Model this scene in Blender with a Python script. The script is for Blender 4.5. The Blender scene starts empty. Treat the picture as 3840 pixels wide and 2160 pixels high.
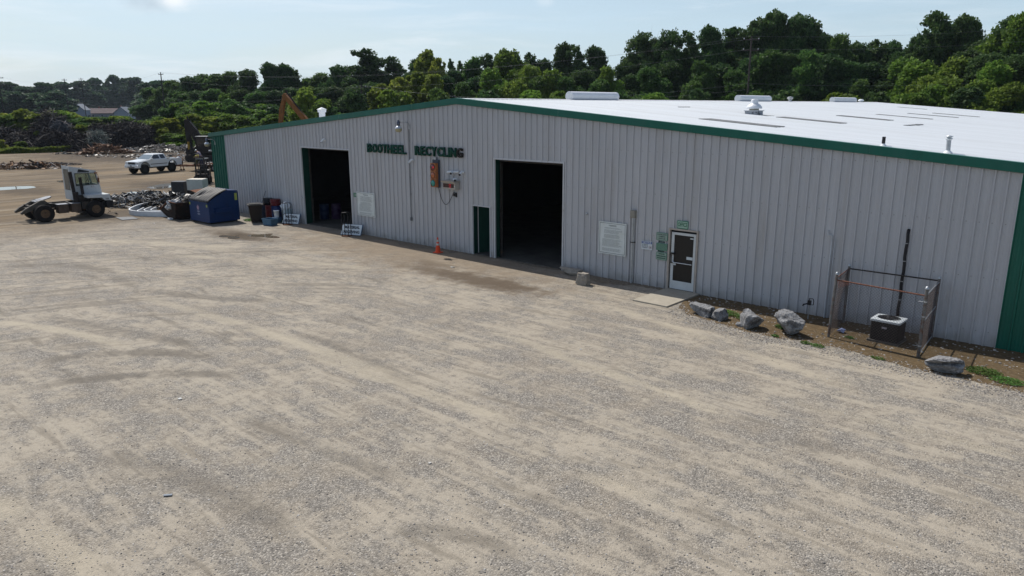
import bpy, bmesh, math, random
import numpy as np
from mathutils import Vector, Matrix, Quaternion
random.seed(7); rng = np.random.default_rng(11)
R = math.radians
S = bpy.context.scene
COL = S.collection
# ------------------------------------------------------------ camera, sky, sun
CAMP = np.array([23.976, -23.163, 6.467]); FOC = 2759.17
YAW, PIT, ROL = R(-41.8645), R(13.8451), R(-0.1409)
_f = np.array([math.sin(YAW)*math.cos(PIT), math.cos(YAW)*math.cos(PIT), -math.sin(PIT)])
_r = np.array([math.cos(YAW), -math.sin(YAW), 0.0]); _u = np.cross(_r, _f)
CR = _r*math.cos(ROL)+_u*math.sin(ROL); CU = -_r*math.sin(ROL)+_u*math.cos(ROL)
def rayd(px, py):
    return _f+(px-1920)/FOC*CR+(1080-py)/FOC*CU
cam = bpy.data.objects.new('camera', bpy.data.cameras.new('camera')); COL.objects.link(cam)
m = Matrix.Identity(4)
for i in range(3):
    m[i][0] = CR[i]; m[i][1] = CU[i]; m[i][2] = -_f[i]; m[i][3] = CAMP[i]
cam.matrix_world = m
cam.data.sensor_width = 36.0; cam.data.lens = FOC/3840*36; cam.data.clip_start = 0.1; cam.data.clip_end = 8000
S.camera = cam
SUNV = Vector((-0.74, 0.16, 1.0)).normalized()          # towards the sun
sun = bpy.data.objects.new('sun', bpy.data.lights.new('sun', 'SUN')); COL.objects.link(sun)
sun.rotation_euler = SUNV.to_track_quat('Z', 'Y').to_euler()
sun.data.energy = 4.3; sun.data.angle = R(0.5); sun.data.color = (1.0, 0.955, 0.88)
W = bpy.data.worlds.new('World'); S.world = W; W.use_nodes = True
nt = W.node_tree; nt.nodes.clear()
N = lambda t: nt.nodes.new(t)
wo = N('ShaderNodeOutputWorld'); bg = N('ShaderNodeBackground'); sky = N('ShaderNodeTexSky')
sky.sky_type = 'NISHITA'; sky.sun_disc = False; sky.sun_elevation = math.asin(SUNV.z)
sky.sun_rotation = math.atan2(SUNV.x, SUNV.y); sky.air_density = 1.0; sky.dust_density = 1.6; sky.ozone_density = 1.0; sky.altitude = 60
tc = N('ShaderNodeTexCoord'); mp = N('ShaderNodeMapping'); mp.inputs['Scale'].default_value = (1.0, 1.0, 7.0)
no = N('ShaderNodeTexNoise'); no.inputs['Scale'].default_value = 3.0; no.inputs['Detail'].default_value = 7; no.inputs['Roughness'].default_value = 0.55
rp = N('ShaderNodeValToRGB'); rp.color_ramp.elements[0].position = 0.40; rp.color_ramp.elements[1].position = 0.75
rp.color_ramp.elements[0].color = (0.66, 0.66, 0.66, 1); rp.color_ramp.elements[1].color = (1.0, 1.0, 1.0, 1)
mx = N('ShaderNodeMix'); mx.data_type = 'RGBA'; mx.inputs['B'].default_value = (5.5, 7.35, 8.9, 1)
L = nt.links.new
L(tc.outputs['Generated'], mp.inputs['Vector']); L(mp.outputs[0], no.inputs['Vector']); L(no.outputs['Fac'], rp.inputs[0])
sz = N('ShaderNodeSeparateXYZ'); hz = N('ShaderNodeMapRange'); hz.interpolation_type = 'SMOOTHSTEP'; hz.inputs['From Min'].default_value = 0.42; hz.inputs['From Max'].default_value = 0.0; hz.inputs['To Max'].default_value = 0.82
mm_ = N('ShaderNodeMath'); mm_.operation = 'MULTIPLY'
L(tc.outputs['Generated'], sz.inputs[0]); L(sz.outputs[2], hz.inputs['Value']); L(hz.outputs[0], mm_.inputs[0]); L(rp.outputs[0], mm_.inputs[1]); L(mm_.outputs[0], mx.inputs['Factor']); L(sky.outputs[0], mx.inputs['A'])
# thin bright cirrus and one small cumulus, fixed to their compass direction
n2 = N('ShaderNodeTexNoise'); n2.inputs['Scale'].default_value = 2.2; n2.inputs['Detail'].default_value = 9; n2.inputs['Roughness'].default_value = 0.6; n2.inputs['Distortion'].default_value = 0.5
m2 = N('ShaderNodeMapping'); m2.inputs['Scale'].default_value = (1.0, 1.6, 12.0); m2.inputs['Location'].default_value = (3.1, 1.7, 0.4); L(tc.outputs['Generated'], m2.inputs['Vector']); L(m2.outputs[0], n2.inputs['Vector'])
r2 = N('ShaderNodeMapRange'); r2.interpolation_type = 'SMOOTHSTEP'; r2.inputs['From Min'].default_value = 0.46; r2.inputs['From Max'].default_value = 0.72; r2.inputs['To Max'].default_value = 0.42; L(n2.outputs['Fac'], r2.inputs['Value'])
c2 = N('ShaderNodeMix'); c2.data_type = 'RGBA'; c2.inputs['B'].default_value = (8.6, 9.1, 9.6, 1); L(r2.outputs[0], c2.inputs['Factor']); L(mx.outputs['Result'], c2.inputs['A'])
last = c2.outputs['Result']
for (px_, py_, rad_, colr, amt) in ((570, 15, 0.030, (5.0, 6.0, 6.9, 1), 0.75), (655, 2, 0.028, (9.4, 9.7, 10.0, 1), 0.8), (2045, 5, 0.016, (8.4, 9.0, 9.6, 1), 0.25)):
    dd = rayd(px_, py_); dd = dd/np.linalg.norm(dd)
    vd = N('ShaderNodeVectorMath'); vd.operation = 'SUBTRACT'; vd.inputs[1].default_value = tuple(dd); L(tc.outputs['Generated'], vd.inputs[0])
    sc_ = N('ShaderNodeVectorMath'); sc_.operation = 'MULTIPLY'; sc_.inputs[1].default_value = (1, 1, 1.9); L(vd.outputs[0], sc_.inputs[0])
    ln_ = N('ShaderNodeVectorMath'); ln_.operation = 'LENGTH'; L(sc_.outputs[0], ln_.inputs[0])
    n3 = N('ShaderNodeTexNoise'); n3.inputs['Scale'].default_value = 28; n3.inputs['Detail'].default_value = 6; L(tc.outputs['Generated'], n3.inputs['Vector'])
    ad = N('ShaderNodeMath'); ad.operation = 'MULTIPLY_ADD'; ad.inputs[1].default_value = rad_*1.6; L(n3.outputs['Fac'], ad.inputs[0]); L(ln_.outputs['Value'], ad.inputs[2])
    mr_ = N('ShaderNodeMapRange'); mr_.interpolation_type = 'SMOOTHSTEP'; mr_.inputs['From Min'].default_value = rad_*1.9; mr_.inputs['From Max'].default_value = rad_*0.8; mr_.inputs['To Max'].default_value = amt; L(ad.outputs[0], mr_.inputs['Value'])
    cc = N('ShaderNodeMix'); cc.data_type = 'RGBA'; cc.inputs['B'].default_value = colr; L(mr_.outputs[0], cc.inputs['Factor']); L(last, cc.inputs['A']); last = cc.outputs['Result']
L(last, bg.inputs[0]); L(bg.outputs[0], wo.inputs[0])
bg.inputs[1].default_value = 0.108
S.view_settings.view_transform = 'Standard'; S.view_settings.look = 'None'; S.view_settings.gamma = 1.0
S.view_settings.exposure = 0.0; S.view_settings.use_curve_mapping = False
S.cycles.max_bounces = 6; S.cycles.diffuse_bounces = 3; S.cycles.glossy_bounces = 3; S.cycles.transparent_max_bounces = 16
S.cycles.transmission_bounces = 4; S.cycles.volume_bounces = 0; S.cycles.caustics_reflective = False; S.cycles.caustics_refractive = False

def gp(px, py, z=0.0):
    d = rayd(px, py); t = (z-CAMP[2])/d[2]; p = CAMP+t*d
    return Vector((p[0], p[1], z))
def dp(px, py, t):                                        # a point at depth t metres
    return Vector(CAMP+t*rayd(px, py))

# ------------------------------------------------------------ materials
def lin(c):
    return tuple(((x/255)/12.92 if x/255 <= 0.04045 else ((x/255+0.055)/1.055)**2.4) for x in c)
MATS = {}
def mat(name, col, rough=0.6, metal=0.0, var=0.15, vs=4.0, bump=0.0, bs=30.0, over=None, over_scale=3.0, over_lo=0.5, over_hi=0.6, spec=0.28, emit=None, trans=0.0, coat=0.0, stretch=(1, 1, 1)):
    if name in MATS: return MATS[name]
    m = bpy.data.materials.new(name); m.use_nodes = True; t = m.node_tree; n = t.nodes; l = t.links.new
    b = n['Principled BSDF']; b.inputs['Roughness'].default_value = rough; b.inputs['Metallic'].default_value = metal
    b.inputs['Specular IOR Level'].default_value = spec
    if coat: b.inputs['Coat Weight'].default_value = coat; b.inputs['Coat Roughness'].default_value = 0.08
    co = n.new('ShaderNodeTexCoord'); mpn = n.new('ShaderNodeMapping'); mpn.inputs['Scale'].default_value = stretch
    l(co.outputs['Object'], mpn.inputs['Vector'])
    a = n.new('ShaderNodeTexNoise'); a.inputs['Scale'].default_value = vs; a.inputs['Detail'].default_value = 6; a.inputs['Roughness'].default_value = 0.65
    l(mpn.outputs[0], a.inputs['Vector'])
    x = n.new('ShaderNodeMix'); x.data_type = 'RGBA'
    x.inputs['A'].default_value = (*[c*(1-var) for c in col], 1); x.inputs['B'].default_value = (*[min(1, c*(1+var)) for c in col], 1)
    mr = n.new('ShaderNodeMapRange'); mr.inputs['From Min'].default_value = 0.3; mr.inputs['From Max'].default_value = 0.7
    l(a.outputs['Fac'], mr.inputs['Value']); l(mr.outputs[0], x.inputs['Factor']); out = x.outputs['Result']
    if over:
        o = n.new('ShaderNodeTexNoise'); o.inputs['Scale'].default_value = over_scale; o.inputs['Detail'].default_value = 8; o.inputs['Roughness'].default_value = 0.7
        l(mpn.outputs[0], o.inputs['Vector'])
        om = n.new('ShaderNodeMapRange'); om.inputs['From Min'].default_value = over_lo; om.inputs['From Max'].default_value = over_hi
        l(o.outputs['Fac'], om.inputs['Value'])
        x2 = n.new('ShaderNodeMix'); x2.data_type = 'RGBA'; x2.inputs['B'].default_value = (*over, 1)
        l(om.outputs[0], x2.inputs['Factor']); l(out, x2.inputs['A']); out = x2.outputs['Result']
    l(out, b.inputs['Base Color'])
    if bump:
        k = n.new('ShaderNodeTexNoise'); k.inputs['Scale'].default_value = bs; k.inputs['Detail'].default_value = 5; l(mpn.outputs[0], k.inputs['Vector'])
        bn = n.new('ShaderNodeBump'); bn.inputs['Strength'].default_value = 1.0; bn.inputs['Distance'].default_value = bump
        l(k.outputs['Fac'], bn.inputs['Height']); l(bn.outputs[0], b.inputs['Normal'])
    if emit:
        b.inputs['Emission Color'].default_value = (*emit[0], 1); b.inputs['Emission Strength'].default_value = emit[1]
    if trans: b.inputs['Transmission Weight'].default_value = trans
    MATS[name] = m
    return m
def leafmat(name, cols, trans=0.3):
    if name in MATS: return MATS[name]
    m = bpy.data.materials.new(name); m.use_nodes = True; t = m.node_tree; n = t.nodes; l = t.links.new
    n.remove(n['Principled BSDF']); out = n['Material Output']
    g = n.new('ShaderNodeNewGeometry'); r = n.new('ShaderNodeValToRGB'); e = r.color_ramp.elements
    while len(e) < len(cols): e.new(0.5)
    for i, c in enumerate(cols):
        e[i].position = i/(len(cols)-1); e[i].color = (*c, 1)
    l(g.outputs['Random Per Island'], r.inputs[0])
    oi = n.new('ShaderNodeObjectInfo'); hs = n.new('ShaderNodeHueSaturation')
    mv = n.new('ShaderNodeMapRange'); mv.inputs['To Min'].default_value = 0.74; mv.inputs['To Max'].default_value = 1.12
    mh = n.new('ShaderNodeMapRange'); mh.inputs['To Min'].default_value = 0.482; mh.inputs['To Max'].default_value = 0.512
    l(oi.outputs['Random'], mv.inputs['Value']); l(mv.outputs[0], hs.inputs['Value'])
    ml = n.new('ShaderNodeMath'); ml.operation = 'FRACT'; m7 = n.new('ShaderNodeMath'); m7.operation = 'MULTIPLY'; m7.inputs[1].default_value = 7.31
    l(oi.outputs['Random'], m7.inputs[0]); l(m7.outputs[0], ml.inputs[0]); l(ml.outputs[0], mh.inputs['Value']); l(mh.outputs[0], hs.inputs['Hue'])
    l(r.outputs[0], hs.inputs['Color'])
    d = n.new('ShaderNodeBsdfPrincipled'); d.inputs['Roughness'].default_value = 0.6; d.inputs['Specular IOR Level'].default_value = 0.15
    tr = n.new('ShaderNodeBsdfTranslucent'); mxs = n.new('ShaderNodeMixShader'); mxs.inputs[0].default_value = trans
    l(hs.outputs[0], d.inputs['Base Color']); l(hs.outputs[0], tr.inputs[0]); l(d.outputs[0], mxs.inputs[1]); l(tr.outputs[0], mxs.inputs[2]); l(mxs.outputs[0], out.inputs[0])
    MATS[name] = m
    return m

# ------------------------------------------------------------ mesh builder
class MB:
    def __init__(s): s.v = []; s.f = []; s.mi = []; s.sm = []
    def add(s, vs, fs, m=0, smooth=False, T=None):
        k = len(s.v)
        for p in vs:
            p = Vector(p)
            s.v.append(tuple(T @ p) if T is not None else tuple(p))
        for f in fs: s.f.append(tuple(i+k for i in f)); s.mi.append(m); s.sm.append(smooth)
        return s
    def box(s, x0, x1, y0, y1, z0, z1, m=0, T=None):
        v = [(x, y, z) for z in (z0, z1) for y in (y0, y1) for x in (x0, x1)]
        return s.add(v, [(0, 2, 3, 1), (4, 5, 7, 6), (0, 1, 5, 4), (2, 6, 7, 3), (0, 4, 6, 2), (1, 3, 7, 5)], m, False, T)
    def cbox(s, c, size, m=0, rot=None):
        T = Matrix.Translation(c)
        if rot is not None: T = T @ (rot.to_matrix().to_4x4() if not isinstance(rot, Matrix) else rot.to_4x4())
        a, b, d = [q/2 for q in size]
        return s.box(-a, a, -b, b, -d, d, m, T)
    def cyl(s, p0, p1, r0, r1=None, n=12, m=0, caps=True, smooth=True):
        if r1 is None: r1 = r0
        p0 = Vector(p0); p1 = Vector(p1); d = (p1-p0).normalized()
        a = d.orthogonal().normalized(); b = d.cross(a)
        v = []
        for p, r in ((p0, r0), (p1, r1)):
            for i in range(n):
                t = 2*math.pi*i/n; v.append(p+(a*math.cos(t)+b*math.sin(t))*r)
        s.add(v, [(i, (i+1) % n, n+(i+1) % n, n+i) for i in range(n)], m, smooth)
        if caps: s.add(v[:n], [tuple(range(n))[::-1]], m); s.add(v[n:], [tuple(range(n))], m)
        return s
    def tube(s, path, r, n=6, m=0):
        for a, b in zip(path, path[1:]): s.cyl(a, b, r, r, n, m, True)
        return s
    def lathe(s, prof, c=(0, 0, 0), n=20, m=0, T=None, smooth=True, caps=True):
        v = []; c = Vector(c)
        for r, z in prof:
            for i in range(n):
                t = 2*math.pi*i/n; v.append(c+Vector((r*math.cos(t), r*math.sin(t), z)))
        f = []
        for j in range(len(prof)-1):
            for i in range(n):
                f.append((j*n+i, j*n+(i+1) % n, (j+1)*n+(i+1) % n, (j+1)*n+i))
        s.add(v, f, m, smooth, T)
        if not caps: return s
        k = (len(prof)-1)*n
        if prof[0][0] > 1e-4: s.add(v[:n], [tuple(range(n))[::-1]], m, False, T)
        if prof[-1][0] > 1e-4: s.add(v[k:k+n], [tuple(range(n))], m, False, T)
        return s
    def prism(s, poly, axis, a, b, m=0, T=None, smooth=False):
        def P(u, w, t): return {'x': (t, u, w), 'y': (u, t, w), 'z': (u, w, t)}[axis]
        n = len(poly); v = [P(u, w, a) for u, w in poly]+[P(u, w, b) for u, w in poly]
        s.add(v, [(i, (i+1) % n, n+(i+1) % n, n+i) for i in range(n)], m, smooth, T)
        s.add(v, [tuple(range(n))[::-1], tuple(range(n, 2*n))], m, False, T)
        return s
    def build(s, name, mats, parent=None, bevel=0, label=None, loc=None, rot=None, fixn=True):
        me = bpy.data.meshes.new(name); me.from_pydata(s.v, [], s.f)
        if not isinstance(mats, (list, tuple)): mats = [mats]
        for q in mats: me.materials.append(q)
        me.polygons.foreach_set('material_index', s.mi); me.polygons.foreach_set('use_smooth', s.sm)
        if fixn:
            bm = bmesh.new(); bm.from_mesh(me); bmesh.ops.recalc_face_normals(bm, faces=bm.faces[:]); bm.to_mesh(me); bm.free()
        me.update()
        o = bpy.data.objects.new(name, me); COL.objects.link(o)
        if parent: o.parent = parent
        if loc is not None: o.location = loc
        if rot is not None: o.rotation_euler = rot
        if bevel:
            bv = o.modifiers.new('bevel', 'BEVEL'); bv.width = bevel; bv.segments = 2; bv.limit_method = 'ANGLE'; bv.angle_limit = R(35)
        if label: o['label'] = label
        return o
def tag(o, label=None, cat=None, group=None, kind=None):
    if label: o['label'] = label
    if cat: o['category'] = cat
    if group: o['group'] = group
    if kind: o['kind'] = kind
    return o
def empty(name, loc, rz=0.0, label=None, cat=None, group=None):
    o = bpy.data.objects.new(name, None); COL.objects.link(o); o.location = loc; o.rotation_euler = (0, 0, rz); o.empty_display_size = 0.2
    return tag(o, label, cat, group)
def copy_tree(o, parent=None):
    c = o.copy(); COL.objects.link(c)
    if parent: c.parent = parent
    for ch in [q for q in KIDS.get(o.name, [])]: copy_tree(ch, c)
    return c
KIDS = {}
def note_kids(root):
    for o in COL.objects:
        if o.parent == root: KIDS.setdefault(root.name, []).append(o); note_kids(o)
def text_obj(name, txt, size, m, parent=None, depth=0.003, align='CENTER', T=None, bold=0.0, width=None, xscale=1.0, label=None):
    cu = bpy.data.curves.new(name, 'FONT'); cu.body = txt; cu.size = size; cu.extrude = depth; cu.offset = bold
    cu.align_x = align; cu.align_y = 'CENTER'; cu.resolution_u = 3
    tmp = bpy.data.objects.new('t', cu); COL.objects.link(tmp)
    bpy.context.view_layer.update()
    me = bpy.data.meshes.new_from_object(tmp.evaluated_get(bpy.context.evaluated_depsgraph_get()))
    bpy.data.objects.remove(tmp); bpy.data.curves.remove(cu)
    co = np.zeros(len(me.vertices)*3); me.vertices.foreach_get('co', co); co = co.reshape(-1, 3)
    if len(co):
        w = co[:, 0].max()-co[:, 0].min()
        if width: co[:, 0] *= width/w
        co[:, 0] *= xscale
        x = co[:, 0].copy(); y = co[:, 1].copy(); z = co[:, 2].copy()
        co[:, 0] = x; co[:, 1] = -z; co[:, 2] = y                    # stand it up, facing -Y
        if T is not None:
            A = np.array(T.to_3x3()); co = co @ A.T + np.array(T.translation)
        me.vertices.foreach_set('co', co.ravel())
    me.name = name; me.materials.clear(); me.materials.append(m); me.update()
    o = bpy.data.objects.new(name, me); COL.objects.link(o)
    if parent: o.parent = parent
    if label: o['label'] = label
    return o
def TR(x, y, z, rz=0, rx=0, ry=0): return Matrix.Translation((x, y, z)) @ Matrix.Rotation(rz, 4, 'Z') @ Matrix.Rotation(ry, 4, 'Y') @ Matrix.Rotation(rx, 4, 'X')
# ------------------------------------------------------------ shared materials
def wall_mat():
    m = mat('wall_paint', (0.50, 0.498, 0.51), 0.45, 0.0, 0.05, 1.4, over=(0.36, 0.335, 0.31), over_scale=1.6, over_lo=0.52, over_hi=0.9, stretch=(1, 1, 0.10))
    t = m.node_tree; n = t.nodes; l = t.links.new; b = n['Principled BSDF']; src = b.inputs['Base Color'].links[0].from_socket
    co = n.new('ShaderNodeTexCoord'); sp = n.new('ShaderNodeSeparateXYZ'); l(co.outputs['Object'], sp.inputs[0])
    def mth(op, a, c=None):
        q = n.new('ShaderNodeMath'); q.operation = op
        for i, x in enumerate((a, c)):
            if x is None: continue
            if isinstance(x, (int, float)): q.inputs[i].default_value = x
            else: l(x, q.inputs[i])
        return q.outputs[0]
    pan = mth('FLOOR', mth('DIVIDE', sp.outputs[0], 0.9144)); wn = n.new('ShaderNodeTexWhiteNoise'); wn.noise_dimensions = '1D'; l(pan, wn.inputs['W'])
    pv = mth('ADD', mth('MULTIPLY', wn.outputs['Value'], 0.045), 0.97)
    # girt screw rows: faint horizontal lines of fasteners every 1.5 m
    fz = mth('ABSOLUTE', mth('SUBTRACT', mth('FRACT', mth('DIVIDE', mth('ADD', sp.outputs[2], 0.35), 1.5)), 0.5)); fx = mth('ABSOLUTE', mth('SUBTRACT', mth('FRACT', mth('DIVIDE', sp.outputs[0], 0.3048)), 0.30))
    scr = mth('MULTIPLY', mth('LESS_THAN', fz, 0.009), mth('LESS_THAN', fx, 0.045))
    no_ = n.new('ShaderNodeTexNoise'); no_.inputs['Scale'].default_value = 2.3; no_.inputs['Detail'].default_value = 6; l(co.outputs['Object'], no_.inputs['Vector'])
    hz_ = mth('ADD', sp.outputs[2], mth('MULTIPLY', mth('SUBTRACT', no_.outputs['Fac'], 0.5), 0.9))
    mr = n.new('ShaderNodeMapRange'); mr.interpolation_type = 'SMOOTHSTEP'; mr.inputs['From Min'].default_value = 0.45; mr.inputs['From Max'].default_value = -0.1; mr.inputs['To Max'].default_value = 0.5; l(hz_, mr.inputs['Value'])
    x1 = n.new('ShaderNodeMix'); x1.data_type = 'RGBA'; x1.inputs['B'].default_value = (0.27, 0.235, 0.19, 1); l(mr.outputs[0], x1.inputs['Factor']); l(src, x1.inputs['A'])
    x2 = n.new('ShaderNodeMix'); x2.data_type = 'RGBA'; x2.inputs['B'].default_value = (0.22, 0.2, 0.19, 1); l(mth('MULTIPLY', scr, 0.7), x2.inputs['Factor']); l(x1.outputs['Result'], x2.inputs['A'])
    hs = n.new('ShaderNodeHueSaturation'); l(pv, hs.inputs['Value']); l(x2.outputs['Result'], hs.inputs['Color']); l(hs.outputs[0], b.inputs['Base Color'])
    bp = n.new('ShaderNodeBump'); bp.inputs['Distance'].default_value = 0.05; bp.inputs['Strength'].default_value = 1.0; n4 = n.new('ShaderNodeTexNoise'); n4.inputs['Scale'].default_value = 1.6; n4.inputs['Detail'].default_value = 3; l(co.outputs['Object'], n4.inputs['Vector']); l(n4.outputs['Fac'], bp.inputs['Height']); l(bp.outputs[0], b.inputs['Normal'])
    return m
wallm = wall_mat()
greenm = mat('green_paint', (0.010, 0.115, 0.078), 0.4, 0, 0.12, 2.0, over=(0.03, 0.12, 0.09), over_scale=1.5, over_lo=0.5, over_hi=0.8, stretch=(1, 1, 0.3))
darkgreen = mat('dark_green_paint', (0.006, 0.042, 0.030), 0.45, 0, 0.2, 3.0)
roofm = mat('roof_white', (0.72, 0.745, 0.765), 0.5, 0, 0.05, 0.5, over=(0.60, 0.61, 0.61), over_scale=0.35, over_lo=0.50, over_hi=0.80, stretch=(0.16, 3.0, 1))
trimm = mat('white_trim', (0.55, 0.555, 0.56), 0.45, 0, 0.08, 3.0, over=(0.33, 0.28, 0.22), over_scale=4, over_lo=0.6, over_hi=0.75)
whitem = mat('white_enamel', (0.74, 0.76, 0.78), 0.35, 0, 0.04, 3.0)
galv = mat('galvanized', (0.42, 0.44, 0.46), 0.42, 0.6, 0.18, 5.0)
blackm = mat('black_plastic', (0.018, 0.018, 0.02), 0.45, 0, 0.3, 6.0)
rubber = mat('tyre_rubber', (0.014, 0.013, 0.013), 0.85, 0, 0.35, 8.0, over=(0.05, 0.04, 0.03), over_scale=6, over_lo=0.52, over_hi=0.8, spec=.25)
rustm = mat('rust', (0.16, 0.065, 0.03), 0.85, 0.1, 0.4, 9.0, bump=0.004, bs=40)
darksteel = mat('dark_grimy_steel', (0.045, 0.04, 0.036), 0.6, 0.4, 0.4, 6.0, over=(0.12, 0.06, 0.03), over_scale=5, over_lo=0.55, over_hi=0.72)
concrete = mat('concrete', (0.35, 0.315, 0.255), 0.85, 0, 0.12, 3.0, bump=0.002, bs=60, over=(0.32, 0.28, 0.22), over_scale=1.2, over_lo=0.55, over_hi=0.8)
glassd = mat('dark_glass', (0.02, 0.025, 0.03), 0.08, 0, 0.1, 2.0, spec=0.8)
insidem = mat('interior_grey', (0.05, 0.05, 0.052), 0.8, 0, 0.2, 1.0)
signw = mat('sign_white', (0.62, 0.66, 0.68), 0.4, 0, 0.04, 4.0)
signblue = mat('sign_border_blue', (0.02, 0.06, 0.13), 0.4)
inkm = mat('sign_ink', (0.02, 0.03, 0.05), 0.6)

# ------------------------------------------------------------ ground
def ground_mat():
    m = bpy.data.materials.new('gravel_ground'); m.use_nodes = True; t = m.node_tree; n = t.nodes; l = t.links.new
    b = n['Principled BSDF']; b.inputs['Roughness'].default_value = 0.92; b.inputs['Specular IOR Level'].default_value = 0.2
    co = n.new('ShaderNodeTexCoord'); P = co.outputs['Object']
    def mapn(sc, rz=0.0, loc=(0, 0, 0)):
        q = n.new('ShaderNodeMapping'); q.inputs['Scale'].default_value = sc; q.inputs['Rotation'].default_value = (0, 0, rz); q.inputs['Location'].default_value = loc
        l(P, q.inputs['Vector']); return q.outputs[0]
    def noise(vec, s, d=5, r=0.6, dist=0.0):
        q = n.new('ShaderNodeTexNoise'); q.inputs['Scale'].default_value = s; q.inputs['Detail'].default_value = d; q.inputs['Roughness'].default_value = r; q.inputs['Distortion'].default_value = dist
        l(vec, q.inputs['Vector']); return q.outputs['Fac']
    def rng_(v, a, b_, c=0.0, d=1.0, smooth=True):
        q = n.new('ShaderNodeMapRange'); q.interpolation_type = 'SMOOTHSTEP' if smooth else 'LINEAR'
        for k, x in zip(('From Min', 'From Max', 'To Min', 'To Max'), (a, b_, c, d)): q.inputs[k].default_value = x
        l(v, q.inputs['Value']); return q.outputs[0]
    def mth(op, a, b_=None):
        q = n.new('ShaderNodeMath'); q.operation = op
        for i, x in enumerate((a, b_)):
            if x is None: continue
            if isinstance(x, (int, float)): q.inputs[i].default_value = x
            else: l(x, q.inputs[i])
        return q.outputs[0]
    def mix(f, A, B, mode='MIX'):
        q = n.new('ShaderNodeMix'); q.data_type = 'RGBA'; q.blend_type = mode
        for k, x in (('Factor', f), ('A', A), ('B', B)):
            if isinstance(x, tuple): q.inputs[k].default_value = (*x, 1)
            elif isinstance(x, (int, float)): q.inputs[k].default_value = x
            else: l(x, q.inputs[k])
        return q.outputs['Result']
    flat = mapn((1, 1, 1))
    sep = n.new('ShaderNodeSeparateXYZ'); l(P, sep.inputs[0]); X, Y = sep.outputs[0], sep.outputs[1]
    # long tyre streaks: mostly along the building, curving on the left
    s1 = noise(mapn((0.11, 1.0, 1), R(3)), 1.7, 6, 0.65, 0.55)
    s2 = noise(mapn((0.15, 1.0, 1), R(-12)), 2.4, 5, 0.62, 0.35)
    s3 = noise(mapn((0.16, 1.0, 1), R(38)), 0.9, 5, 0.6, 0.6)
    def polar(cx, cy, sr, sa):
        dx = mth('SUBTRACT', X, cx); dy = mth('SUBTRACT', Y, cy); rr = mth('SQRT', mth('ADD', mth('MULTIPLY', dx, dx), mth('MULTIPLY', dy, dy)))
        q = n.new('ShaderNodeCombineXYZ'); l(mth('MULTIPLY', rr, sr), q.inputs[0]); l(mth('MULTIPLY', mth('ARCTAN2', dy, dx), sa), q.inputs[1]); return q.outputs[0]
    a1 = noise(polar(13.5, -22.9, 1.0, 1.3), 1.6, 5, 0.6, 0.25); a2 = noise(polar(7.0, -34.0, 1.0, 2.6), 1.1, 6, 0.65, 0.3); a3 = noise(polar(-12.0, -32.0, 1.0, 2.2), 1.3, 5, 0.6, 0.2)
    ruts = noise(mapn((0.05, 1.0, 1), R(-5)), 5.5, 2, 0.5, 0.15); ruts2 = noise(polar(7.0, -34.0, 1.0, 1.2), 5.0, 2, 0.5, 0.1)
    leftm = rng_(mth('ADD', X, mth('MULTIPLY', noise(flat, 0.2, 3), 10)), 17.0, 5.0)
    blotch = noise(flat, 0.55, 7, 0.68)
    mid = noise(flat, 3.3, 6, 0.7)
    fine = noise(flat, 26, 4, 0.75)
    lin_ = mth('ADD', mth('MULTIPLY', s1, 0.38), mth('ADD', mth('MULTIPLY', s2, 0.34), mth('ADD', mth('MULTIPLY', ruts, 0.14), mth('MULTIPLY', s3, 0.14))))
    arc_ = mth('ADD', mth('MULTIPLY', a1, 0.30), mth('ADD', mth('MULTIPLY', a2, 0.34), mth('ADD', mth('MULTIPLY', a3, 0.16), mth('MULTIPLY', ruts2, 0.20))))
    dirn = mth('ADD', mth('MULTIPLY', lin_, mth('SUBTRACT', 1.0, mth('MULTIPLY', leftm, 0.75))), mth('MULTIPLY', arc_, mth('MULTIPLY', leftm, 0.75)))
    sandf = mth('ADD', mth('MULTIPLY', dirn, 0.55), mth('ADD', mth('MULTIPLY', blotch, 0.22), mth('MULTIPLY', mid, 0.23)))
    sand = rng_(sandf, 0.466, 0.552, 0.0, 0.88)
    vo = n.new('ShaderNodeTexVoronoi'); vo.inputs['Scale'].default_value = 40; vo.inputs['Randomness'].default_value = 1.0; l(flat, vo.inputs['Vector'])
    vo2 = n.new('ShaderNodeTexVoronoi'); vo2.inputs['Scale'].default_value = 13; l(flat, vo2.inputs['Vector'])
    vsep = n.new('ShaderNodeSeparateColor'); l(vo.outputs['Color'], vsep.inputs[0])
    v2sep = n.new('ShaderNodeSeparateColor'); l(vo2.outputs['Color'], v2sep.inputs[0])
    stone = n.new('ShaderNodeValToRGB'); e = stone.color_ramp.elements
    e[0].position = 0; e[0].color = (0.12, 0.115, 0.107, 1); e[1].position = 1; e[1].color = (0.52, 0.495, 0.45, 1)
    for p_, c_ in ((0.3, (0.20, 0.19, 0.178, 1)), (0.7, (0.285, 0.27, 0.25, 1))):
        q = e.new(p_); q.color = c_
    l(vsep.outputs[0], stone.inputs[0])
    tint = mix(rng_(noise(flat, 1.1, 4), 0.4, 0.62), stone.outputs[0], mix(0.30, stone.outputs[0], (0.36, 0.30, 0.22)))
    gravel = mix(rng_(fine, 0.3, 0.7, 0.0, 0.35), tint, (0.36, 0.33, 0.29))
    dust = mix(mid, (0.49, 0.435, 0.35), (0.42, 0.39, 0.34))
    dust = mix(rng_(fine, 0.35, 0.75, 0, 0.5), dust, (0.29, 0.265, 0.23))
    base = mix(sand, gravel, dust)
    # big dark single stones
    base = mix(rng_(v2sep.outputs[1], 0.965, 0.985, 0, 0.30), base, (0.10, 0.095, 0.09))
    # brown yard on the far left
    edge = mth('ADD', X, mth('MULTIPLY', noise(flat, 0.12, 4), 16))
    yard = rng_(edge, -8.0, -21.0)
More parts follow.
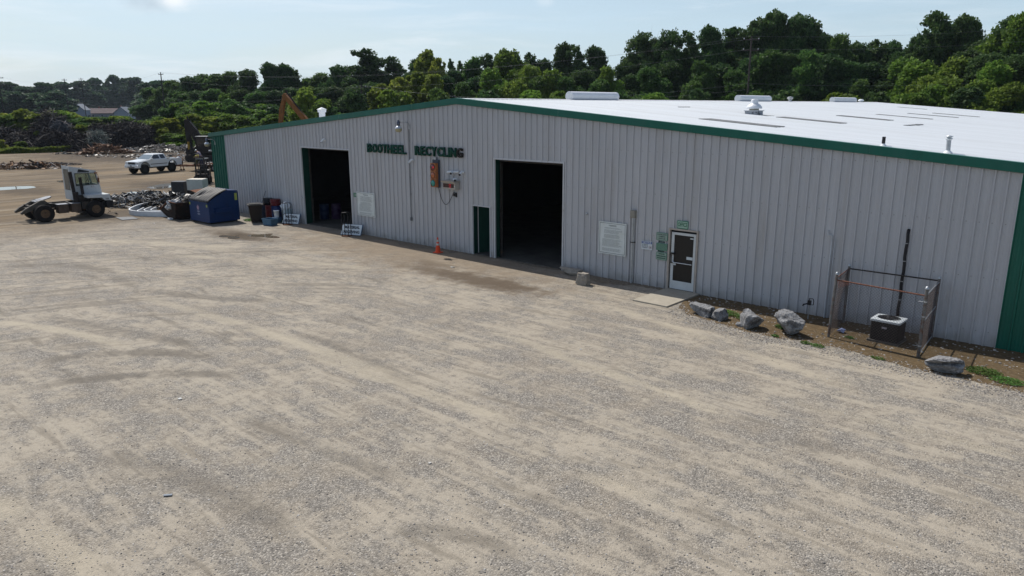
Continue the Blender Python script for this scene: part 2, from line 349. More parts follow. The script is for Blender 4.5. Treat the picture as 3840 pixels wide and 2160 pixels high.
    yc = mix(rng_(noise(mapn((0.6, 0.12, 1), R(20)), 0.8, 6, 0.65, 0.5), 0.35, 0.65), (0.135, 0.093, 0.050), (0.265, 0.195, 0.115))
    yc = mix(rng_(mid, 0.3, 0.7, 0, 0.5), yc, (0.145, 0.115, 0.08))
    yc = mix(rng_(noise(mapn((0.5, 0.1, 1), R(35)), 0.55, 6, 0.7, 0.6), 0.50, 0.62, 0, 0.8), yc, (0.085, 0.066, 0.046))
    yc = mix(rng_(noise(mapn((1.0, 0.10, 1), R(52)), 0.9, 4, 0.6, 0.4), 0.54, 0.64, 0, 0.6), yc, (0.34, 0.29, 0.22))
    base = mix(mth('MULTIPLY', yard, 0.92), base, yc)
    # brown trodden dirt before the big doors and oil stains
    def blob(cx, cy, rx, ry, amp=0.9):
        dx = mth('DIVIDE', mth('SUBTRACT', X, cx), rx); dy = mth('DIVIDE', mth('SUBTRACT', Y, cy), ry)
        d = mth('SQRT', mth('ADD', mth('MULTIPLY', dx, dx), mth('MULTIPLY', dy, dy)))
        d = mth('ADD', d, mth('MULTIPLY', mth('SUBTRACT', noise(flat, 1.3, 6, 0.7), 0.5), 1.6))
        return mth('MULTIPLY', rng_(d, 1.15, 0.25), amp)
    base = mix(blob(-1.5, -0.8, 12.5, 4.6, 0.72), base, mix(mid, (0.30, 0.235, 0.165), (0.21, 0.165, 0.12)))
    for a in ((*gp(1790, 1050)[:2], 3.4, 1.1, 0.95), (*gp(1900, 1070)[:2], 2.2, .8, 0.9), (*gp(1600, 1010)[:2], 2.6, .8, 0.6), (-11.2, -4.4, 2.6, .8, .55), (-13.0, -4.4, 3.5, 1.2, 0.7), (1.0, -2.6, 1.6, 0.5, 0.5), (-21.0, -3.5, 6, 2.2, 0.7)):
        base = mix(blob(*a), base, (0.135, 0.105, 0.078))
    # darker, gravel-rich bands left by turning wheels
    base = mix(rng_(mth('MULTIPLY', a1, leftm), 0.54, 0.62, 0, 0.5), base, (0.16, 0.145, 0.125))
    base = mix(rng_(s2, 0.56, 0.67, 0, 0.5), base, (0.165, 0.148, 0.125))
    base = mix(rng_(noise(flat, 9.0, 5, 0.75), 0.53, 0.68, 0, 0.35), base, (0.17, 0.155, 0.135))
    for a in ((-11.4, -4.6, 2.2, 1.0, 0.8), (-45, -5, 6, 3, 0.8), (-40.5, 4.2, 6.0, 3.2, 0.85), *[(*gp(qx, qy)[:2], qr, qr, qa) for qx, qy, qr, qa in ((470, 582, 12, .85), (570, 586, 13, .9), (680, 583, 15, .95), (740, 598, 9, .9), (330, 577, 10, .7), (90, 622, 7, .7), (200, 612, 5, .6), (420, 600, 6, .4), (500, 800, 4, .7), (330, 640, 4, .4))]):
        base = mix(blob(*a), base, (0.085, 0.066, 0.048))
    tr_n = noise(flat, 2.2, 6, 0.75); tr_f = noise(flat, 0.7, 4, 0.6)
    def track(a, c, width, curv, amp, col):
        p0, p1 = gp(*a), gp(*c); d = p1-p0; ang = math.atan2(d.y, d.x); L_ = d.length; ca, sa = math.cos(ang), math.sin(ang)
        dx = mth('SUBTRACT', X, p0.x); dy = mth('SUBTRACT', Y, p0.y)
        u = mth('ADD', mth('MULTIPLY', dx, ca), mth('MULTIPLY', dy, sa)); v = mth('SUBTRACT', mth('MULTIPLY', dy, ca), mth('MULTIPLY', dx, sa))
        uc = mth('SUBTRACT', mth('DIVIDE', u, L_/2), 1.0); v = mth('SUBTRACT', v, mth('MULTIPLY', mth('SUBTRACT', 1.0, mth('MULTIPLY', uc, uc)), curv))
        e_ = rng_(mth('ABSOLUTE', uc), 1.1, 0.75); w_ = rng_(mth('ADD', mth('ABSOLUTE', v), mth('MULTIPLY', mth('SUBTRACT', tr_n, 0.5), width*1.8)), width, width*0.25)
        return mix(mth('MULTIPLY', mth('MULTIPLY', e_, w_), mth('MULTIPLY', rng_(tr_f, 0.32, 0.55), amp)), base, col)
    DK, LT = (0.165, 0.15, 0.13), (0.47, 0.425, 0.345)
    for q in (((150, 1352), (800, 1340), .42, .5, .75, DK), ((120, 1452), (900, 1412), .38, .5, .7, DK), ((-100, 1012), (420, 1024), .55, 1.2, .6, DK), ((-100, 1042), (380, 1052), .3, 1.2, .6, DK), ((420, 1030), (1050, 1128), .45, -1.0, .55, DK), ((150, 1185), (760, 1300), .4, 0, .5, DK),
              ((1120, 1250), (1560, 1460), .35, .3, .5, DK), ((2700, 1590), (3350, 1730), .3, 0, .5, DK), ((1480, 1985), (1950, 2080), .28, .2, .5, DK), ((350, 1700), (1100, 2000), .4, .3, .45, DK), ((1950, 1850), (2500, 2120), .3, .2, .4, DK), ((900, 1560), (1500, 1800), .35, 0, .4, DK),
              ((-50, 1205), (460, 1300), .32, .3, .7, LT), ((520, 1110), (1560, 1440), .35, .2, .65, LT), ((1850, 1240), (2750, 1570), .32, 0, .7, LT), ((2300, 1150), (3200, 1460), .35, 0, .55, LT), ((-50, 1870), (380, 2160), .38, 0, .7, LT), ((1950, 1690), (2550, 1910), .3, 0, .65, LT), ((2950, 1500), (3840, 1720), .3, 0, .5, LT), ((1150, 1330), (1950, 1590), .3, 0, .55, LT), ((650, 960), (1400, 1010), .5, .4, .6, LT), ((200, 900), (900, 940), .8, .6, .5, LT)):
        base = track(*q)
    base = mix(1.0, base, (0.875, 0.85, 0.81), 'MULTIPLY')
    l(base, b.inputs['Base Color'])
    # relief
    h = mth('ADD', mth('MULTIPLY', vo.outputs['Distance'], mth('MULTIPLY', mth('SUBTRACT', 1.12, sand), -0.75)), mth('ADD', mth('MULTIPLY', fine, 0.35), mth('MULTIPLY', mid, 0.9)))
    h = mth('ADD', h, mth('ADD', mth('MULTIPLY', s1, 2.2), mth('ADD', mth('MULTIPLY', s2, 1.2), mth('MULTIPLY', mth('MULTIPLY', ruts2, leftm), 1.0))))
    bn = n.new('ShaderNodeBump'); bn.inputs['Strength'].default_value = 1.0; bn.inputs['Distance'].default_value = 0.018
    l(h, bn.inputs['Height']); l(bn.outputs[0], b.inputs['Normal'])
    return m
gravelm = ground_mat()
turfm = mat('rough_turf', (0.028, 0.05, 0.014), 0.95, 0, 0.4, 0.7, over=(0.045, 0.05, 0.02), over_scale=0.15, over_lo=0.5, over_hi=0.65)
g = MB(); g.lathe([(0.0001, -0.012), (400, -0.012), (3500, -0.012)], (0, 0, 0), 48, 0, smooth=False)
tag(g.build('ground', turfm), kind='structure')
lot = [gp(x, y) for x, y in ((-700, 600), (-300, 580), (0, 571), (120, 567), (250, 563), (400, 558), (520, 549), (620, 540), (720, 536))]
lot += [Vector(p) for p in ((-100, 52, 0), (-70, 66, 0), (-30, 70, 0), (40, 72, 0), (60, 40, 0), (60, -60, 0), (-170, -60, 0))]
g = MB(); pts = []
for a, b_ in zip(lot, lot[1:]+lot[:1]):
    k = max(1, int((b_-a).length/2.5))
    for i in range(k):
        p = a.lerp(b_, i/k); pts.append((p.x+random.uniform(-.7, .7), p.y+random.uniform(-.7, .7), 0.0))
g.add(pts, [tuple(range(len(pts)))]); tag(g.build('gravel_lot', gravelm), kind='structure')

# soil bed by the wall with weeds
soil = mat('bare_soil', (0.10, 0.068, 0.034), 0.95, 0, 0.35, 6.0, bump=0.02, bs=12, over=(0.20, 0.17, 0.115), over_scale=9, over_lo=0.56, over_hi=0.68)
edge = [(12.15, -1.2), (12.4, -2.0), (12.9, -2.45), (13.9, -2.72), (15.1, -3.1), (16.0, -3.05), (17.2, -2.85), (18.4, -3.0), (19.6, -3.25), (20.8, -3.3), (22.1, -3.3), (26, -3.4)]
pts = []
for (a, b_), (c, d) in zip(edge, edge[1:]):
    for i in range(8):
        t = i/8; pts.append((a+(c-a)*t, b_+(d-b_)*t+random.uniform(-.1, .1), 0.006))
pts += [(26, -3.4, .006), (26, 0.05, .006), (12.15, 0.05, .006)]
g = MB(); g.add(pts, [tuple(range(len(pts)))]); tag(g.build('soil_bed', soil), kind='structure')
# dark damp soil strip along the wall foot, left of the door slab
soil2 = mat('wall_foot_soil', (0.17, 0.135, 0.095), 0.95, 0, 0.35, 7.0, bump=0.015, bs=14, over=(0.34, 0.32, 0.29), over_scale=14, over_lo=0.55, over_hi=0.66)
pts = []
for i in range(110):
    x = -8.0+i*(10.85+8.0)/109; w = 0.55+0.25*math.sin(x*1.7)+random.uniform(-.1, .1)
    if -0.0 < x < 7.0: w *= 0.3
    pts.append((x, -w, 0.005))
pts += [(10.85, 0.05, .005), (-8, 0.05, .005)]
g = MB(); g.add(pts, [tuple(range(len(pts)))]); tag(g.build('dirt_strip', soil2), kind='structure')
g = MB(); g.box(10.80, 12.13, -2.27, -0.02, -0.05, 0.05); tag(g.build('walkway', concrete, bevel=0.012), kind='structure')

# loose stones
def stones(name, n, region, smin, smax, m, z0=0.0):
    base = np.array([(0, 0, 1), (.89, 0, .45), (.28, .85, .45), (-.72, .53, .45), (-.72, -.53, .45), (.28, -.85, .45), (.72, .53, -.45), (-.28, .85, -.45), (-.89, 0, -.45), (-.28, -.85, -.45), (.72, -.53, -.45), (0, 0, -1)])
    tri = np.array([(0, 1, 2), (0, 2, 3), (0, 3, 4), (0, 4, 5), (0, 5, 1), (1, 6, 2), (2, 7, 3), (3, 8, 4), (4, 9, 5), (5, 10, 1), (6, 7, 2), (7, 8, 3), (8, 9, 4), (9, 10, 5), (10, 6, 1), (11, 7, 6), (11, 8, 7), (11, 9, 8), (11, 10, 9), (11, 6, 10)])
    V = []; F = []
    for i in range(n):
        x, y = region()
        s = smin+(smax-smin)*random.random()**2.5
        v = base*(1+rng.uniform(-.35, .35, (12, 1)))*np.array([s, s*random.uniform(.6, 1), s*random.uniform(.35, .7)])
        a = random.uniform(0, 6.28); c, d = math.cos(a), math.sin(a)
        v = v @ np.array([[c, d, 0], [-d, c, 0], [0, 0, 1]])+np.array([x, y, z0+s*0.15])
        F.append(tri+12*i); V.append(v)
    me = bpy.data.meshes.new(name); me.from_pydata(np.concatenate(V).tolist(), [], np.concatenate(F).tolist()); me.materials.append(m)
    o = bpy.data.objects.new(name, me); COL.objects.link(o); return o
def stonemat():
    m = bpy.data.materials.new('loose_stone'); m.use_nodes = True; t = m.node_tree; b = t.nodes['Principled BSDF']; b.inputs['Roughness'].default_value = 0.85
    g = t.nodes.new('ShaderNodeNewGeometry'); r = t.nodes.new('ShaderNodeValToRGB'); e = r.color_ramp.elements
    e[0].color = (0.12, 0.115, 0.11, 1); e[1].color = (0.50, 0.48, 0.45, 1)
    for p_, c_ in ((0.25, (0.17, 0.155, 0.14, 1)), (0.6, (0.30, 0.27, 0.245, 1)), (0.85, (0.40, 0.37, 0.33, 1))): q = e.new(p_); q.color = c_
    t.links.new(g.outputs['Random Per Island'], r.inputs[0]); t.links.new(r.outputs[0], b.inputs['Base Color']); return m
sm_ = stonemat()
def near_region():
    while True:
        px = random.uniform(-100, 3940); py = random.uniform(900, 2220)
        if random.random() < (py/2220)**2.5:
            p = gp(px, py)
            if p.y < -1.2: return p.x, p.y
tag(stones('loose_stones', 9000, near_region, 0.006, 0.021, sm_), 'small loose stones scattered over the pale gravel lot', 'gravel', kind='stuff')
def rim_region2():
    x = random.uniform(12.3, 23.5); return x, random.uniform(np.interp(x, [a for a, b_ in edge], [b_ for a, b_ in edge]), -.1)
tag(stones('soil_pebbles', 1300, rim_region2, 0.008, 0.05, sm_), 'scattered pebbles and bits lying on the brown soil bed', 'pebbles', kind='stuff')
def rim_region():
    x = random.uniform(12.3, 23.5); y = np.interp(x, [a for a, b_ in edge], [b_ for a, b_ in edge])+random.gauss(-0.25, 0.28); return x, y
tag(stones('crushed_stone', 5000, rim_region, 0.010, 0.028, sm_), 'grey crushed stone banked along the edge of the soil bed', 'crushed stone', kind='stuff')

# ------------------------------------------------------------ the building
FT = 0.3048; HW = 75*FT; HR = 6.80; SL = 0.08637; LEN = 59.5
bld = empty('metal_building', (0, 0, 0), 0, 'long low grey metal building with green trim and a white roof', 'building')
OPEN = [(-12.5, -8.06, 4.29), (0.90, 1.95, 2.20), (2.27, 5.96, 4.29), (10.86, 11.90, 2.20)]
def top(x): return HR-0.05-SL*abs(x)
def wall_sheet(x0, x1, mats, name, parent):
    prof = []                                             # (x, y) of the ribbed sheet
    i0 = int(round(x0/FT)); i1 = int(round(x1/FT))
    for i in range(i0, i1):
        c = i*FT
        prof += [(c-0.0, -0.048), (c+0.020, -0.048), (c+0.034, 0.0), (c+0.105, 0.0), (c+0.112, -0.005), (c+0.126, -0.005), (c+0.133, 0.0),
                 (c+0.180, 0.0), (c+0.187, -0.005), (c+0.201, -0.005), (c+0.208, 0.0), (c+0.271, 0.0), (c+0.2848, -0.048)]
    prof.append((i1*FT, -0.048))
    xs = set(round(a, 5) for a, _ in prof)
    for a, b_, h in OPEN: xs |= {round(a, 5), round(b_, 5)}
    xs.add(0.0); xs = sorted(x for x in xs if x0-1e-4 <= x <= x1+1e-4)
    px = [a for a, _ in prof]; py = [b_ for _, b_ in prof]
    g = MB()
    for a, b_ in zip(xs, xs[1:]):
        if b_-a < 1e-4: continue
        ya, yb = np.interp(a, px, py), np.interp(b_, px, py); mid = (a+b_)/2
        z0 = 0.0
        for o0, o1, h in OPEN:
            if o0 < mid < o1: z0 = h
        g.add([(a, ya, z0-0.02 if z0 == 0 else z0), (b_, yb, z0-0.02 if z0 == 0 else z0), (b_, yb, top(b_)), (a, ya, top(a))], [(0, 1, 2, 3)])
    return g.build(name, mats, parent, fixn=False)
wall_sheet(-69*FT, 69*FT, wallm, 'wall', bld)
wall_sheet(-75*FT, -69*FT, greenm, 'corner_panel', bld); wall_sheet(69*FT, 75*FT, greenm, 'corner_panel', bld)
g = MB()                                                  # side walls, rear wall
def side(x, s):
    n = int(LEN/FT)
    for i in range(n):
        y = 0.012+i*FT
        for a, b_, u, w in ((0, .03, .03, .03), (.03, .045, .03, 0), (.045, .275, 0, 0), (.275, .3048, 0, .03)):
            g.add([(x+s*u, y+a, -.02), (x+s*w, y+b_, -.02), (x+s*w, y+b_, top(HW)), (x+s*u, y+a, top(HW))], [(0, 1, 2, 3)])
side(-HW, -1); side(HW, 1)
g.build('wall', greenm, bld)
g = MB(); g.prism([(-HW, -.02), (HW, -.02), (HW, top(HW)), (0, top(0)), (-HW, top(HW))], 'y', LEN-0.05, LEN); g.build('wall', wallm, bld)
# inner liner so that no light leaks, floor slab
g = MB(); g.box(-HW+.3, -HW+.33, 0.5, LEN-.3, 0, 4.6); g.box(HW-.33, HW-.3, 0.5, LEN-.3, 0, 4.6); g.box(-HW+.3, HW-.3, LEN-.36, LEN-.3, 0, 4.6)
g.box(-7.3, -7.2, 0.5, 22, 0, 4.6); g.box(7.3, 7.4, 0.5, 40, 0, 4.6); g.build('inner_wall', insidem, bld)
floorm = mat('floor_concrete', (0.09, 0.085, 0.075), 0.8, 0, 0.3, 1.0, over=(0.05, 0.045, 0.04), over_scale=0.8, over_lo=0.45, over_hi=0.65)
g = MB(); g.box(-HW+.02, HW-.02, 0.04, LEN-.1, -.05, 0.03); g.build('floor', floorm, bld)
# roof: ribbed sheets running from ridge to eave
g = MB()
n = int(LEN/FT)
def rh(y): return 0
for s in (-1, 1):
    xe = s*(HW+0.12); ze = HR-SL*(HW+0.12)
    rows = []
    for i in range(n+1):
        y = i*FT-0.06
        for a, h in ((0, .034), (.045, .034), (.065, 0), (.28, 0)):
            rows.append((y+a, h))
    xsr = [0, s*7.4, s*7.405, s*15.0, s*15.005, xe]
    zoff = [0.012, 0.012, 0.006, 0.006, 0, 0]
    for (ya, ha), (yb, hb) in zip(rows, rows[1:]):
        if yb > LEN+0.1: break
        for k in range(len(xsr)-1):
            xa, xb = xsr[k], xsr[k+1]; za = HR-.02-SL*abs(xa)+zoff[k]; zb = HR-.02-SL*abs(xb)+zoff[k+1]
            g.add([(xa, ya, za+ha), (xb, ya, zb+ha), (xb, yb, zb+hb), (xa, yb, za+hb)], [(0, 1, 2, 3)])
g.build('roof', roofm, bld, fixn=False)
g = MB()                                                  # ridge cap
for s in (-1, 1):
    for i in range(n//3+1):
        y0 = -0.08+i*FT*3; y1 = min(LEN+.05, y0+FT*3+0.02); o = 0.003*(i % 2)
        g.add([(0, y0, HR+.035+o), (s*.32, y0, HR+.035-SL*.32+o), (s*.32, y1, HR+.035-SL*.32+o), (0, y1, HR+.035+o)], [(0, 1, 2, 3)])
g.build('ridge_cap', roofm, bld, fixn=False)
# rake trim (green) on the front gable, eave trim
def rake(s):
    g = MB()
    xe = s*(HW+0.14)
    for k in range(8):
        xa = s*HW*1.006*k/8+(-0.0); xb = s*HW*1.006*(k+1)/8
        za, zb = HR+.045-SL*abs(xa), HR+.045-SL*abs(xb); d = 0.004*(k % 2); q = 0.252
        y0 = -0.115-d
        g.add([(xa, y0, za), (xb, y0, zb), (xb, y0-.012, zb-q), (xa, y0-.012, za-q), (xa, .1, za+.003), (xb, .1, zb+.003), (xb, -.035, zb-q-.02), (xa, -.035, za-q-.02)],
              [(0, 1, 2, 3), (0, 4, 5, 1), (3, 2, 6, 7)])
    g.build('rake_trim', greenm, bld, fixn=False)
rake(-1); rake(1)
for s in (-1, 1): g = MB(); g.box(s*(HW+.04), s*(HW+.17), -0.11, LEN, top(HW)-.14, top(HW)+.035); g.build('eave_gutter', greenm, bld)
# skylight strips
sky_m = mat('dirty_fibreglass', (0.19, 0.20, 0.20), 0.7, 0, 0.4, 3.0, over=(0.12, 0.12, 0.115), over_scale=6, over_lo=0.45, over_hi=0.62, stretch=(0.6, 3, 1))
def strip(xa, xb, y, w=0.62):
    g = MB(); h = 0.040
    for k in range(-1, 1):
        yy = y+k*w/2
        g.add([(xa, yy, HR-SL*xa+h), (xb, yy, HR-SL*xb+h), (xb, yy+w/2-.02, HR-SL*xb+h), (xa, yy+w/2-.02, HR-SL*xa+h), (xa, yy, HR-SL*xa), (xb, yy, HR-SL*xb), (xb, yy+w/2-.02, HR-SL*xb), (xa, yy+w/2-.02, HR-SL*xa)],
              [(0, 1, 2, 3), (0, 4, 5, 1), (3, 2, 6, 7), (0, 3, 7, 4), (1, 5, 6, 2)])
    g.build('skylight_panel', sky_m, bld)
for a in ((9.75, 12.8, 4.15, 1.0), (9.9, 12.75, 11.2, 1.0), (9.95, 12.6, 18.9, .9), (9.95, 12.95, 25.6), (9.95, 12.9, 32.4), (10.2, 13.1, 37.9), (5.4, 7.6, 47.0), (17.5, 20.5, 32.5)): strip(*a)
g = MB(); 
for k in range(9):
    y = 14.7+k*.28; g.cbox((14.4+random.uniform(-.05, .05), y, HR-SL*14.4+.03), (random.uniform(.12, .35), .2, .035))
g.build('tar_patch', sky_m, bld)
g = MB()
for k in range(4): g.cbox((4.65, 11.2+k*.3, HR-SL*4.65+.03), (.10, .2, .03))
g.build('tar_patch', sky_m, bld)
# door openings: frames, jambs, leaves
def frame(x0, x1, h, w, d, m, parent, name='door_frame', proud=0.045):
    g = MB(); g.box(x0-w, x0, -proud, d, 0, h+w); g.box(x1, x1+w, -proud, d, 0, h+w); g.box(x0, x1, -proud, d, h, h+w)
    return g.build(name, m, parent)
def bigdoor(x0, x1, h, jd):
    fr = frame(x0, x1, h, 0.07, 0.03, trimm, bld)
    g = MB(); g.box(x0-.05, x0-.001, .035, jd, 0.03, h); g.box(x1+.001, x1+.05, .035, jd, 0.03, h); g.box(x0, x1, .035, jd, h, h+.06); g.build('door_jamb', darkgreen, bld)
    g = MB(); g.box(x0+.02, x1-.02, jd, jd+.5, h-.1, h+.55)       # rolled-up curtain housing
    g.cyl((x0+.05, jd+.03, h-.12), (x0+.05, jd+.03, .05), .03, n=6); g.cyl((x0+.13, jd+.03, h-.12), (x0+.13, jd+.03, .05), .015, n=6)
    g.build('door_track', darksteel, bld)
bigdoor(-12.5, -8.06, 4.29, 0.42); bigdoor(2.27, 5.96, 4.29, 0.27)
fr = frame(0.90, 1.95, 2.20, 0.05, 0.03, trimm, bld)
g = MB(); g.box(.85, .90, .031, .26, 0.03, 2.2); g.box(1.95, 2.0, .031, .26, 0.03, 2.2); g.box(.9, 1.95, .031, .26, 2.2, 2.25); g.build('door_jamb', darkgreen, bld)
g = MB(); g.box(0, .98, -.022, .022, 0.04, 2.15); dl = g.build('door', darkgreen, bld, loc=(0.93, 0.30, 0), rot=(0, 0, R(66)), bevel=.004)
g = MB(); g.lathe([(.012, 0), (.012, .03), (.03, .045), (.03, .06), (.0, .07)], n=10, T=TR(.9, -.02, 1.0, rx=R(90))); g.build('handle', galv, dl)
g = MB(); g.box(-.02, 0.0, -.03, .03, 0.04, 2.18); g.build('edge_strip', trimm, dl)
# office door: white aluminium storefront leaf
fr = frame(10.86, 11.90, 2.20, 0.06, 0.03, mat('door_frame_tan', (0.42, 0.37, 0.32), 0.5, 0, 0.15, 4, over=(0.2, 0.13, 0.09), over_scale=5, over_lo=.6, over_hi=.75), bld, proud=.07)
od = MB(); a, b_, h = 10.90, 11.86, 2.12
od.box(a, a+.11, -.01, .035, .06, h); od.box(b_-.09, b_, -.01, .035, .06, h); od.box(a+.11, b_-.09, -.01, .035, h-.09, h); od.box(a+.11, b_-.09, -.01, .035, .06, .36)
od = od.build('door', mat('aluminium_white', (0.60, 0.62, 0.62), .4, 0, .06), bld, bevel=.004)
g = MB(); g.box(a+.11, b_-.09, .008, .018, .36, h-.09); g.build('pane', mat('screened_glass', (0.018, 0.016, 0.015), 0.35, 0, 0.3, 40), od)
g = MB(); g.cyl((a+.10, -.05, 1.03), (b_-.10, -.05, 1.03), .012, n=8); g.box(a+.09, a+.13, -.06, -.01, 1.0, 1.06); g.build('push_bar', whitem, od)
g = MB(); g.cyl((a+.055, -.06, 1.02), (a+.055, -.06, 1.34), .014, n=8); g.box(a+.02, a+.16, -.07, -.01, 1.32, 1.38); g.box(a+.02, a+.12, -.07, -.01, 1.0, 1.04); g.build('handle', blackm, od)
for q in ((b_-.22, b_-.10, -.02, .006, 1.93, 1.97), (b_-.33, b_-.10, -.016, .006, 1.19, 1.29), (a+.12, a+.21, -.016, .006, .93, .99)): g = MB(); g.box(*q); g.build('sticker', signw, od)
# lintel closing the gaps above the walk doors
for q in ((.78, 2.07, .032, .28, 2.26, 2.6), (10.7, 12.1, .036, .28, 2.27, 2.6), (10.7, 10.80, .036, .3, 0, 2.27), (11.96, 12.06, .036, .3, 0, 2.27), (10.7, 12.06, .31, .33, 0, 2.6)):
    g = MB(); g.box(*q); g.build('lining', insidem, bld)
pass
# base rail
g = MB()
for x0, x1 in ((-HW, -12.6), (-7.97, .8), (2.05, 2.18), (6.05, 10.76), (12.0, HW)): g = MB(); g.box(x0, x1, .002, .03, 0.0, .12); g.build('base_rail', darksteel, bld)
# ------------------------------------------------------------ things on the front wall
def rrect(x0, x1, z0, z1, r=0.03, n=4):
    p = []
    for cx, cz, a0 in ((x1-r, z1-r, 0), (x0+r, z1-r, 90), (x0+r, z0+r, 180), (x1-r, z0+r, 270)):
        for i in range(n+1):
            a = R(a0+90*i/n); p.append((cx+r*math.cos(a), cz+r*math.sin(a)))
    return p
letm = mat('letter_green', (0.004, 0.052, 0.034), 0.6, 0, 0.2, 3.0, spec=.2)
letg = mat('letter_green_dirty', (0.010, 0.022, 0.018), 0.6, 0, 0.3, 5.0, over=(0.020, 0.014, 0.011), over_scale=4, over_lo=.45, over_hi=.55)
lt = empty('wall_lettering', (0, 0, 0), 0, 'raised dark green capital letters reading BOOTHEEL RECYCLING high on the gable wall', 'lettering')
def word(txt, x0, x1, z0, z1, widths=None):
    wd = {'I': 0.42, 'L': .9, 'E': .95, 'T': 1.0}; ws = [wd.get(c, 1.12) for c in txt]; tot = sum(ws); x = x0
    for c, w in zip(txt, ws):
        ww = (x1-x0)*w/tot
        dirty = (txt[0] == 'R' and c == 'G')
        o = text_obj('letter', c, 1.0, letg if dirty else letm, lt, depth=0.0, bold=0.035)
        co = np.zeros(len(o.data.vertices)*3); o.data.vertices.foreach_get('co', co); co = co.reshape(-1, 3)
        # flat outline -> solid channel letter
        lo, hi = co.min(0), co.max(0)
        co[:, 0] = x+ww*0.02+(co[:, 0]-lo[0])/(hi[0]-lo[0])*ww*0.93; co[:, 2] = z0+(co[:, 2]-lo[2])/(hi[2]-lo[2])*(z1-z0); co[:, 1] = -0.052
        o.data.vertices.foreach_set('co', co.ravel())
        bm = bmesh.new(); bm.from_mesh(o.data); bmesh.ops.remove_doubles(bm, verts=bm.verts[:], dist=0.0006)
        r = bmesh.ops.extrude_face_region(bm, geom=bm.faces[:]); vs = [q for q in r['geom'] if isinstance(q, bmesh.types.BMVert)]
        bmesh.ops.translate(bm, verts=vs, vec=(0, -0.075, 0)); bmesh.ops.recalc_face_normals(bm, faces=bm.faces[:]); bm.to_mesh(o.data); bm.free(); o.data.update()
        x += ww
word('BOOTHEEL', -6.42, -3.42, 4.27, 4.70); word('RECYCLING', -2.80, 0.42, 4.27, 4.70)

def board(x0, x1, z0, z1, label):
    t = empty('notice_board', ((x0+x1)/2, -0.055, z0), 0, label, 'sign'); w = (x1-x0)/2; h = z1-z0
    g = MB(); g.box(-w, w, -.02, .0, 0, h); g.build('panel', mat('board_white', (0.68, 0.71, 0.69), 0.45, 0, 0.06, 2.0, over=(0.58, 0.59, 0.50), over_scale=1.5, over_lo=.5, over_hi=.8), t)
    g = MB(); q = .045                                     # thin printed border line
    for a in ((-w+q, w-q, h-q-.012, h-q), (-w+q, w-q, q, q+.012), (-w+q, -w+q+.012, q+.012, h-q-.012), (w-q-.012, w-q, q+.012, h-q-.012)): g.box(a[0], a[1], -.0225, -.02, a[2], a[3])
    g.build('border', inkm, t)
    g = MB(); z = h-.13
    g.box(-w*.28, w*.28, -.0225, -.02, z, z+.022); g.box(-w*.18, w*.3, -.0225, -.02, z-.03, z-.018); z -= .09
    rr = random.Random(int(x0*10))
    while z > .1:
        L0 = -w*.72 if z < h*.5 else -w*.6; x = L0
        if rr.random() < .12: z -= .028; continue
        end = w*rr.uniform(.45, .72)
        while x < end:
            ln = rr.uniform(.02, .09); g.box(x, min(end, x+ln), -.0225, -.02, z, z+.0085); x += ln+.012
        z -= .030
    g.build('fine_print', mat('faded_ink', (0.16, 0.18, 0.18), 0.6), t)
board(-7.53, -6.04, 1.0, 2.22, 'large white notice board of faded fine print by the left truck door')
board(7.78, 9.02, .97, 2.21, 'large white notice board of fine print on the wall right of the middle truck door')
def smallsign(name, x0, x1, z0, z1, label, cat, face, border, lines, ink, frame_in=.02, rad=.03):
    t = empty(name, ((x0+x1)/2, -0.052, z0), 0, label, cat); w = (x1-x0)/2; h = z1-z0
    g = MB(); g.prism(rrect(-w, w, 0, h, rad), 'y', -.014, 0); g.build('panel', border, t)
    g = MB(); g.prism(rrect(-w+frame_in*.6, w-frame_in*.6, frame_in*.6, h-frame_in*.6, rad*.7), 'y', -.0165, -.014); p = g.build('face', face, t)
    for txt, zc, sz, wd in lines:
        text_obj('lettering', txt, sz, ink, t, depth=.0006, T=TR(0, -.0175, zc*h), bold=sz*.02, width=wd*2*w)
    return t
pale = mat('sign_pale_green', (0.27, 0.36, 0.30), 0.5, 0, 0.08, 6.0); sgreen = mat('sign_green', (0.03, 0.17, 0.11), 0.5)
smallsign('office_sign', 11.11, 11.56, 2.275, 2.56, 'pale green sign reading OFFICE above the glass door', 'sign', mat('sign_office', (0.33, 0.47, 0.38), .5, 0, .05), sgreen, [('OFFICE', .5, .2, .8)], mat('ink_office', (0.01, 0.11, 0.055), .5), .04)
smallsign('camera_notice', 10.31, 10.77, 1.765, 2.05, 'pale green sign about surveillance cameras, topmost of three left of the office door', 'sign', pale, sgreen, [('SURVEILLANCE', .76, .06, .82), ('CAMERAS', .5, .06, .55), ('ARE IN USE', .24, .06, .6)], inkm)
t = smallsign('green_notice', 10.315, 10.77, 1.40, 1.665, 'worn green sign with faint lines, middle one of three left of the office door', 'sign', mat('sign_mid_green', (0.15, 0.27, 0.20), .5, 0, .12, 8), sgreen, [], inkm)
g = MB()
for k in range(6):
    z = .225-k*.035; x = -.19
    while x < .17: ln = random.uniform(.03, .09); g.box(x, min(.19, x+ln), -.0185, -.0166, z, z+.010); x += ln+.02
g.build('lettering', mat('faint_green_ink', (0.06, 0.14, 0.10), .6), t)
t = smallsign('theft_notice', 10.325, 10.77, 1.05, 1.335, 'pale green sign of three dark lines, lowest of three left of the office door', 'sign', pale, sgreen, [], inkm)
g = MB()
for z, x0, x1 in ((.205, -.11, .13), (.125, -.19, .18), (.05, -.17, .18)):
    x = x0
    while x < x1: ln = random.uniform(.012, .03); g.box(x, min(x1, x+ln), -.0185, -.0166, z, z+.042); x += ln+.006
g.build('lettering', mat('deep_green_ink', (0.02, 0.09, 0.06), .6), t)
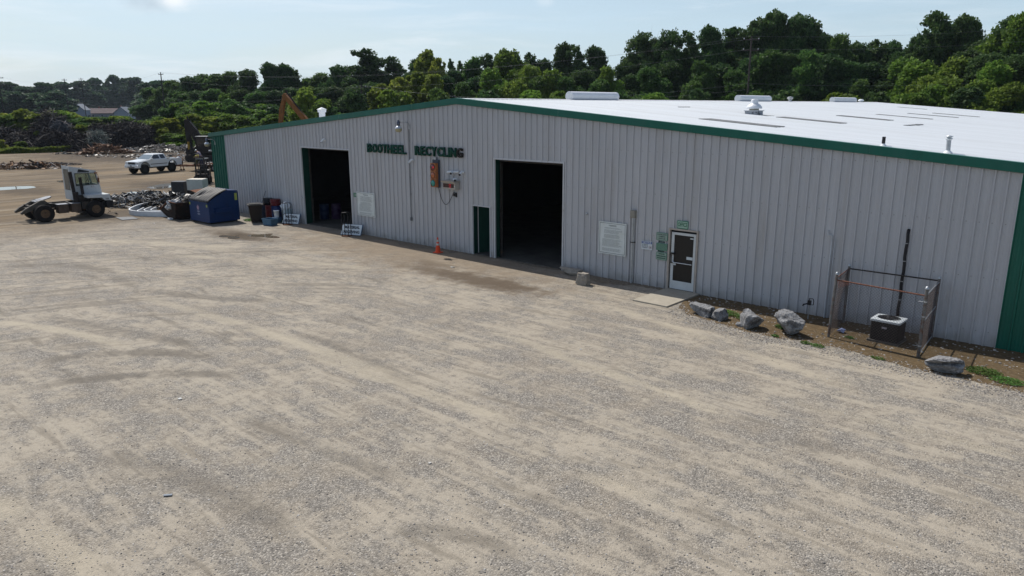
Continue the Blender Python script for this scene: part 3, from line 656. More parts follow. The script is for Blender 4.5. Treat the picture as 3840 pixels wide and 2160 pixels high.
for z, nm in ((1.70, 'upper'), (1.355, 'lower')):
    g = MB(); g.box(-.15, .13, -.008, 0, 0, .03)
    for k in range(9): g.box(-.14+k*.03, -.12+k*.03, -.010, -.008, .006, .024)
    tag(g.build('label_strip', darkgreen, loc=(10.54, -.052, z)), 'thin dark green strip, the %s one between the stacked green signs' % nm, 'strip')
t = empty('notice_sign', (9.915, -.052, 1.355), 0, 'white sign with a blue NOTICE band forbidding firearms, right of the grey conduit', 'sign')
g = MB(); g.prism(rrect(-.23, .23, 0, .32, .02), 'y', -.006, 0); g.build('panel', signw, t)
g = MB(); g.box(-.215, .215, -.0085, -.006, .22, .305); g.build('band', mat('notice_blue', (0.015, 0.06, 0.26), .4), t)
text_obj('lettering', 'NOTICE', .085, signw, t, depth=.0006, T=TR(0, -.0095, .262), bold=.003, width=.36)
for k, s in enumerate(('NO FIREARMS', 'ALLOWED ON', 'PREMISES')): text_obj('lettering', s, .045, inkm, t, depth=.0006, T=TR(-.075, -.007, .178-k*.052), bold=.001, width=.25-.03*(k == 2))
g = MB(); c = (.148, .10)
for i in range(20):
    a0, a1 = R(18*i), R(18*(i+1))
    g.add([(c[0]+q*math.cos(a), -.0075, c[1]+q*math.sin(a)) for a, q in ((a0, .06), (a1, .06), (a1, .05), (a0, .05))], [(0, 1, 2, 3)])
g.build('ring', mat('notice_red', (.35, .1, .1), .5), t)
g = MB(); g.prism([(-.035, .012), (.03, .022), (.034, .0), (.012, -.004), (.022, -.036), (.006, -.036), (-.004, -.002), (-.035, -.002)], 'y', -.0085, -.0078, T=TR(.148, 0, .10)); g.build('pistol_mark', inkm, t)
smallsign('hours_sign', -7.80, -7.33, 1.92, 2.14, 'small green sign with a pale oval beside the left notice board', 'sign', mat('sign_mid_green2', (0.13, 0.24, 0.17), .5, 0, .1, 8), sgreen, [], inkm)
o = [q for q in COL.objects if q.name == 'hours_sign'][0]
g = MB(); g.prism([(.14*math.cos(R(a)), .11+.045*math.sin(R(a))) for a in range(0, 360, 20)], 'y', -.0185, -.0166); g.build('oval', pale, o)

# traffic signal
sig = empty('traffic_signal', (-1.36, -.03, 2.88), 0, 'orange three-lens traffic signal with red, amber and green lenses on the wall', 'traffic light')
om = mat('signal_orange', (0.42, 0.155, 0.06), 0.55, 0, 0.2, 6.0)
g = MB(); g.box(-.20, .20, -.09, 0, -.02, 1.24); g.build('backplate', mat('signal_back', (.06, .07, .09), .6), sig)
for k in range(3):
    z = .185+k*.365
    g = MB(); g.box(-.17, .17, -.27, -.09, z-.178, z+.178); g.build('housing', om, sig, bevel=.012)
    g = MB(); g.lathe([(.152, 0), (.152, .02), (.14, .02), (.14, 0.0)], n=28, T=TR(0, -.271, z, rx=R(90)), caps=False); g.build('lens_rim', blackm, sig)
    lm = [mat('lens_green', (0.01, .20, .16), .15, 0, .15, 20, spec=.8, emit=((0.0, .16, .12), .06)), mat('lens_amber', (.42, .10, .02), .15, 0, .15, 20, spec=.8), mat('lens_red', (.16, .012, .015), .15, 0, .2, 20, spec=.8)][k]
    g = MB(); g.lathe([(.138, .004), (.12, .02), (.08, .034), (.04, .041), (.0001, .043)], n=24, T=TR(0, -.272, z, rx=R(90))); ln = g.build('lens', lm, sig)
    if k == 2: g = MB(); g.lathe([(.045, .0), (.03, .012), (.0001, .016)], n=14, T=TR(.075, -.305, z, rx=R(90))); g.build('lit_spot', mat('lamp_red', (.5, .01, .02), .3, emit=((1, .03, .05), .22)), ln)
    for q in (-.07, .07): g = MB(); g.cyl((.17, -.17, z+q), (.20, -.17, z+q), .02, n=8); g.build('hinge', om, sig)
g = MB(); g.box(-.05, .05, -.12, -.02, 1.24, 1.36); g.build('mount', galv, sig)
path = []
for i in range(25):
    u = i/24; x = -1.27+1.07*u; z = 2.90-.66*math.sin(math.pi*min(1, u*1.06)**.85)*1.07-.2*u
    path.append((x, -.06, z))
g = MB(); g.tube(path, .012, 6); g.cyl(path[-1], (-.16, -.06, 2.68), .012); g.box(-.26, -.14, -.10, -.03, 2.54, 2.66); g.box(-.12, -.08, -.09, -.03, 2.5, 2.7)
tag(g.build('black_cable', blackm), 'black cable drooping from the traffic signal to a small outlet under the display', 'cable')
# weight display
wd = empty('weight_display', (-.335, -.03, 2.86), 0, 'beige weight display box with a dark red digital screen below the cameras', 'display')
bg_ = mat('display_beige', (.42, .38, .33), .5, 0, .12, 5)
g = MB(); g.box(-.36, .44, -.28, 0, 0, .34); g.build('case', bg_, wd, bevel=.01)
g = MB(); g.prism([(-.28, .30), (-.36, .31), (-.40, .37), (-.24, .37), (0, .40), (0, .345), (-.27, .345)], 'x', -.40, .47); g.build('hood', bg_, wd)
g = MB(); g.box(-.34, .36, -.285, -.28, .075, .255); sc = g.build('screen', mat('display_dark', (.03, .004, .006), .25, spec=.6), wd)
g = MB()
for a in ((.06, .16, .225, .235), (.06, .07, .15, .235), (.15, .16, .15, .235), (.06, .07, .095, .15), (.15, .16, .095, .15), (.06, .16, .09, .1)): g.box(a[0], a[1], -.288, -.285, a[2], a[3])
g.build('digit', mat('digit_red', (.4, .01, .02), .4, emit=((.8, .01, .03), .55)), sc)
g = MB(); g.box(.385, .43, -.286, -.28, .13, .18); g.build('button', signw, wd)
# cameras
camw = mat('camera_white', (.68, .70, .72), .35)
def bullet(x, z, dirv, label, s=1.0, y=-.03):
    t = empty('security_camera', (x, y, z), 0, label, 'camera', 'security cameras on the front wall')
    d = Vector(dirv).normalized(); p0 = Vector((0, -.10*s, -.01))
    g = MB(); g.lathe([(.05*s, 0), (.05*s, .02*s), (.02*s, .035*s)], n=12, T=TR(0, 0, 0, rx=R(90))); g.cyl((0, -.02*s, 0), p0, .014*s, n=8); g.build('mount', camw, t)
    g = MB(); g.cyl(p0-d*.06*s, p0+d*.13*s, .045*s, n=14); g.build('body', camw, t)
    g = MB(); g.cyl(p0+d*.13*s, p0+d*.136*s, .042*s, n=14); g.build('lens', blackm, t)
bullet(-.36, 3.63, (-1, -.35, -.15), 'white bullet camera pointing left, leftmost of the row above the weight display', 1.25)
bullet(-.20, 3.62, (.3, -1, -.25), 'white bullet camera facing out, second in the row above the weight display', 1.25)
bullet(.05, 3.65, (-.7, -.5, -.1), 'white bullet camera pointing aside, third in the row above the weight display', 1.1)
bullet(.36, 3.64, (.25, -1, -.55), 'white bullet camera tilted down, rightmost of the row above the weight display', 1.3)
bullet(-.02, 3.32, (.9, -.6, -.2), 'white camera sitting low on top of the weight display hood', 1.2, -.12)
bullet(-3.02, 4.02, (-.6, -.8, -.9), 'white camera in the gap under the last L of BOOTHEEL', 1.3)
bullet(-10.1, 4.78, (-.3, -.8, -.9), 'white camera above the left truck door', 1.3)
for x, z, s in ((-12.71, 1.49, 'small round wall knob just left of the left truck door'), (7.16, 2.42, 'small round wall fitting right of the middle truck door')):
    g = MB(); g.lathe([(.05, 0), (.05, .03), (.035, .045), (.0001, .05)], n=14, T=TR(0, 0, 0, rx=R(90))); tag(g.build('wall_fitting', galv, loc=(x, -.03, z)), s, 'fitting')
# barn lights
def barn(x, z, dy, label, tilt=0.0):
    t = empty('barn_light', (x, -.03, z), 0, label, 'lamp')
    g = MB(); path = [(0, 0, 0), (0, -.02, .12), (0, -.08, .22), (0, -.18, .26), (0, -dy, .27)]; g.tube(path, .018, 8); g.box(-.05, .05, -.012, .01, -.08, .06); g.build('arm', galv, t)
    c = (0, -dy-.04, 0)
    g = MB(); g.lathe([(.06, .09), (.075, .11), (.08, .26), (.05, .29), (.045, .36), (.0001, .37)], c, 14); g.cyl((0, -dy+.06, .27), (0, -dy-.02, .27), .035, n=8); g.build('housing', mat('lamp_housing', (.10, .11, .14), .4, .5, .2), t)
    g = MB(); g.lathe([(.17, -.02), (.165, .0), (.12, .06), (.07, .10), (.05, .11)], c, 20); g.build('shade', mat('aluminium_shade', (.62, .64, .67), .3, .6), t)
    g = MB(); g.lathe([(.16, -.022), (.155, -.10), (.12, -.17), (.0001, -.19)], c, 20); g.build('globe', mat('yellowed_globe', (.42, .38, .24), .35, 0, .1), t)
barn(-3.2, 5.52, .62, 'round yard lamp with a yellowed globe, high above the L of BOOTHEEL')
barn(-22.35, 4.22, .50, 'yard lamp on a curved arm at the far left green corner of the building')
g = MB(); g.cyl((-22.86, -.05, 3.72), (-22.8, -.18, 3.76), .05, n=10); g.lathe([(.07, 0), (.06, .05), (.0001, .08)], (-22.83, -.2, 3.72), 12)
tag(g.build('flood_light', camw), 'small white flood lamp under the yard lamp at the green corner', 'lamp')
g = MB(); g.cyl((-3.22, -.05, 5.45), (-3.26, -.05, 1.25), .016, n=8); g.box(-3.31, -3.21, -.10, -.03, 1.12, 1.28)
for z in (4.9, 4.1, 3.2, 2.4): g.box(-3.27, -3.19, -.072, -.03, z, z+.02)
tag(g.build('electric_conduit', mat('conduit_grey', (.17, .18, .19), .5, .3)), 'thin grey conduit running down the wall from the yard lamp to a small box', 'conduit')
# grey riser with a box beside the board
t = empty('conduit_riser', (9.31, -.03, 0), 0, 'thick grey pipe with a square box on top, between notice board and blue NOTICE sign', 'pipe')
g = MB(); g.cyl((0, -.06, 0), (0, -.06, 2.5), .040, n=12); g.cyl((.055, -.05, .05), (.055, -.05, 2.5), .022, n=8); g.build('pipe', galv, t)
g = MB(); g.box(-.09, .12, -.15, 0, 2.48, 2.76); g.build('junction_box', mat('box_tan', (.28, .26, .22), .6, 0, .15), t, bevel=.02)
g = MB(); g.box(-.06, .10, -.108, 0, 1.55, 1.58); g.build('clamp', darksteel, t)
# gas pipe, spigot, line set
g = MB(); g.tube([(16.30, 0, 2.74), (16.30, -.07, 2.74), (16.30, -.07, 2.62), (16.44, -.07, 2.62), (16.44, -.07, 0.0)], .020, 8)
g.cyl((16.52, -.05, 2.5), (16.52, -.05, .0), .012, n=6)
tag(g.build('vent_pipe', mat('painted_pipe', (.52, .54, .56), .5)), 'thin pale pipe with an elbow at its top, left of the fenced air conditioner', 'pipe')
t = empty('water_hydrant', (16.12, -.55, 0), 0, 'black yard hydrant with a loop handle standing by the wall', 'hydrant')
g = MB(); g.cyl((0, 0, 0), (0, 0, .5), .018, n=8); g.build('pipe', galv, t)
g = MB(); g.box(-.05, .05, -.04, .04, .46, .60); g.cyl((0, 0, .52), (-.15, -.06, .46), .022, n=8); g.cyl((-.15, -.06, .48), (-.17, -.07, .41), .02, n=8); g.build('head', blackm, t)
g = MB(); g.tube([(0, 0, .6), (-.02, 0, .66), (.10, 0, .67), (.13, 0, .60), (.12, 0, .48), (.07, 0, .47)], .013, 6); g.build('handle', blackm, t)
t = empty('line_set', (18.53, -.03, 0), 0, 'thick black insulated pipe rising up the wall behind the air conditioner', 'pipe')
g = MB(); pts = [(0, -.02, 3.02), (0, -.06, 2.98)]+[(.012*math.sin(k*1.7), -.065, 2.9-k*.22) for k in range(12)]+[(-.03, -.3, .35), (-.03, -.6, .32)]
g.tube(pts, .042, 10); g.build('pipe', blackm, t)
g = MB()
for z in (2.62, 2.1, 1.5, .95): g.cyl((0, -.065, z), (0, -.065, z+.02), .05, n=12)
g.build('clamp', galv, t)
# ------------------------------------------------------------ roof things
def rz_(x, y=0): return HR-SL*abs(x)
def ridgevent(y0, y1, label):
    t = empty('ridge_vent', (0, y0, HR), 0, label, 'roof vent', 'ridge vents')
    L_ = y1-y0; g = MB(); n = 16; r = .235; c = .19
    pts = [(r*1.02*math.cos(2*math.pi*i/n), c+r*math.sin(2*math.pi*i/n)) for i in range(n)]
    g.prism(pts, 'y', .03, L_-.03, smooth=True); g.build('hood', mat('vent_white', (.66, .68, .71), .45, .1, .05), t)
    g = MB(); q = [(x*1.04, (z-c)*1.04+c) for x, z in pts]; g.prism(q, 'y', 0, .03); g.prism(q, 'y', L_-.03, L_); g.build('end_plate', mat('vent_end', (.60, .62, .64), .5), t)
    g = MB(); g.box(-.16, .16, .1, L_-.1, -.04, .05); g.build('throat', galv, t)
ridgevent(8.05, 12.3, 'long white cylindrical ridge vent, the one nearest the gable'); ridgevent(27.6, 32.9, 'white cylindrical ridge vent behind the mushroom fan'); ridgevent(46.6, 52.6, 'white cylindrical ridge vent farthest along the roof')
t = empty('exhaust_fan', (8.45, 11.55, rz_(8.45)), 0, 'white mushroom exhaust fan on a square curb on the roof slope', 'roof fan')
g = MB(); g.box(-.46, .46, -.46, .46, -.06, .27); g.build('curb', mat('curb_grey', (.30, .33, .37), .6, 0, .25, 5, over=(.06, .06, .07), over_scale=3, over_lo=.5, over_hi=.65), t)
g = MB(); g.box(-.52, .52, -.52, .52, .27, .33); g.build('flange', mat('flange_grey', (.42, .45, .48), .5), t)
g = MB(); g.lathe([(.33, .33), (.33, .50)], n=24); g.build('louver', mat('louver_beige', (.45, .43, .36), .6, 0, .3, 15), t)
g = MB(); g.lathe([(.53, .46), (.54, .52), (.50, .64), (.40, .76), (.27, .84), (.24, .95), (.25, 1.12), (.22, 1.17), (.0001, 1.18)], n=28); g.build('hood', mat('vent_white', (.66, .68, .71), .45, .1, .05), t)
g = MB(); g.cbox((0, 0, .0), (2.6, 1.15, .045), rot=Matrix.Rotation(math.atan(SL), 3, 'Y')); t.scale = (.68, .68, .60); g.build('tar_flashing', mat('tar_flash', (.20, .21, .21), .8, 0, .4, 6), t)
t = empty('plumbing_vent', (17.32, .9, rz_(17.32)), 0, 'short black pipe standing on the roof near the edge', 'vent pipe')
g = MB(); g.cyl((0, 0, -.03), (0, 0, .37), .062, n=14); g.build('pipe', blackm, t)
g = MB(); g.lathe([(.13, .0), (.075, .06), (.066, .09)], n=14); g.build('flashing', roofm, t); t.scale = (.8, .8, .72)
t = empty('flue_pipe', (19.05, .9, rz_(19.05)), 0, 'grey metal flue with a round cap on the roof near the right', 'flue')
g = MB(); g.cyl((0, 0, -.03), (-.02, 0, .50), .075, n=16); g.build('pipe', galv, t)
g = MB(); g.lathe([(.085, .46), (.09, .50), (.12, .50), (.12, .53), (.075, .55), (.075, .58), (.125, .585), (.13, .60), (.0001, .64)], (-.02, 0, 0), 18); t.scale = (.8, .8, .78); g.build('cap', mat('cap_grey', (.55, .58, .60), .4, .4), t)
g = MB(); g.lathe([(.17, .0), (.10, .07), (.08, .1)], n=16); g.build('flashing', roofm, t)
t = empty('flue_stack', (-19.15, 6.0, rz_(19.15)), 0, 'square white flue stack with a pyramid cap rising beyond the left roof edge', 'flue')
g = MB(); g.box(-.145, .145, -.145, .145, -.05, 1.02); g.build('shaft', whitem, t)
g = MB(); g.box(-.2, .2, -.2, .2, .98, 1.16); g.build('collar', whitem, t)
g = MB(); g.add([(-.25, -.25, 1.17), (.25, -.25, 1.17), (.25, .25, 1.17), (-.25, .25, 1.17), (0, 0, 1.32)], [(0, 1, 4), (1, 2, 4), (2, 3, 4), (3, 0, 4), (0, 3, 2, 1)]); g.build('cap', whitem, t)
t = empty('turbine_vent', (0.05, 36.9, HR), 0, 'small ribbed turbine vent on the ridge between the two farther ridge vents', 'roof vent')
g = MB(); g.cyl((0, 0, 0), (0, 0, .16), .12, n=14); g.build('neck', galv, t)
g = MB()
for i in range(16):
    a = 2*math.pi*i/16; pr = [(.12, .16), (.21, .21), (.24, .28), (.21, .35), (.10, .39)]
    for (r0, z0), (r1, z1) in zip(pr, pr[1:]):
        g.add([(r0*math.cos(a), r0*math.sin(a), z0), (r0*math.cos(a+.32), r0*math.sin(a+.32), z0), (r1*math.cos(a+.32), r1*math.sin(a+.32), z1), (r1*math.cos(a), r1*math.sin(a), z1)], [(0, 1, 2, 3)])
g.lathe([(.10, .385), (.0001, .41)], n=14); g.build('turbine', mat('turbine_grey', (.45, .46, .46), .4, .5, .4, 30), t)
t = empty('cap_vent', (0.05, 54.4, HR), 0, 'small white domed vent at the far end of the ridge', 'roof vent')
g = MB(); g.cyl((0, 0, 0), (0, 0, .14), .16, n=14); g.build('neck', galv, t)
g = MB(); g.lathe([(.27, .12), (.26, .2), (.18, .27), (.0001, .30)], n=18); g.build('hood', whitem, t)
# conduit of the second power feed at far gable is hidden; drums just inside the left truck door
for x, y, c, s in ((-13.24, 1.75, (.008, .02, .06), 'blue drum standing inside the dark left truck doorway'), (-12.85, 2.3, (.035, .014, .05), 'purple drum beside the blue one inside the dark left doorway')):
    t = empty('steel_drum', (x, y, .03), 0, s, 'drum'); mm = mat('drum_'+str(x), c, .4, 0, .2)
    g = MB(); g.lathe([(.28, 0), (.29, .03), (.285, .28), (.3, .3), (.285, .32), (.285, .56), (.3, .58), (.285, .6), (.285, .86), (.29, .88), (.27, .87), (.27, .85)], n=24); g.build('body', mm, t)
    g = MB(); g.cyl((.15, 0, .85), (.15, 0, .875), .03, n=8); g.build('bung', blackm, t)
# ------------------------------------------------------------ rocks
rockm = mat('limestone', (0.25, 0.25, 0.255), 0.9, 0, 0.45, 6.0, bump=0.05, bs=11, over=(0.09, 0.088, 0.09), over_scale=5.0, over_lo=0.47, over_hi=0.62)
rock2 = mat('tan_rock', (0.30, 0.27, 0.23), 0.9, 0, 0.35, 4.0, bump=0.03, bs=7, over=(0.15, 0.14, 0.13), over_scale=4.0, over_lo=0.52, over_hi=0.66)
from mathutils import noise as mn
def rock(loc, size, rz, label, seed, cuts=9, blocky=False, m=None, tilt=0.0, name='boulder', sub=5):
    bm = bmesh.new(); bmesh.ops.create_icosphere(bm, subdivisions=sub, radius=1.0); r = random.Random(seed)
    pl = []
    for i in range(cuts):
        nrm = Vector((r.gauss(0, 1), r.gauss(0, 1), r.gauss(0, .7))).normalized(); pl.append((nrm, r.uniform(.50, .80)))
    pl.append((Vector((0, 0, 1)), r.uniform(.6, .75)))
    if blocky: pl = [(Vector(q).normalized(), d_) for q, d_ in (((1, .1, .15), .60), ((-1, .1, .1), .58), ((.1, 1, 0), .6), ((0, -1, .12), .56), ((0, .08, 1), .52), ((1, 1, .2), .8), ((-1, -1, .3), .78))]
    off = Vector((seed*3.1, seed*1.7, 0))
    for v in bm.verts:
        p = v.co.copy(); p = Vector((p.x*1.05, p.y*1.05, p.z))
        for nrm, d in pl:
            q = p.dot(nrm)
            if q > d: p -= nrm*(q-d)*.96
        k = mn.fractal(p*1.6+off, .8, 2.1, 6)*.13+(abs(mn.noise(p*Vector((3, 3, 5)).length*.6+off))-.2)*.10; k += mn.ridged_multi_fractal(p*Vector((1, 1, 2.6)).length*.9+off, .9, 2.2, 3, 1, 2)*.03
        p = p*(1+k)
        if seed == 21:
            p.z = min(p.z, .55); w_ = math.exp(-((p.z-.12-.12*math.sin(p.x*3))/.13)**2)
            if p.y < .2: p.y += .42*w_
        v.co = Vector((p.x*size[0]/1.9, p.y*size[1]/1.8, p.z*size[2]/1.75))
    me = bpy.data.meshes.new(name); bm.to_mesh(me); bm.free(); me.materials.append(m or rockm)
    zmin = min(v.co.z for v in me.vertices)
    o = bpy.data.objects.new(name, me); COL.objects.link(o)
    o.location = (loc[0], loc[1], -zmin*.70); o.rotation_euler = (tilt, tilt*.5, rz)
    return tag(o, label, 'boulder', 'rocks along the office wall')
rock((13.42, -2.30), (.84, .52, .40), R(-12), 'long pale boulder just right of the office door slab', 3, tilt=R(8))
rock((14.08, -2.36), (.60, .48, .40), R(-30), 'smaller boulder touching the long pale one near the door slab', 5)
rock((15.10, -2.54), (.95, .62, .62), R(-20), 'big pale boulder with a ridge, middle of the row of four', 11, tilt=R(14))
rock((16.30, -2.38), (.98, .68, .78), R(-15), 'biggest grey boulder, nearest the fenced air conditioner on its left', 8, tilt=R(6))
rock((20.36, -3.0), (.84, .58, .50), R(8), 'layered boulder with a dark split at the right, below the fence corner', 21, tilt=R(-4), cuts=10)
rock((8.10, -1.45), (.62, .50, .58), R(5), 'tan blocky rock in the sun by the right jamb of the middle truck door', 17, m=rock2, blocky=True)
rock((6.85, -.45), (1.3, .45, .32), R(4), 'low dark rock lying in the shade against the right jamb of the middle truck door', 23, m=rock2)
rock((14.90, -2.62), (.34, .24, .14), R(30), 'small flat stone beside the big ridged boulder', 31, sub=3)

# ------------------------------------------------------------ weeds: one object for each clump
weedm = leafmat('weed_leaf', [(.05, .12, .02), (.09, .19, .035), (.14, .26, .06)], .25)
def weed(x, y, r, h, n, label, m=None, name='weed_clump'):
    g = MB()
    for i in range(n):
        a = random.uniform(0, 6.28); q = r*random.random()**.6; px, py = q*math.cos(a)*1.0, q*math.sin(a)*.6; z = h*random.random()*(1-q/r*.6)
        for k in range(3):
            s = random.uniform(.012, .03); b = random.uniform(0, 6.28); d = Vector((math.cos(b), math.sin(b), random.uniform(-.2, .8))).normalized(); u = d.orthogonal().normalized()*s*.45
            c = Vector((px, py, z+.01)); g.add([c-u, c+d*s*1.2-u*.2, c+d*s*2, c+u], [(0, 1, 2, 3)])
    return tag(g.build(name, m or weedm, loc=(x, y, .006), fixn=False), label, 'weeds', 'weed clumps in the soil bed')
for a in ((14.0, -1.75, .42, .16, 420, 'weeds behind the first two boulders by the door slab'), (14.75, -1.9, .38, .18, 420, 'weeds between the second boulder and the ridged one'), (15.98, -2.05, .28, .14, 330, 'bright weeds between the ridged boulder and the biggest one'),
          (21.2, -2.5, .42, .16, 480, 'bushy weeds right of the layered boulder'), (21.75, -2.85, .40, .12, 380, 'trailing weeds at the lower right of the layered boulder'), (16.1, -3.0, .12, .06, 60, 'tiny weed below the biggest boulder'),
          (17.0, -3.05, .16, .07, 90, 'small weed at the gravel edge left of the fence'), (17.35, -3.12, .2, .07, 100, 'small weed at the gravel edge under the fence corner'), (18.9, -3.1, .18, .05, 70, 'sparse weed at the gravel edge under the middle of the fence'),
          (17.75, -1.75, .13, .06, 70, 'little weed inside the fence, front left'), (-16.05, -1.5, .5, .14, 420, 'weeds between the blue dumpster and the brown cart'), (-14.5, -.55, .5, .12, 300, 'weeds under the drums'), (-18.3, .15, .0001+.5, .5, 300, 'tall weeds behind the blue dumpster')): weed(*a)

# ------------------------------------------------------------ fenced air conditioner
cage = empty('chain_link_fence', (0, 0, 0), 0, 'small rusty chain link enclosure standing around the air conditioner', 'fence')
pm = mat('fence_post', (.17, .165, .16), .6, .4, .25, 8, over=(.13, .07, .045), over_scale=6, over_lo=.5, over_hi=.65); wm = mat('fence_wire', (.12, .10, .095), .6, .5, .3, 10)
FL, FRt, BR, BL = (17.28, -2.01), (19.65, -2.24), (19.50, -.22), (17.08, -.22)
for (x, y), h, r in ((FL, 1.86, .036), (FRt, 1.86, .042), (BR, 1.76, .036), (BL, 1.78, .036)):
    g = MB(); dx = .03 if (x, y) == FL else 0; g.cyl((x-dx, y, 0), (x+dx, y, h), r, n=12); p = g.build('post', pm, cage)
    g = MB(); g.lathe([(r*1.25, 0), (r*1.2, .03), (r*.7, .06), (.0001, .075)], (x+dx, y, h), 12); g.build('cap', galv, p)
railm = mat('rusty_rail', (.17, .075, .05), .7, .3, .3, 8)
def rail(a, b_, za, zb, m, r=.02):
    g = MB(); g.cyl((*a, za), (*b_, zb), r, n=8); g.build('rail', m, cage)
rail(FL, FRt, 1.70, 1.68, railm); rail(BL, BR, 1.70, 1.70, darksteel); rail(FL, BL, 1.72, 1.70, railm, .016); rail(FRt, BR, 1.68, 1.66, galv, .018); rail(FRt, BR, .95, .95, galv, .018); rail(FRt, BR, .06, .06, galv, .018)
def mesh_panel(a, b_, z0, z1, step=.075, sag=0.0, spikes=True):
    a = Vector((*a, 0)); b_ = Vector((*b_, 0)); w = (b_-a).length; u = (b_-a).normalized(); nrm = Vector((-u.y, u.x, 0)); h = z1-z0; g = MB(); r = .0026
    def P(s, z): return a+u*s+Vector((0, 0, z0+z))+nrm*sag*math.sin(math.pi*max(0, min(1, s/w)))*math.sin(3*z)
    def strand(p, q):
        k = 4 if sag else 1
        for i in range(k):
            A = (p[0]+(q[0]-p[0])*i/k, p[1]+(q[1]-p[1])*i/k); B = (p[0]+(q[0]-p[0])*(i+1)/k, p[1]+(q[1]-p[1])*(i+1)/k)
            g.cyl(P(*A), P(*B), r, n=3, caps=False)
    s = -h
    while s < w:
        lo = max(0, s); hi = min(w, s+h)
        if hi > lo: strand((lo, lo-s), (hi, hi-s)); strand((lo, h-(lo-s)), (hi, h-(hi-s)))
        s += step
    if spikes:
        s = .04
        while s < w: g.cyl(P(s, h), P(s+.02, h+.05), r*1.2, n=3, caps=False); s += step*2
    g.build('mesh_panel', wm, cage)
mesh_panel(FL, FRt, .05, 1.70, .082); mesh_panel(FL, BL, .05, 1.72, .06, .05); mesh_panel(FRt, BR, .05, 1.67, .06)
g = MB()
for k in range(8): g.cyl((17.33+k*.04, -2.02, 1.72-k*.01), (17.42+k*.045, -2.06, 1.50+.02*k), .007, n=4)
g.build('tie_wire', mat('copper_wire', (.38, .16, .11), .5, .3), cage)
g = MB()
for z in (.3, 1.1, 1.5): g.cyl((FRt[0], FRt[1], z), (FRt[0], FRt[1], z+.035), .05, n=12); g.cyl((FRt[0]-.05, FRt[1]-.03, z+.02), (FRt[0]-.16, FRt[1]-.02, z+.01), .008, n=5)
g.build('clamp', galv, cage)
ac = empty('air_conditioner', (18.60, -1.26, 0), R(-2), 'dark square air conditioner with a light grey top and fan grille inside the fence', 'air conditioner')
ac.scale = (.92, .92, 1.0)
acd = mat('ac_dark', (.014, .014, .016), .5, .2, .25, 30)
g = MB(); g.prism(rrect(-.40, .40, -.36, .36, .06), 'z', .06, .60, smooth=False); g.build('body', acd, ac)
g = MB()
for k in range(21):
    z = .09+k*.0235; g.prism(rrect(-.406, .406, -.366, .366, .06), 'z', z, z+.008)
g.build('louver', mat('ac_louver', (.022, .021, .022), .5, .2), ac)
g = MB(); g.prism(rrect(-.46, .46, -.42, .42, .05), 'z', -.02, .06); g.build('pad', mat('ac_pad', (.10, .09, .08), .8), ac)
actop = mat('ac_top', (.50, .54, .57), .4, .1, .05)
g = MB(); pr = rrect(-.43, .43, -.39, .39, .07, 5); n_ = len(pr)
ci = [(.33*math.cos(2*math.pi*i/n_+.0), .30*math.sin(2*math.pi*i/n_)) for i in range(n_)]
g.add([(x, y, .60) for x, y in pr]+[(x, y, .655) for x, y in pr]+[(x, y, .675) for x, y in ci]+[(x, y, .58) for x, y in ci],
      [(i, (i+1) % n_, n_+(i+1) % n_, n_+i) for i in range(n_)]+[(n_+i, n_+(i+1) % n_, 2*n_+(i+1) % n_, 2*n_+i) for i in range(n_)]+[(2*n_+i, 2*n_+(i+1) % n_, 3*n_+(i+1) % n_, 3*n_+i) for i in range(n_)])
tp = g.build('top', actop, ac)
g = MB()
for i in range(36):
    a = 2*math.pi*i/36; g.cyl((.07*math.cos(a), .07*math.sin(a), .705), (.33*math.cos(a), .30*math.sin(a), .675), .0035, n=4)
for q in (.12, .19, .26, .32): g.tube([(q*math.cos(2*math.pi*i/24), q*.92*math.sin(2*math.pi*i/24), .705-.03*(q-.07)/.26) for i in range(25)], .0035, 4)
g.lathe([(.085, .70), (.07, .712), (.0001, .714)], n=16); g.build('grille', acd, tp)
g = MB()
for k in range(3): g.cbox((.15*math.cos(k*2.09), .15*math.sin(k*2.09), .62), (.26, .12, .01), rot=Matrix.Rotation(k*2.09, 3, 'Z') @ Matrix.Rotation(.4, 3, 'X'))
g.cyl((0, 0, .58), (0, 0, .64), .05, n=10); g.build('fan', mat('fan_grey', (.2, .21, .22), .4, .5), ac)
g = MB(); g.box(-.07, .07, -.372, -.36, .42, .47); g.build('badge', mat('badge_grey', (.35, .33, .38), .4), ac)
g = MB(); c = []
bmv = [( .12, .05, .10), (-.08, .1, .06), (0, -.1, .12), (-.12, -.05, .05), (.06, .12, .03), (.02, 0, .15), (-.05, .03, .02), (.1, -.08, .02)]
g.add([(x, y, z) for x, y, z in bmv], [(0, 5, 2), (5, 1, 3), (5, 3, 2), (0, 4, 5), (4, 1, 5), (0, 2, 7), (7, 2, 3), (0, 7, 4), (4, 6, 1), (6, 3, 1)])
tag(g.build('plastic_bag', mat('bag_blue_white', (.35, .40, .62), .5, 0, .4, 12), loc=(17.38, -1.35, .01)), 'crumpled pale blue plastic bag inside the left end of the fence', 'bag')

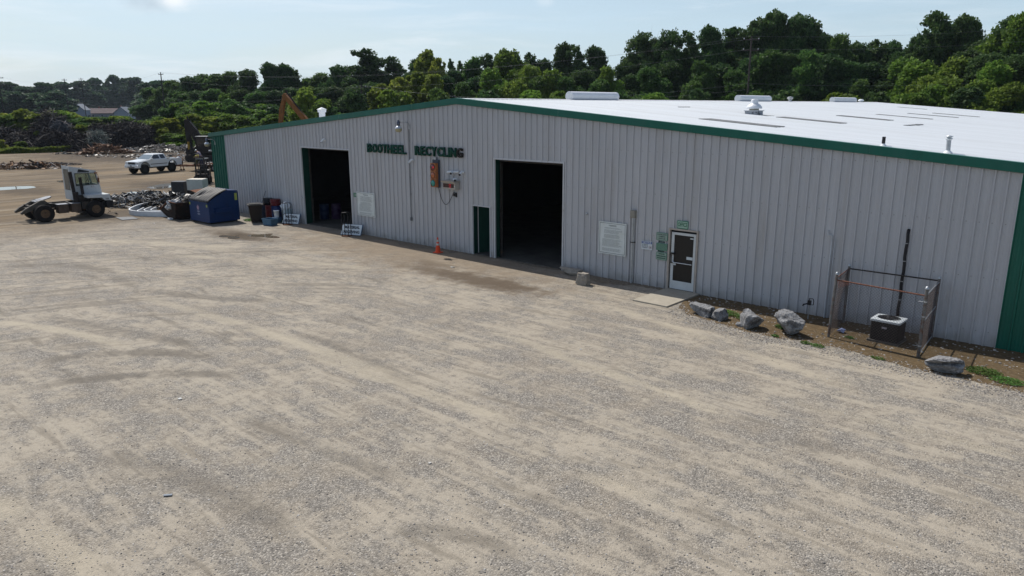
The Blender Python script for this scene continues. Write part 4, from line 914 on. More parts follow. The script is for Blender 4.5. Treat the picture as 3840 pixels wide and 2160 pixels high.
# ------------------------------------------------------------ cone
t = empty('traffic_cone', (-.60, -.80, 0), R(10), 'faded orange traffic cone with white bands standing by the wall', 'cone'); oc = mat('cone_orange', (.75, .075, .02), .45, 0, .12, 6, over=(.35, .07, .03), over_scale=6, over_lo=.6, over_hi=.75)
g = MB(); g.prism(rrect(-.18, .18, -.18, .18, .03), 'z', 0, .03); g.build('base', oc, t)
def cr(z): return .125-.10*(z-.03)/.67
g = MB(); g.lathe([(cr(z), z) for z in (.03, .25, .30, .47, .52, .60, .70)]+[(.012, .705), (.0001, .70)], n=22); g.build('body', oc, t)
for z0, z1 in ((.34, .43), (.50, .60)):
    g = MB(); g.lathe([(cr(z0)+.003, z0), (cr(z1)+.003, z1)], n=22); g.build('band', mat('cone_band', (.50, .46, .42), .4, 0, .2, 9), t)

# ------------------------------------------------------------ MATERIAL RECEIVING signs and bent-pipe racks
def recv(x0, y0, x1, y1, label, lean=R(-14)):
    rz = math.atan2(y1-y0, x1-x0); w = math.hypot(x1-x0, y1-y0)
    t = empty('receiving_sign', (x0, y0, 0.02), rz, label, 'sign'); H = .58; k = .09
    T = Matrix.Rotation(lean, 4, 'X')
    g = MB(); g.prism([(0, 0), (w-k, 0), (w, H), (k, H)], 'y', -.012, .012, T=T); g.build('panel', signblue, t)
    g = MB(); g.prism([(.012, .02), (w-k-.035, .02), (w-.05, H-.02), (k+.012, H-.02)], 'y', -.0155, -.012, T=T); g.build('face', mat('sign_face', (.66, .72, .76), .4, 0, .04, 4), t)
    text_obj('lettering', 'MATERIAL', .19, inkm, t, depth=.0008, T=T @ TR(w/2+.02, -.0175, .405), bold=.009, width=w*.68)
    text_obj('lettering', 'RECEIVING', .19, inkm, t, depth=.0008, T=T @ TR(w/2-.01, -.0175, .165), bold=.009, width=w*.72)
recv(-13.66, -.85, -12.55, -.38, 'white MATERIAL RECEIVING sign leaning left of the left truck door')
recv(-7.93, -.92, -6.75, -.40, 'white MATERIAL RECEIVING sign leaning right of the left truck door')
def rack(x, y, rz, label):
    t = empty('pipe_rack', (x, y, 0), rz, label, 'rack', 'bent pipe racks'); mm = mat('rack_black', (.015, .015, .018), .4, .4, .2)
    for dy in (0, .28):
        g = MB(); h = 1.24; w = .36; p = [(-w/2, dy, 0), (-w/2, dy, h-.07), (-w/2+.03, dy, h-.02), (-w/2+.08, dy, h), (w/2-.08, dy, h), (w/2-.03, dy, h-.02), (w/2, dy, h-.07), (w/2, dy, 0)]; g.tube(p, .018, 8); g.build('hoop', mm, t)
    g = MB(); g.box(-.2, .2, -.05, .33, .0, .04); g.cyl((-.18, 0, .6), (-.18, .28, .6), .012, n=6); g.build('foot', rustm, t)
rack(-13.0, -.98, R(25), 'black bent pipe rack before the sign left of the left truck door'); rack(-7.32, -1.05, R(25), 'black bent pipe rack before the sign right of the left truck door')

# ------------------------------------------------------------ dumpster group
dm = mat('dumpster_blue', (.007, .032, .115), .45, .0, .15, 1.5, over=(.012, .026, .07), over_scale=2, over_lo=.52, over_hi=.75)
d = empty('dumpster', (-17.50, -3.78, 0), R(1.5), 'blue steel dumpster with a dented black ribbed lid beside the wall', 'dumpster')
Wd = 2.15; D = 1.85
prof = [(0, .10), (0, 1.24), (.12, 1.32), (1.15, 1.86), (D, 1.80), (D, .10)]   # (y, z) side
g = MB()
g.add([(-Wd/2, y, z) for y, z in prof]+[(Wd/2, y, z) for y, z in prof], [(0, 1, 2, 3, 4, 5), (11, 10, 9, 8, 7, 6), (0, 6, 7, 1), (5, 4, 10, 11), (3, 9, 10, 4), (0, 5, 11, 6)])
g.build('body', dm, d, bevel=.012)
g = MB()
for s in (-1, 1):
    x = s*Wd/2
    g.box(min(x, x+s*.05), max(x, x+s*.05), .02, D, .10, .2); g.box(min(x, x+s*.05), max(x, x+s*.05), .0, .07, .1, 1.22); g.box(min(x, x+s*.05), max(x, x+s*.05), D-.07, D, .1, 1.75)
    g.box(min(x, x+s*.14), max(x, x+s*.14), .35, 1.35, .62, .66); g.box(min(x, x+s*.14), max(x, x+s*.14), .35, 1.35, .82, .86); g.box(min(x+s*.12, x+s*.14), max(x+s*.12, x+s*.14), .35, 1.35, .661, .819)
g.box(-Wd/2, Wd/2, -.035, 0, 1.16, 1.24); g.box(-Wd/2, Wd/2, -.03, 0, .10, .18); g.build('rib', dm, d, bevel=.006)
g = MB()
for x in (-.9, .9):
    for y in (.2, 1.6): g.cyl((x-.04, y, .05), (x+.04, y, .05), .05, n=10)
g.box(-1.0, 1.0, .1, 1.75, .02, .1); g.build('skid', blackm, d)
lidm = mat('lid_black', (.016, .017, .021), .55, 0, .25, 6, spec=.35)
for s in (0, 1):
    g = MB(); nx = 60; ny = 16; V = []; x0 = -Wd/2-.03+s*(Wd/2+.02); x1 = x0+Wd/2+.0
    for j in range(ny+1):
        v = j/ny; y = -.05+1.22*v; z = 1.275+.60*v+.075*math.sin(math.pi*v)
        for i in range(nx+1):
            u = i/nx; rib = .065*abs(math.sin(math.pi*4*u)); dent = -.15*math.exp(-((u-.65-.0*s)**2/.035+(v-.40)**2/.02)) if s == 0 else -.04*math.exp(-((u-.2)**2/.05+(v-.5)**2/.03))
            V.append((x0+(x1-x0)*u, y, z+rib+dent))
    k = len(V); F = [(j*(nx+1)+i, j*(nx+1)+i+1, (j+1)*(nx+1)+i+1, (j+1)*(nx+1)+i) for j in range(ny) for i in range(nx)]
    V += [(x, y, z-.05) for x, y, z in V[:nx+1]]; F += [(i+1, i, k+i, k+i+1) for i in range(nx)]
    g.add(V, F, 0, True); g.build('lid', lidm, d, fixn=False)
g = MB(); g.box(-Wd/2+.02, Wd/2-.02, .04, 1.1, 1.12, 1.14); g.cyl((-Wd/2, 1.2, 1.87), (Wd/2, 1.2, 1.87), .025, n=8); g.build('hinge_rod', blackm, d)
yel = mat('sticker_yellow', (.36, .42, .10), .5, 0, .3, 14)
for q in ((-Wd/2+.04, -Wd/2+.16, -.038, -.035, 1.0, 1.14), (Wd/2-.18, Wd/2-.04, -.038, -.035, .98, 1.12), (Wd/2+.051, Wd/2+.054, D-.24, D-.08, 1.25, 1.66)): g = MB(); g.box(*q); g.build('sticker', yel, d)
pk = mat('logo_pink', (.62, .42, .50), .5); g = MB()
for k in range(5):
    a = R(90+72*k); cx_, cz_ = -.12+.085*math.cos(a), .88+.10*math.sin(a); pts = [(cx_+.055*math.cos(R(q)), cz_+.062*math.sin(R(q))) for q in range(0, 360, 24)]
    for i in range(len(pts)):
        p, q = pts[i], pts[(i+1) % len(pts)]; g.add([(p[0], -.004, p[1]), (q[0], -.004, q[1]), (cx_+(q[0]-cx_)*.72, -.004, cz_+(q[1]-cz_)*.72), (cx_+(p[0]-cx_)*.72, -.004, cz_+(p[1]-cz_)*.72)], [(0, 1, 2, 3)])
    g.cyl((-.12, -.006, .88), (cx_, -.006, cz_), .010, n=4)
g.build('emblem', pk, d, fixn=False)
g = MB()
for z, x0, x1, hh in ((.66, -.24, .03, .03), (.61, -.17, -.03, .015), (.52, -.22, .06, .022), (.47, -.21, .07, .012)):
    x = x0
    while x < x1: ln = random.uniform(.02, .05); g.box(x, min(x1, x+ln), -.005, -.002, z, z+hh); x += ln+.007
g.build('lettering', mat('logo_white', (.55, .6, .7), .5), d)

brown = mat('cart_brown', (.017, .010, .008), .5, 0, .2, 4)
t = empty('wheeled_bin', (-15.25, -1.55, 0), R(-25), 'tall dark brown wheeled trash cart with a black lid beside the dumpster', 'trash cart')
g = MB(); b0, b1 = .27, .37; g.add([(-b0, -b0, .06), (b0, -b0, .06), (b0, b0, .06), (-b0, b0, .06), (-b1, -b1, 1.02), (b1, -b1, 1.02), (b1, b1, 1.02), (-b1, b1, 1.02)], [(0, 1, 5, 4), (1, 2, 6, 5), (2, 3, 7, 6), (3, 0, 4, 7), (0, 3, 2, 1), (4, 5, 6, 7)]); g.build('body', brown, t, bevel=.03)
g = MB(); g.prism(rrect(-.42, .42, -.43, .43, .06), 'z', 1.02, 1.06); g.prism(rrect(-.33, .33, -.33, .33, .08), 'z', 1.06, 1.10); g.build('lid', blackm, t, bevel=.012)
for s in (-1, 1): g = MB(); g.cyl((s*.30, .30, .13), (s*.36, .30, .13), .13, n=16); g.build('wheel', rubber, t)
g = MB(); g.cyl((-.3, .44, .98), (.3, .44, .98), .02, n=8); g.build('handle', blackm, t)
tub = mat('tub_blue', (.055, .13, .21), .45, 0, .12, 5)
t = empty('storage_tub', (-13.72, -1.55, 0), R(12), 'open grey-blue plastic tub on the ground before the signs', 'tub')
g = MB(); a, b_, h = .36, .27, .38
g.add([(-a*.85, -b_*.85, .01), (a*.85, -b_*.85, .01), (a*.85, b_*.85, .01), (-a*.85, b_*.85, .01), (-a, -b_, h), (a, -b_, h), (a, b_, h), (-a, b_, h), (-a+.02, -b_+.02, h), (a-.02, -b_+.02, h), (a-.02, b_-.02, h), (-a+.02, b_-.02, h), (-a*.83, -b_*.83, .03), (a*.83, -b_*.83, .03), (a*.83, b_*.83, .03), (-a*.83, b_*.83, .03)],
      [(0, 1, 5, 4), (1, 2, 6, 5), (2, 3, 7, 6), (3, 0, 4, 7), (0, 3, 2, 1), (4, 5, 9, 8), (5, 6, 10, 9), (6, 7, 11, 10), (7, 4, 8, 11), (8, 9, 13, 12), (9, 10, 14, 13), (10, 11, 15, 14), (11, 8, 12, 15), (12, 13, 14, 15)]); g.build('body', tub, t)
g = MB()
for q in ((-a-.02, a+.02, -b_-.02, -b_-.0), (-a-.02, a+.02, b_, b_+.02), (-a-.02, -a, -b_, b_), (a, a+.02, -b_, b_)): g.box(q[0], q[1], q[2], q[3], h-.03, h+.004)
g.build('rim', tub, t)
t = empty('plastic_bucket', (-14.35, -.75, 0), 0, 'white plastic bucket between the brown cart and the tub', 'bucket')
g = MB(); g.box(-.2, .2, -.2, .2, 0, .30); g.build('crate', mat('crate_blue', (.05, .10, .17), .5), t, bevel=.01)
g = MB(); g.lathe([(.13, .30), (.155, .66), (.165, .66), (.165, .69), (.14, .68), (.12, .34)], n=20); g.build('body', whitem, t)
t = empty('wrapped_bin', (-14.05, -.25, 0), 0, 'pale blue bin with a white plastic bag bulging over its top, against the wall', 'bin')
g = MB(); g.add([(-.2, -.18, 0), (.2, -.18, 0), (.2, .18, 0), (-.2, .18, 0), (-.24, -.2, .75), (.24, -.2, .75), (.24, .2, .75), (-.24, .2, .75)], [(0, 1, 5, 4), (1, 2, 6, 5), (2, 3, 7, 6), (3, 0, 4, 7), (4, 5, 6, 7)]); g.build('body', mat('bin_pale', (.42, .52, .56), .5), t, bevel=.02)
bm = bmesh.new(); bmesh.ops.create_icosphere(bm, subdivisions=4, radius=.30)
for v in bm.verts: v.co *= 1+.28*mn.fractal(v.co*6, 1, 2, 4); v.co.z = v.co.z*.95+.88; v.co.x += .0
me = bpy.data.meshes.new('bag'); bm.to_mesh(me); bm.free(); me.materials.append(mat('bag_white', (.60, .64, .68), .35, 0, .1, 6)); o = bpy.data.objects.new('bag', me); COL.objects.link(o); o.parent = t
for x, y, z, c, s in ((-15.55, -.42, 0, (.14, .015, .018), 'red steel drum standing nearest the wall behind the brown cart'), (-16.15, -.38, 0, (.01, .02, .05), 'black drum behind the brown cart'), (-15.0, -.34, 0, (.012, .03, .12), 'dark blue drum between red drum and white bag'), (-15.8, -.40, .9, (.02, .02, .025), 'upper black drum stacked behind the brown cart'), (-15.05, -.36, .9, (.13, .015, .018), 'upper red drum stacked against the wall')):
    hh = .88 if z == 0 else .35
    t = empty('steel_drum', (x, y, z), 0, s, 'drum', 'drums against the wall'); mm = mat('drumc%.2f' % (x+z), c, .45, .1, .25, 5)
    g = MB(); g.lathe([(.28, 0), (.29, .03), (.285, hh*.32), (.30, hh*.34), (.285, hh*.36), (.285, hh*.64), (.3, hh*.66), (.285, hh*.68), (.285, hh-.02), (.29, hh), (.27, hh), (.27, hh-.02)], n=24); g.build('body', mm, t)
    g = MB(); g.cyl((.12, 0, hh-.02), (.12, 0, hh+.01), .03, n=8); g.build('bung', blackm, t)
g = MB(); g.cyl((-17.0, -.5, .0), (-16.55, -.06, 1.60), .014, n=6); tag(g.build('mop_handle', blackm), 'thin dark pole leaning on the wall behind the dumpster', 'pole')

# rusty tipping hopper
t = empty('scrap_hopper', (-20.35, -3.55, 0), R(-4), 'dark rusty tipping hopper holding a torn bag, left of the blue dumpster', 'hopper'); t.scale = (.92, .9, .80); hm = mat('hopper_rust', (.014, .011, .009), .9, 0, .45, 4, over=(.05, .022, .013), over_scale=3, over_lo=.5, over_hi=.65)
g = MB(); g.add([(-.65, -.75, .12), (.9, -.75, .12), (1.15, -.75, 1.28), (-.15, -.75, 1.30), (-1.75, -.75, .50), (-.65, .75, .12), (.9, .75, .12), (1.15, .75, 1.32), (-.15, .75, 1.42), (-1.75, .75, .55)],
    [(0, 1, 2, 3, 4), (9, 8, 7, 6, 5), (0, 5, 6, 1), (1, 6, 7, 2), (0, 4, 9, 5)])
o = g.build('bucket', hm, t); sol = o.modifiers.new('thick', 'SOLIDIFY'); sol.thickness = .03
g = MB(); g.tube([(1.15, -.77, 1.29), (-.15, -.77, 1.30), (-1.75, -.77, .50), (-1.75, .77, .55), (-.15, .77, 1.42)], .03, 6); g.build('rim', rustm, t)
g = MB(); g.box(-.6, .9, -.6, -.45, 0, .12); g.box(-.6, .9, .45, .6, 0, .12); g.build('skid', darksteel, t)
bm = bmesh.new(); bmesh.ops.create_icosphere(bm, subdivisions=4, radius=.42)
for v in bm.verts: v.co *= 1+.5*mn.fractal(v.co*4+Vector((3, 0, 0)), 1, 2, 4); v.co.z *= .7
me = bpy.data.meshes.new('torn_bag'); bm.to_mesh(me); bm.free(); me.materials.append(mat('torn_bag', (.42, .42, .42), .5, 0, .5, 9, over=(.08, .08, .09), over_scale=5, over_lo=.5, over_hi=.6)); o = bpy.data.objects.new('torn_bag', me); COL.objects.link(o); o.location = (-20.35, -3.95, .80)
tag(o, 'torn grey and white bag lying in the rusty hopper', 'bag')
g = MB(); g.box(-.17, .17, -.1, .1, 0, .09); tag(g.build('foam_block', whitem, loc=gp(638, 823)), 'small white block on the ground under the hopper', 'block')

# curved white channels on the ground
chm = mat('channel_white', (.62, .64, .66), .45, 0, .1, 3)
def smooth(pts, n=28):
    P_ = [Vector(p) for p in pts]; out = []
    for i in range(n+1):
        t = i/n*(len(P_)-1); k = min(int(t), len(P_)-2); f = t-k; p0 = P_[max(k-1, 0)]; p1 = P_[k]; p2 = P_[k+1]; p3 = P_[min(k+2, len(P_)-1)]
        out.append(.5*((2*p1)+(p2-p0)*f+(2*p0-5*p1+4*p2-p3)*f*f+(3*p1-p0-3*p2+p3)*f**3))
    return out
def channel(pts, h, w, label):
    c = smooth(pts); g = MB()
    for i in range(len(c)-1):
        a, b_ = c[i], c[i+1]; da = (c[min(i+1, len(c)-1)]-c[max(i-1, 0)]).normalized(); db = (c[min(i+2, len(c)-1)]-c[i]).normalized()
        na, nb = Vector((-da.y, da.x))*w/2, Vector((-db.y, db.x))*w/2
        q = lambda p, n_, s, z: (p.x+s*n_.x, p.y+s*n_.y, z)
        g.add([q(a, na, 1, 0), q(a, na, -1, 0), q(a, na, 1, h), q(a, na, -1, h), q(b_, nb, 1, 0), q(b_, nb, -1, 0), q(b_, nb, 1, h), q(b_, nb, -1, h)], [(0, 4, 6, 2), (1, 3, 7, 5), (2, 6, 7, 3)])
    return tag(g.build('bent_channel', chm), label, 'channel', 'bent white channels on the ground')
channel([(-27.2, -2.75), (-26.14, -3.85), (-24.9, -4.75), (-24.1, -5.05), (-23.3, -5.0), (-22.69, -4.78), (-21.4, -3.95)], .30, .09, 'outermost and largest white bent channel before the scrap pile')
channel([(-25.3, -3.75), (-24.60, -4.25), (-24.1, -4.62), (-23.3, -4.72), (-22.6, -4.35), (-21.8, -3.75)], .22, .06, 'second white bent channel, just inside the outermost one')
channel([(-25.0, -3.4), (-24.3, -4.0), (-23.75, -4.35), (-23.0, -4.38), (-22.0, -3.65)], .27, .06, 'third white bent channel counted from the outermost')
channel([(-24.5, -3.3), (-23.9, -3.8), (-23.4, -4.08), (-22.9, -4.02), (-21.9, -3.35)], .27, .06, 'innermost and smallest white bent channel, nearest the scrap pile')
g = MB(); g.add([tuple(gp(*p)+Vector((0, 0, z))) for z in (.01, .035) for p in ((433, 817), (459, 827), (518, 822), (497, 814))], [(0, 3, 2, 1), (4, 5, 6, 7), (0, 1, 5, 4), (1, 2, 6, 5), (2, 3, 7, 6), (3, 0, 4, 7)])
tag(g.build('metal_plate', mat('plate_grey', (.11, .115, .12), .6, .1, .15, 4)), 'flat grey metal plate lying before the white channels', 'plate')

# scrap pile
scm = bpy.data.materials.new('mixed_scrap'); scm.use_nodes = True; nn = scm.node_tree.nodes; bs_ = nn['Principled BSDF']; gg = nn.new('ShaderNodeNewGeometry'); rr_ = nn.new('ShaderNodeValToRGB'); rr_.color_ramp.interpolation = 'CONSTANT'
e = rr_.color_ramp.elements; e[0].color = (.012, .012, .014, 1); e[1].position = .955; e[1].color = (.5, .52, .53, 1)
for p_, c_ in ((.35, (.03, .03, .035, 1)), (.62, (.06, .065, .07, 1)), (.80, (.14, .15, .16, 1)), (.86, (.09, .05, .03, 1)), (.90, (.28, .29, .30, 1))): q = e.new(p_); q.color = c_
scm.node_tree.links.new(gg.outputs['Random Per Island'], rr_.inputs[0]); scm.node_tree.links.new(rr_.outputs[0], bs_.inputs['Base Color']); bs_.inputs['Roughness'].default_value = .5; bs_.inputs['Metallic'].default_value = .3
def scrap(name, cx, cy, rx, ry, h, n, label, m, cat='scrap pile', smin=.12, smax=.9, rz=0.0, box=.45):
    g = MB(); ca, sa = math.cos(rz), math.sin(rz)
    for i in range(n):
        a = random.uniform(0, 6.28); q = random.random()**.55; u, v = q*math.cos(a)*rx, q*math.sin(a)*ry
        hh = h*(1-q**1.6)*(.75+.35*mn.noise(Vector((u*.8, v*.8, cx))))
        z = hh*(random.random()**.35); x = u*ca-v*sa; y = u*sa+v*ca
        L_ = random.uniform(smin, smax); k = random.random(); rot = Matrix.Rotation(random.uniform(0, 6.28), 3, 'Z') @ Matrix.Rotation(random.gauss(0, .38), 3, 'Y') @ Matrix.Rotation(random.gauss(0, .5), 3, 'X')
        if k < box: g.cbox((x, y, z+.04), (L_, L_*random.uniform(.05, .14), L_*random.uniform(.03, .1)), rot=rot)
        elif k < box+.3: g.cbox((x, y, z+.05), (L_*.7, L_*random.uniform(.2, .6), .012), rot=rot)
        else:
            d_ = rot @ Vector((L_/2, 0, 0)); c = Vector((x, y, z+.05)); m2 = c+Vector((random.uniform(-.1, .1), random.uniform(-.1, .1), random.uniform(0, .12))); g.tube([c-d_, m2, c+d_], random.uniform(.008, .03), 5)
    return tag(g.build(name, m, loc=(cx, cy, 0)), label, cat, kind='stuff')
scrap('scrap_pile', -28.3, -1.9, 5.4, 2.5, 1.0, 1500, 'long tangled pile of dark metal and plastic scrap behind the white channels', scm, rz=R(30), smax=.8)
scrap('scrap_pile', -25.3, -6.1, 1.0, .4, .3, 14, 'few bits of scrap near the yard truck', scm, rz=R(30), smax=.4)
pan = mat('panel_pale', (.40, .45, .46), .45, .1, .15, 3)
for (x, y, z, a, sx, sy), s in (((*gp(508, 733, .30)[:2], .30, 35, 2.4, .9), 'pale metal panel lying on the left end of the scrap pile'), ((*gp(538, 722, .45)[:2], .45, 42, 2.0, .9), 'upper pale panel behind the left end of the scrap pile'), ((*gp(495, 742, .22)[:2], .22, 38, 2.4, .3), 'narrow lower pale panel in the scrap pile')):
    g = MB(); g.cbox((0, 0, 0), (sx, sy, .05), rot=Matrix.Rotation(R(a), 3, 'Z') @ Matrix.Rotation(R(-3), 3, 'X')); g.cbox((0, 0, -.10), (sx*.95, sy*.8, .03), rot=Matrix.Rotation(R(a+4), 3, 'Z')); tag(g.build('sheet_metal', pan, loc=(x, y, z)), s, 'panel')
g = MB(); g.cbox((0, 0, 0), (.5, .03, .55), rot=Matrix.Rotation(R(40), 3, 'Z') @ Matrix.Rotation(R(-25), 3, 'X')); tag(g.build('white_board', whitem, loc=(-22.5, -3.15, .42)), 'bright white square board leaning beside the hopper', 'board')
g = MB(); g.tube([(.32*math.cos(2*math.pi*i/20), .12*math.sin(2*math.pi*i/20), .36+.33*math.sin(2*math.pi*i/20)) for i in range(21)], .022, 6)
for i in range(8): g.cyl((0, 0, .36), (.32*math.cos(i*.785), .12*math.sin(i*.785), .36+.33*math.sin(i*.785)), .006, n=4)
tag(g.build('bicycle_wheel', mat('wheel_grey', (.25, .26, .27), .4, .4), loc=(-27.6, -4.2, 0), rot=(0, 0, R(20))), 'old bicycle wheel leaning at the near left end of the scrap pile', 'wheel')
# white cabinet, dark crate, rubble beyond
t = empty('white_cabinet', (-31.1, 2.65, 0), R(38), 'dirty white appliance cabinet standing behind the scrap pile', 'cabinet')
g = MB(); g.box(-.62, .62, -.45, .45, .02, 1.22); g.build('body', mat('cabinet_white', (.50, .54, .53), .5, 0, .1, 2, over=(.42, .40, .24), over_scale=1.5, over_lo=.5, over_hi=.7), t, bevel=.02)
g = MB(); g.box(-.63, -.12, -.462, -.45, .02, .42); g.build('vent_panel', blackm, t)
g = MB(); g.box(-.58, .58, -.4, .4, 1.22, 1.235); g.build('top', mat('cabinet_top', (.66, .6, .5), .5), t)
g = MB(); g.box(-.5, .5, -.45, .45, .0, .95); g.prism(rrect(-.5, .5, -.45, .45, .1), 'z', .95, 1.0)
tag(g.build('dark_crate', mat('dark_crate', (.025, .028, .035), .5, .1, .3), loc=(-32.6, 2.0, 0), rot=(0, 0, R(38)), bevel=.03), 'dark crate standing left of the white cabinet', 'crate')
scrap('rubble_heap', -29.6, 3.9, 1.0, .9, .9, 120, 'low brown heap of junk right of the white cabinet', darksteel)
# pallet-like rusty sheets behind hopper
g = MB(); g.cbox((0, 0, 0), (2.4, 1.3, .03), rot=Matrix.Rotation(R(20), 3, 'Z') @ Matrix.Rotation(R(16), 3, 'Y')); tag(g.build('rusty_sheet', rustm, loc=(-22.3, -.6, .95)), 'rusty sheet lying tilted behind the hopper', 'sheet')

# ------------------------------------------------------------ puddles and litter
wat = bpy.data.materials.new('puddle_water'); wat.use_nodes = True; b = wat.node_tree.nodes['Principled BSDF']; b.inputs['Base Color'].default_value = (.14, .12, .09, 1); b.inputs['Roughness'].default_value = .04; b.inputs['IOR'].default_value = 1.6; b.inputs['Specular IOR Level'].default_value = 1.0
def puddle(pix, name='puddle', jitter=.12, z=.007):
    P_ = [gp(x, y, z) for x, y in pix]; c = smooth([(p.x, p.y) for p in P_]+[(P_[0].x, P_[0].y)], 60)[:-1]
    cen = sum(c, Vector((0, 0)))/len(c); pts = []
    for i, p in enumerate(c):
        k = 1+jitter*(mn.noise(Vector((p.x*1.5, p.y*1.5, 0)))); q = cen+(p-cen)*k; pts.append((q.x, q.y, z))
    g = MB(); g.add(pts, [tuple(range(len(pts)))]); o = g.build(name, wat); tag(o, kind='structure'); return o
puddle([(-20, 703), (40, 700), (90, 698), (125, 699), (128, 704), (90, 708), (40, 711), (-10, 713)])
puddle([(212, 678), (232, 676), (250, 678), (246, 683), (220, 683)])
puddle([(552, 702), (600, 691), (650, 686), (700, 679), (740, 678), (700, 692), (640, 702), (590, 709)])
puddle([(930, 884), (955, 877), (985, 880), (1015, 879), (1045, 885), (1010, 890), (975, 888), (950, 893)], jitter=1.1)
puddle([(822, 891), (845, 884), (880, 885), (900, 881), (893, 888), (855, 894)], jitter=1.4)
lw = mat('litter_white', (.5, .5, .48), .6)
for i, (px, py, s, l_) in enumerate(((675, 1497, .06, 'small white scrap of paper on the gravel, left half of the lot'), (2178, 1312, .035, 'tiny white paper on the gravel in the middle of the lot'), (3370, 652, 0, ''), (578, 838, .07, 'white scrap before the dumpster group'), (1698, 1003, .10, 'pale shard near the cone'), (1612, 1738, .04, 'grey shard on the gravel near the bottom middle'))):
    if s == 0: continue
    p = gp(px, py); g = MB(); g.add([(-s, -s*.5, .004), (s, -s*.7, .02), (s*.8, s*.5, .012), (-s*.6, s*.6, .025)], [(0, 1, 2, 3)]); o = g.build('paper_scrap', lw, loc=(p.x, p.y, .006), rot=(0, 0, i)); o.modifiers.new('thick', 'SOLIDIFY').thickness = .004; tag(o, l_, 'litter')
p = gp(630, 1860); g = MB(); g.cbox((0, 0, .02), (.14, .05, .012), rot=Matrix.Rotation(R(50), 3, 'Z')); tag(g.build('slate_chip', mat('chip', (.18, .21, .25), .5), loc=(p.x, p.y, 0)), 'grey blue chip on the gravel at the lower left', 'litter')
# ------------------------------------------------------------ vehicles
def clearglass():
    m = bpy.data.materials.new('clear_glass'); m.use_nodes = True; t = m.node_tree; n = t.nodes; n.remove(n['Principled BSDF'])
    tr = n.new('ShaderNodeBsdfTransparent'); tr.inputs[0].default_value = (.72, .78, .75, 1); gl = n.new('ShaderNodeBsdfGlossy'); gl.inputs['Roughness'].default_value = .05
    fr = n.new('ShaderNodeFresnel'); fr.inputs[0].default_value = 1.5; mx_ = n.new('ShaderNodeMixShader')
    t.links.new(fr.outputs[0], mx_.inputs[0]); t.links.new(tr.outputs[0], mx_.inputs[1]); t.links.new(gl.outputs[0], mx_.inputs[2]); t.links.new(mx_.outputs[0], n['Material Output'].inputs[0]); return m
clear = clearglass()
def wheel(parent, x, y, r, w, rimm, rr=.5, dual=0, z=None):
    z = r if z is None else z
    g = MB(); h = w/2; T = TR(x, y, z, rx=R(90))
    pr = [(r*rr, -h), (r*.78, -h), (r*.95, -h*.92), (r, -h*.6), (r, h*.6), (r*.95, h*.92), (r*.78, h), (r*rr, h)]
    g.lathe(pr, n=28, T=T, caps=False)
    for i in range(28):
        a = 2*math.pi*i/28; g.add([Matrix.Translation((x, y, z)) @ Vector((q*math.cos(a+da), s*h*.62, q*math.sin(a+da))) for q, da, s in ((r*1.0, 0, -1), (r*1.0, .12, -1), (r*1.0, .12, 1), (r*1.0, 0, 1), (r*1.022, 0, -1), (r*1.022, .12, -1), (r*1.022, .12, 1), (r*1.022, 0, 1))], [(0, 3, 2, 1), (4, 5, 6, 7), (0, 1, 5, 4), (1, 2, 6, 5), (2, 3, 7, 6), (3, 0, 4, 7)])
    wt = g.build('wheel', rubber, parent, fixn=True)
    g = MB()
    for s in (-1, 1): g.lathe([(r*rr*1.02, s*h*.8), (r*rr*.92, s*h*.7), (r*rr*.75, s*h*.25), (r*.2, s*h*.2), (r*.17, s*h*.7), (.0001, s*h*.75)], n=24, T=T)
    for i in range(8):
        a = i*math.pi/4
        for s in (-1, 1): g.cyl(Matrix.Translation((x, y, z)) @ Vector((r*.27*math.cos(a), s*h*.2, r*.27*math.sin(a))), Matrix.Translation((x, y, z)) @ Vector((r*.27*math.cos(a), s*h*.42, r*.27*math.sin(a))), .018, n=6)
    g.build('rim', rimm, wt); return wt
rim_t = mat('rim_tan_rust', (.15, .095, .055), .7, .2, .35, 8, over=(.06, .04, .03), over_scale=6, over_lo=.5, over_hi=.65)
twh = mat('truck_white', (.55, .57, .57), .4, 0, .08, 3, over=(.22, .13, .07), over_scale=3.2, over_lo=.60, over_hi=.72)
yt = empty('yard_tractor', (-25.65, -6.84, 0), R(90), 'old white yard tractor with a half-width cab and a bare rear frame, parked at left', 'truck')
g = MB(); g.box(-3.35, .72, -.46, -.36, .72, .98); g.box(-3.35, .72, .36, .46, .72, .98)
for x in (-3.3, -2.1, -1.2, -.4, .5): g.box(x, x+.14, -.36, .36, .76, .94)
g.box(-1.9, -.5, -.30, .30, .55, .75); g.cyl((-2.75, -.9, .5), (-2.75, .9, .5), .09, n=10); g.cyl((0, -.9, .5), (0, .9, .5), .07, n=10); g.cyl((-2.6, 0, .55), (-.6, 0, .7), .06, n=8)
g.build('frame', darksteel, yt)
g = MB()
for s in (-1, 1):
    y = s*.55; g.prism([(-2.35, 1.05), (-2.55, 1.22), (-2.75, 1.22), (-3.55, .82), (-3.85, .58), (-3.78, .50), (-3.3, .66), (-2.6, .95)], 'y', y-.09, y+.09)
g.box(-3.4, -3.25, -.5, .5, .68, .8); g.box(-2.7, -2.5, -.5, .5, .95, 1.1); g.build('ramp', mat('ramp_steel', (.10, .09, .075), .6, .4, .3, 5), yt, bevel=.01)
g = MB(); T = TR(-2.45, 0, 1.22, ry=R(-14)) @ Matrix.Scale(.85, 4); g.prism([(.52, -.2), (.52, .2), (.35, .44), (0, .5), (-.35, .44), (-.62, .36), (-.62, .1), (-.1, .05), (-.1, -.05), (-.62, -.1), (-.62, -.36), (-.35, -.44), (0, -.5), (.35, -.44)], 'z', 0, .06, T=T)
g.build('fifth_wheel', mat('plate_worn', (.17, .18, .20), .5, .5, .25, 5), yt, bevel=.008)
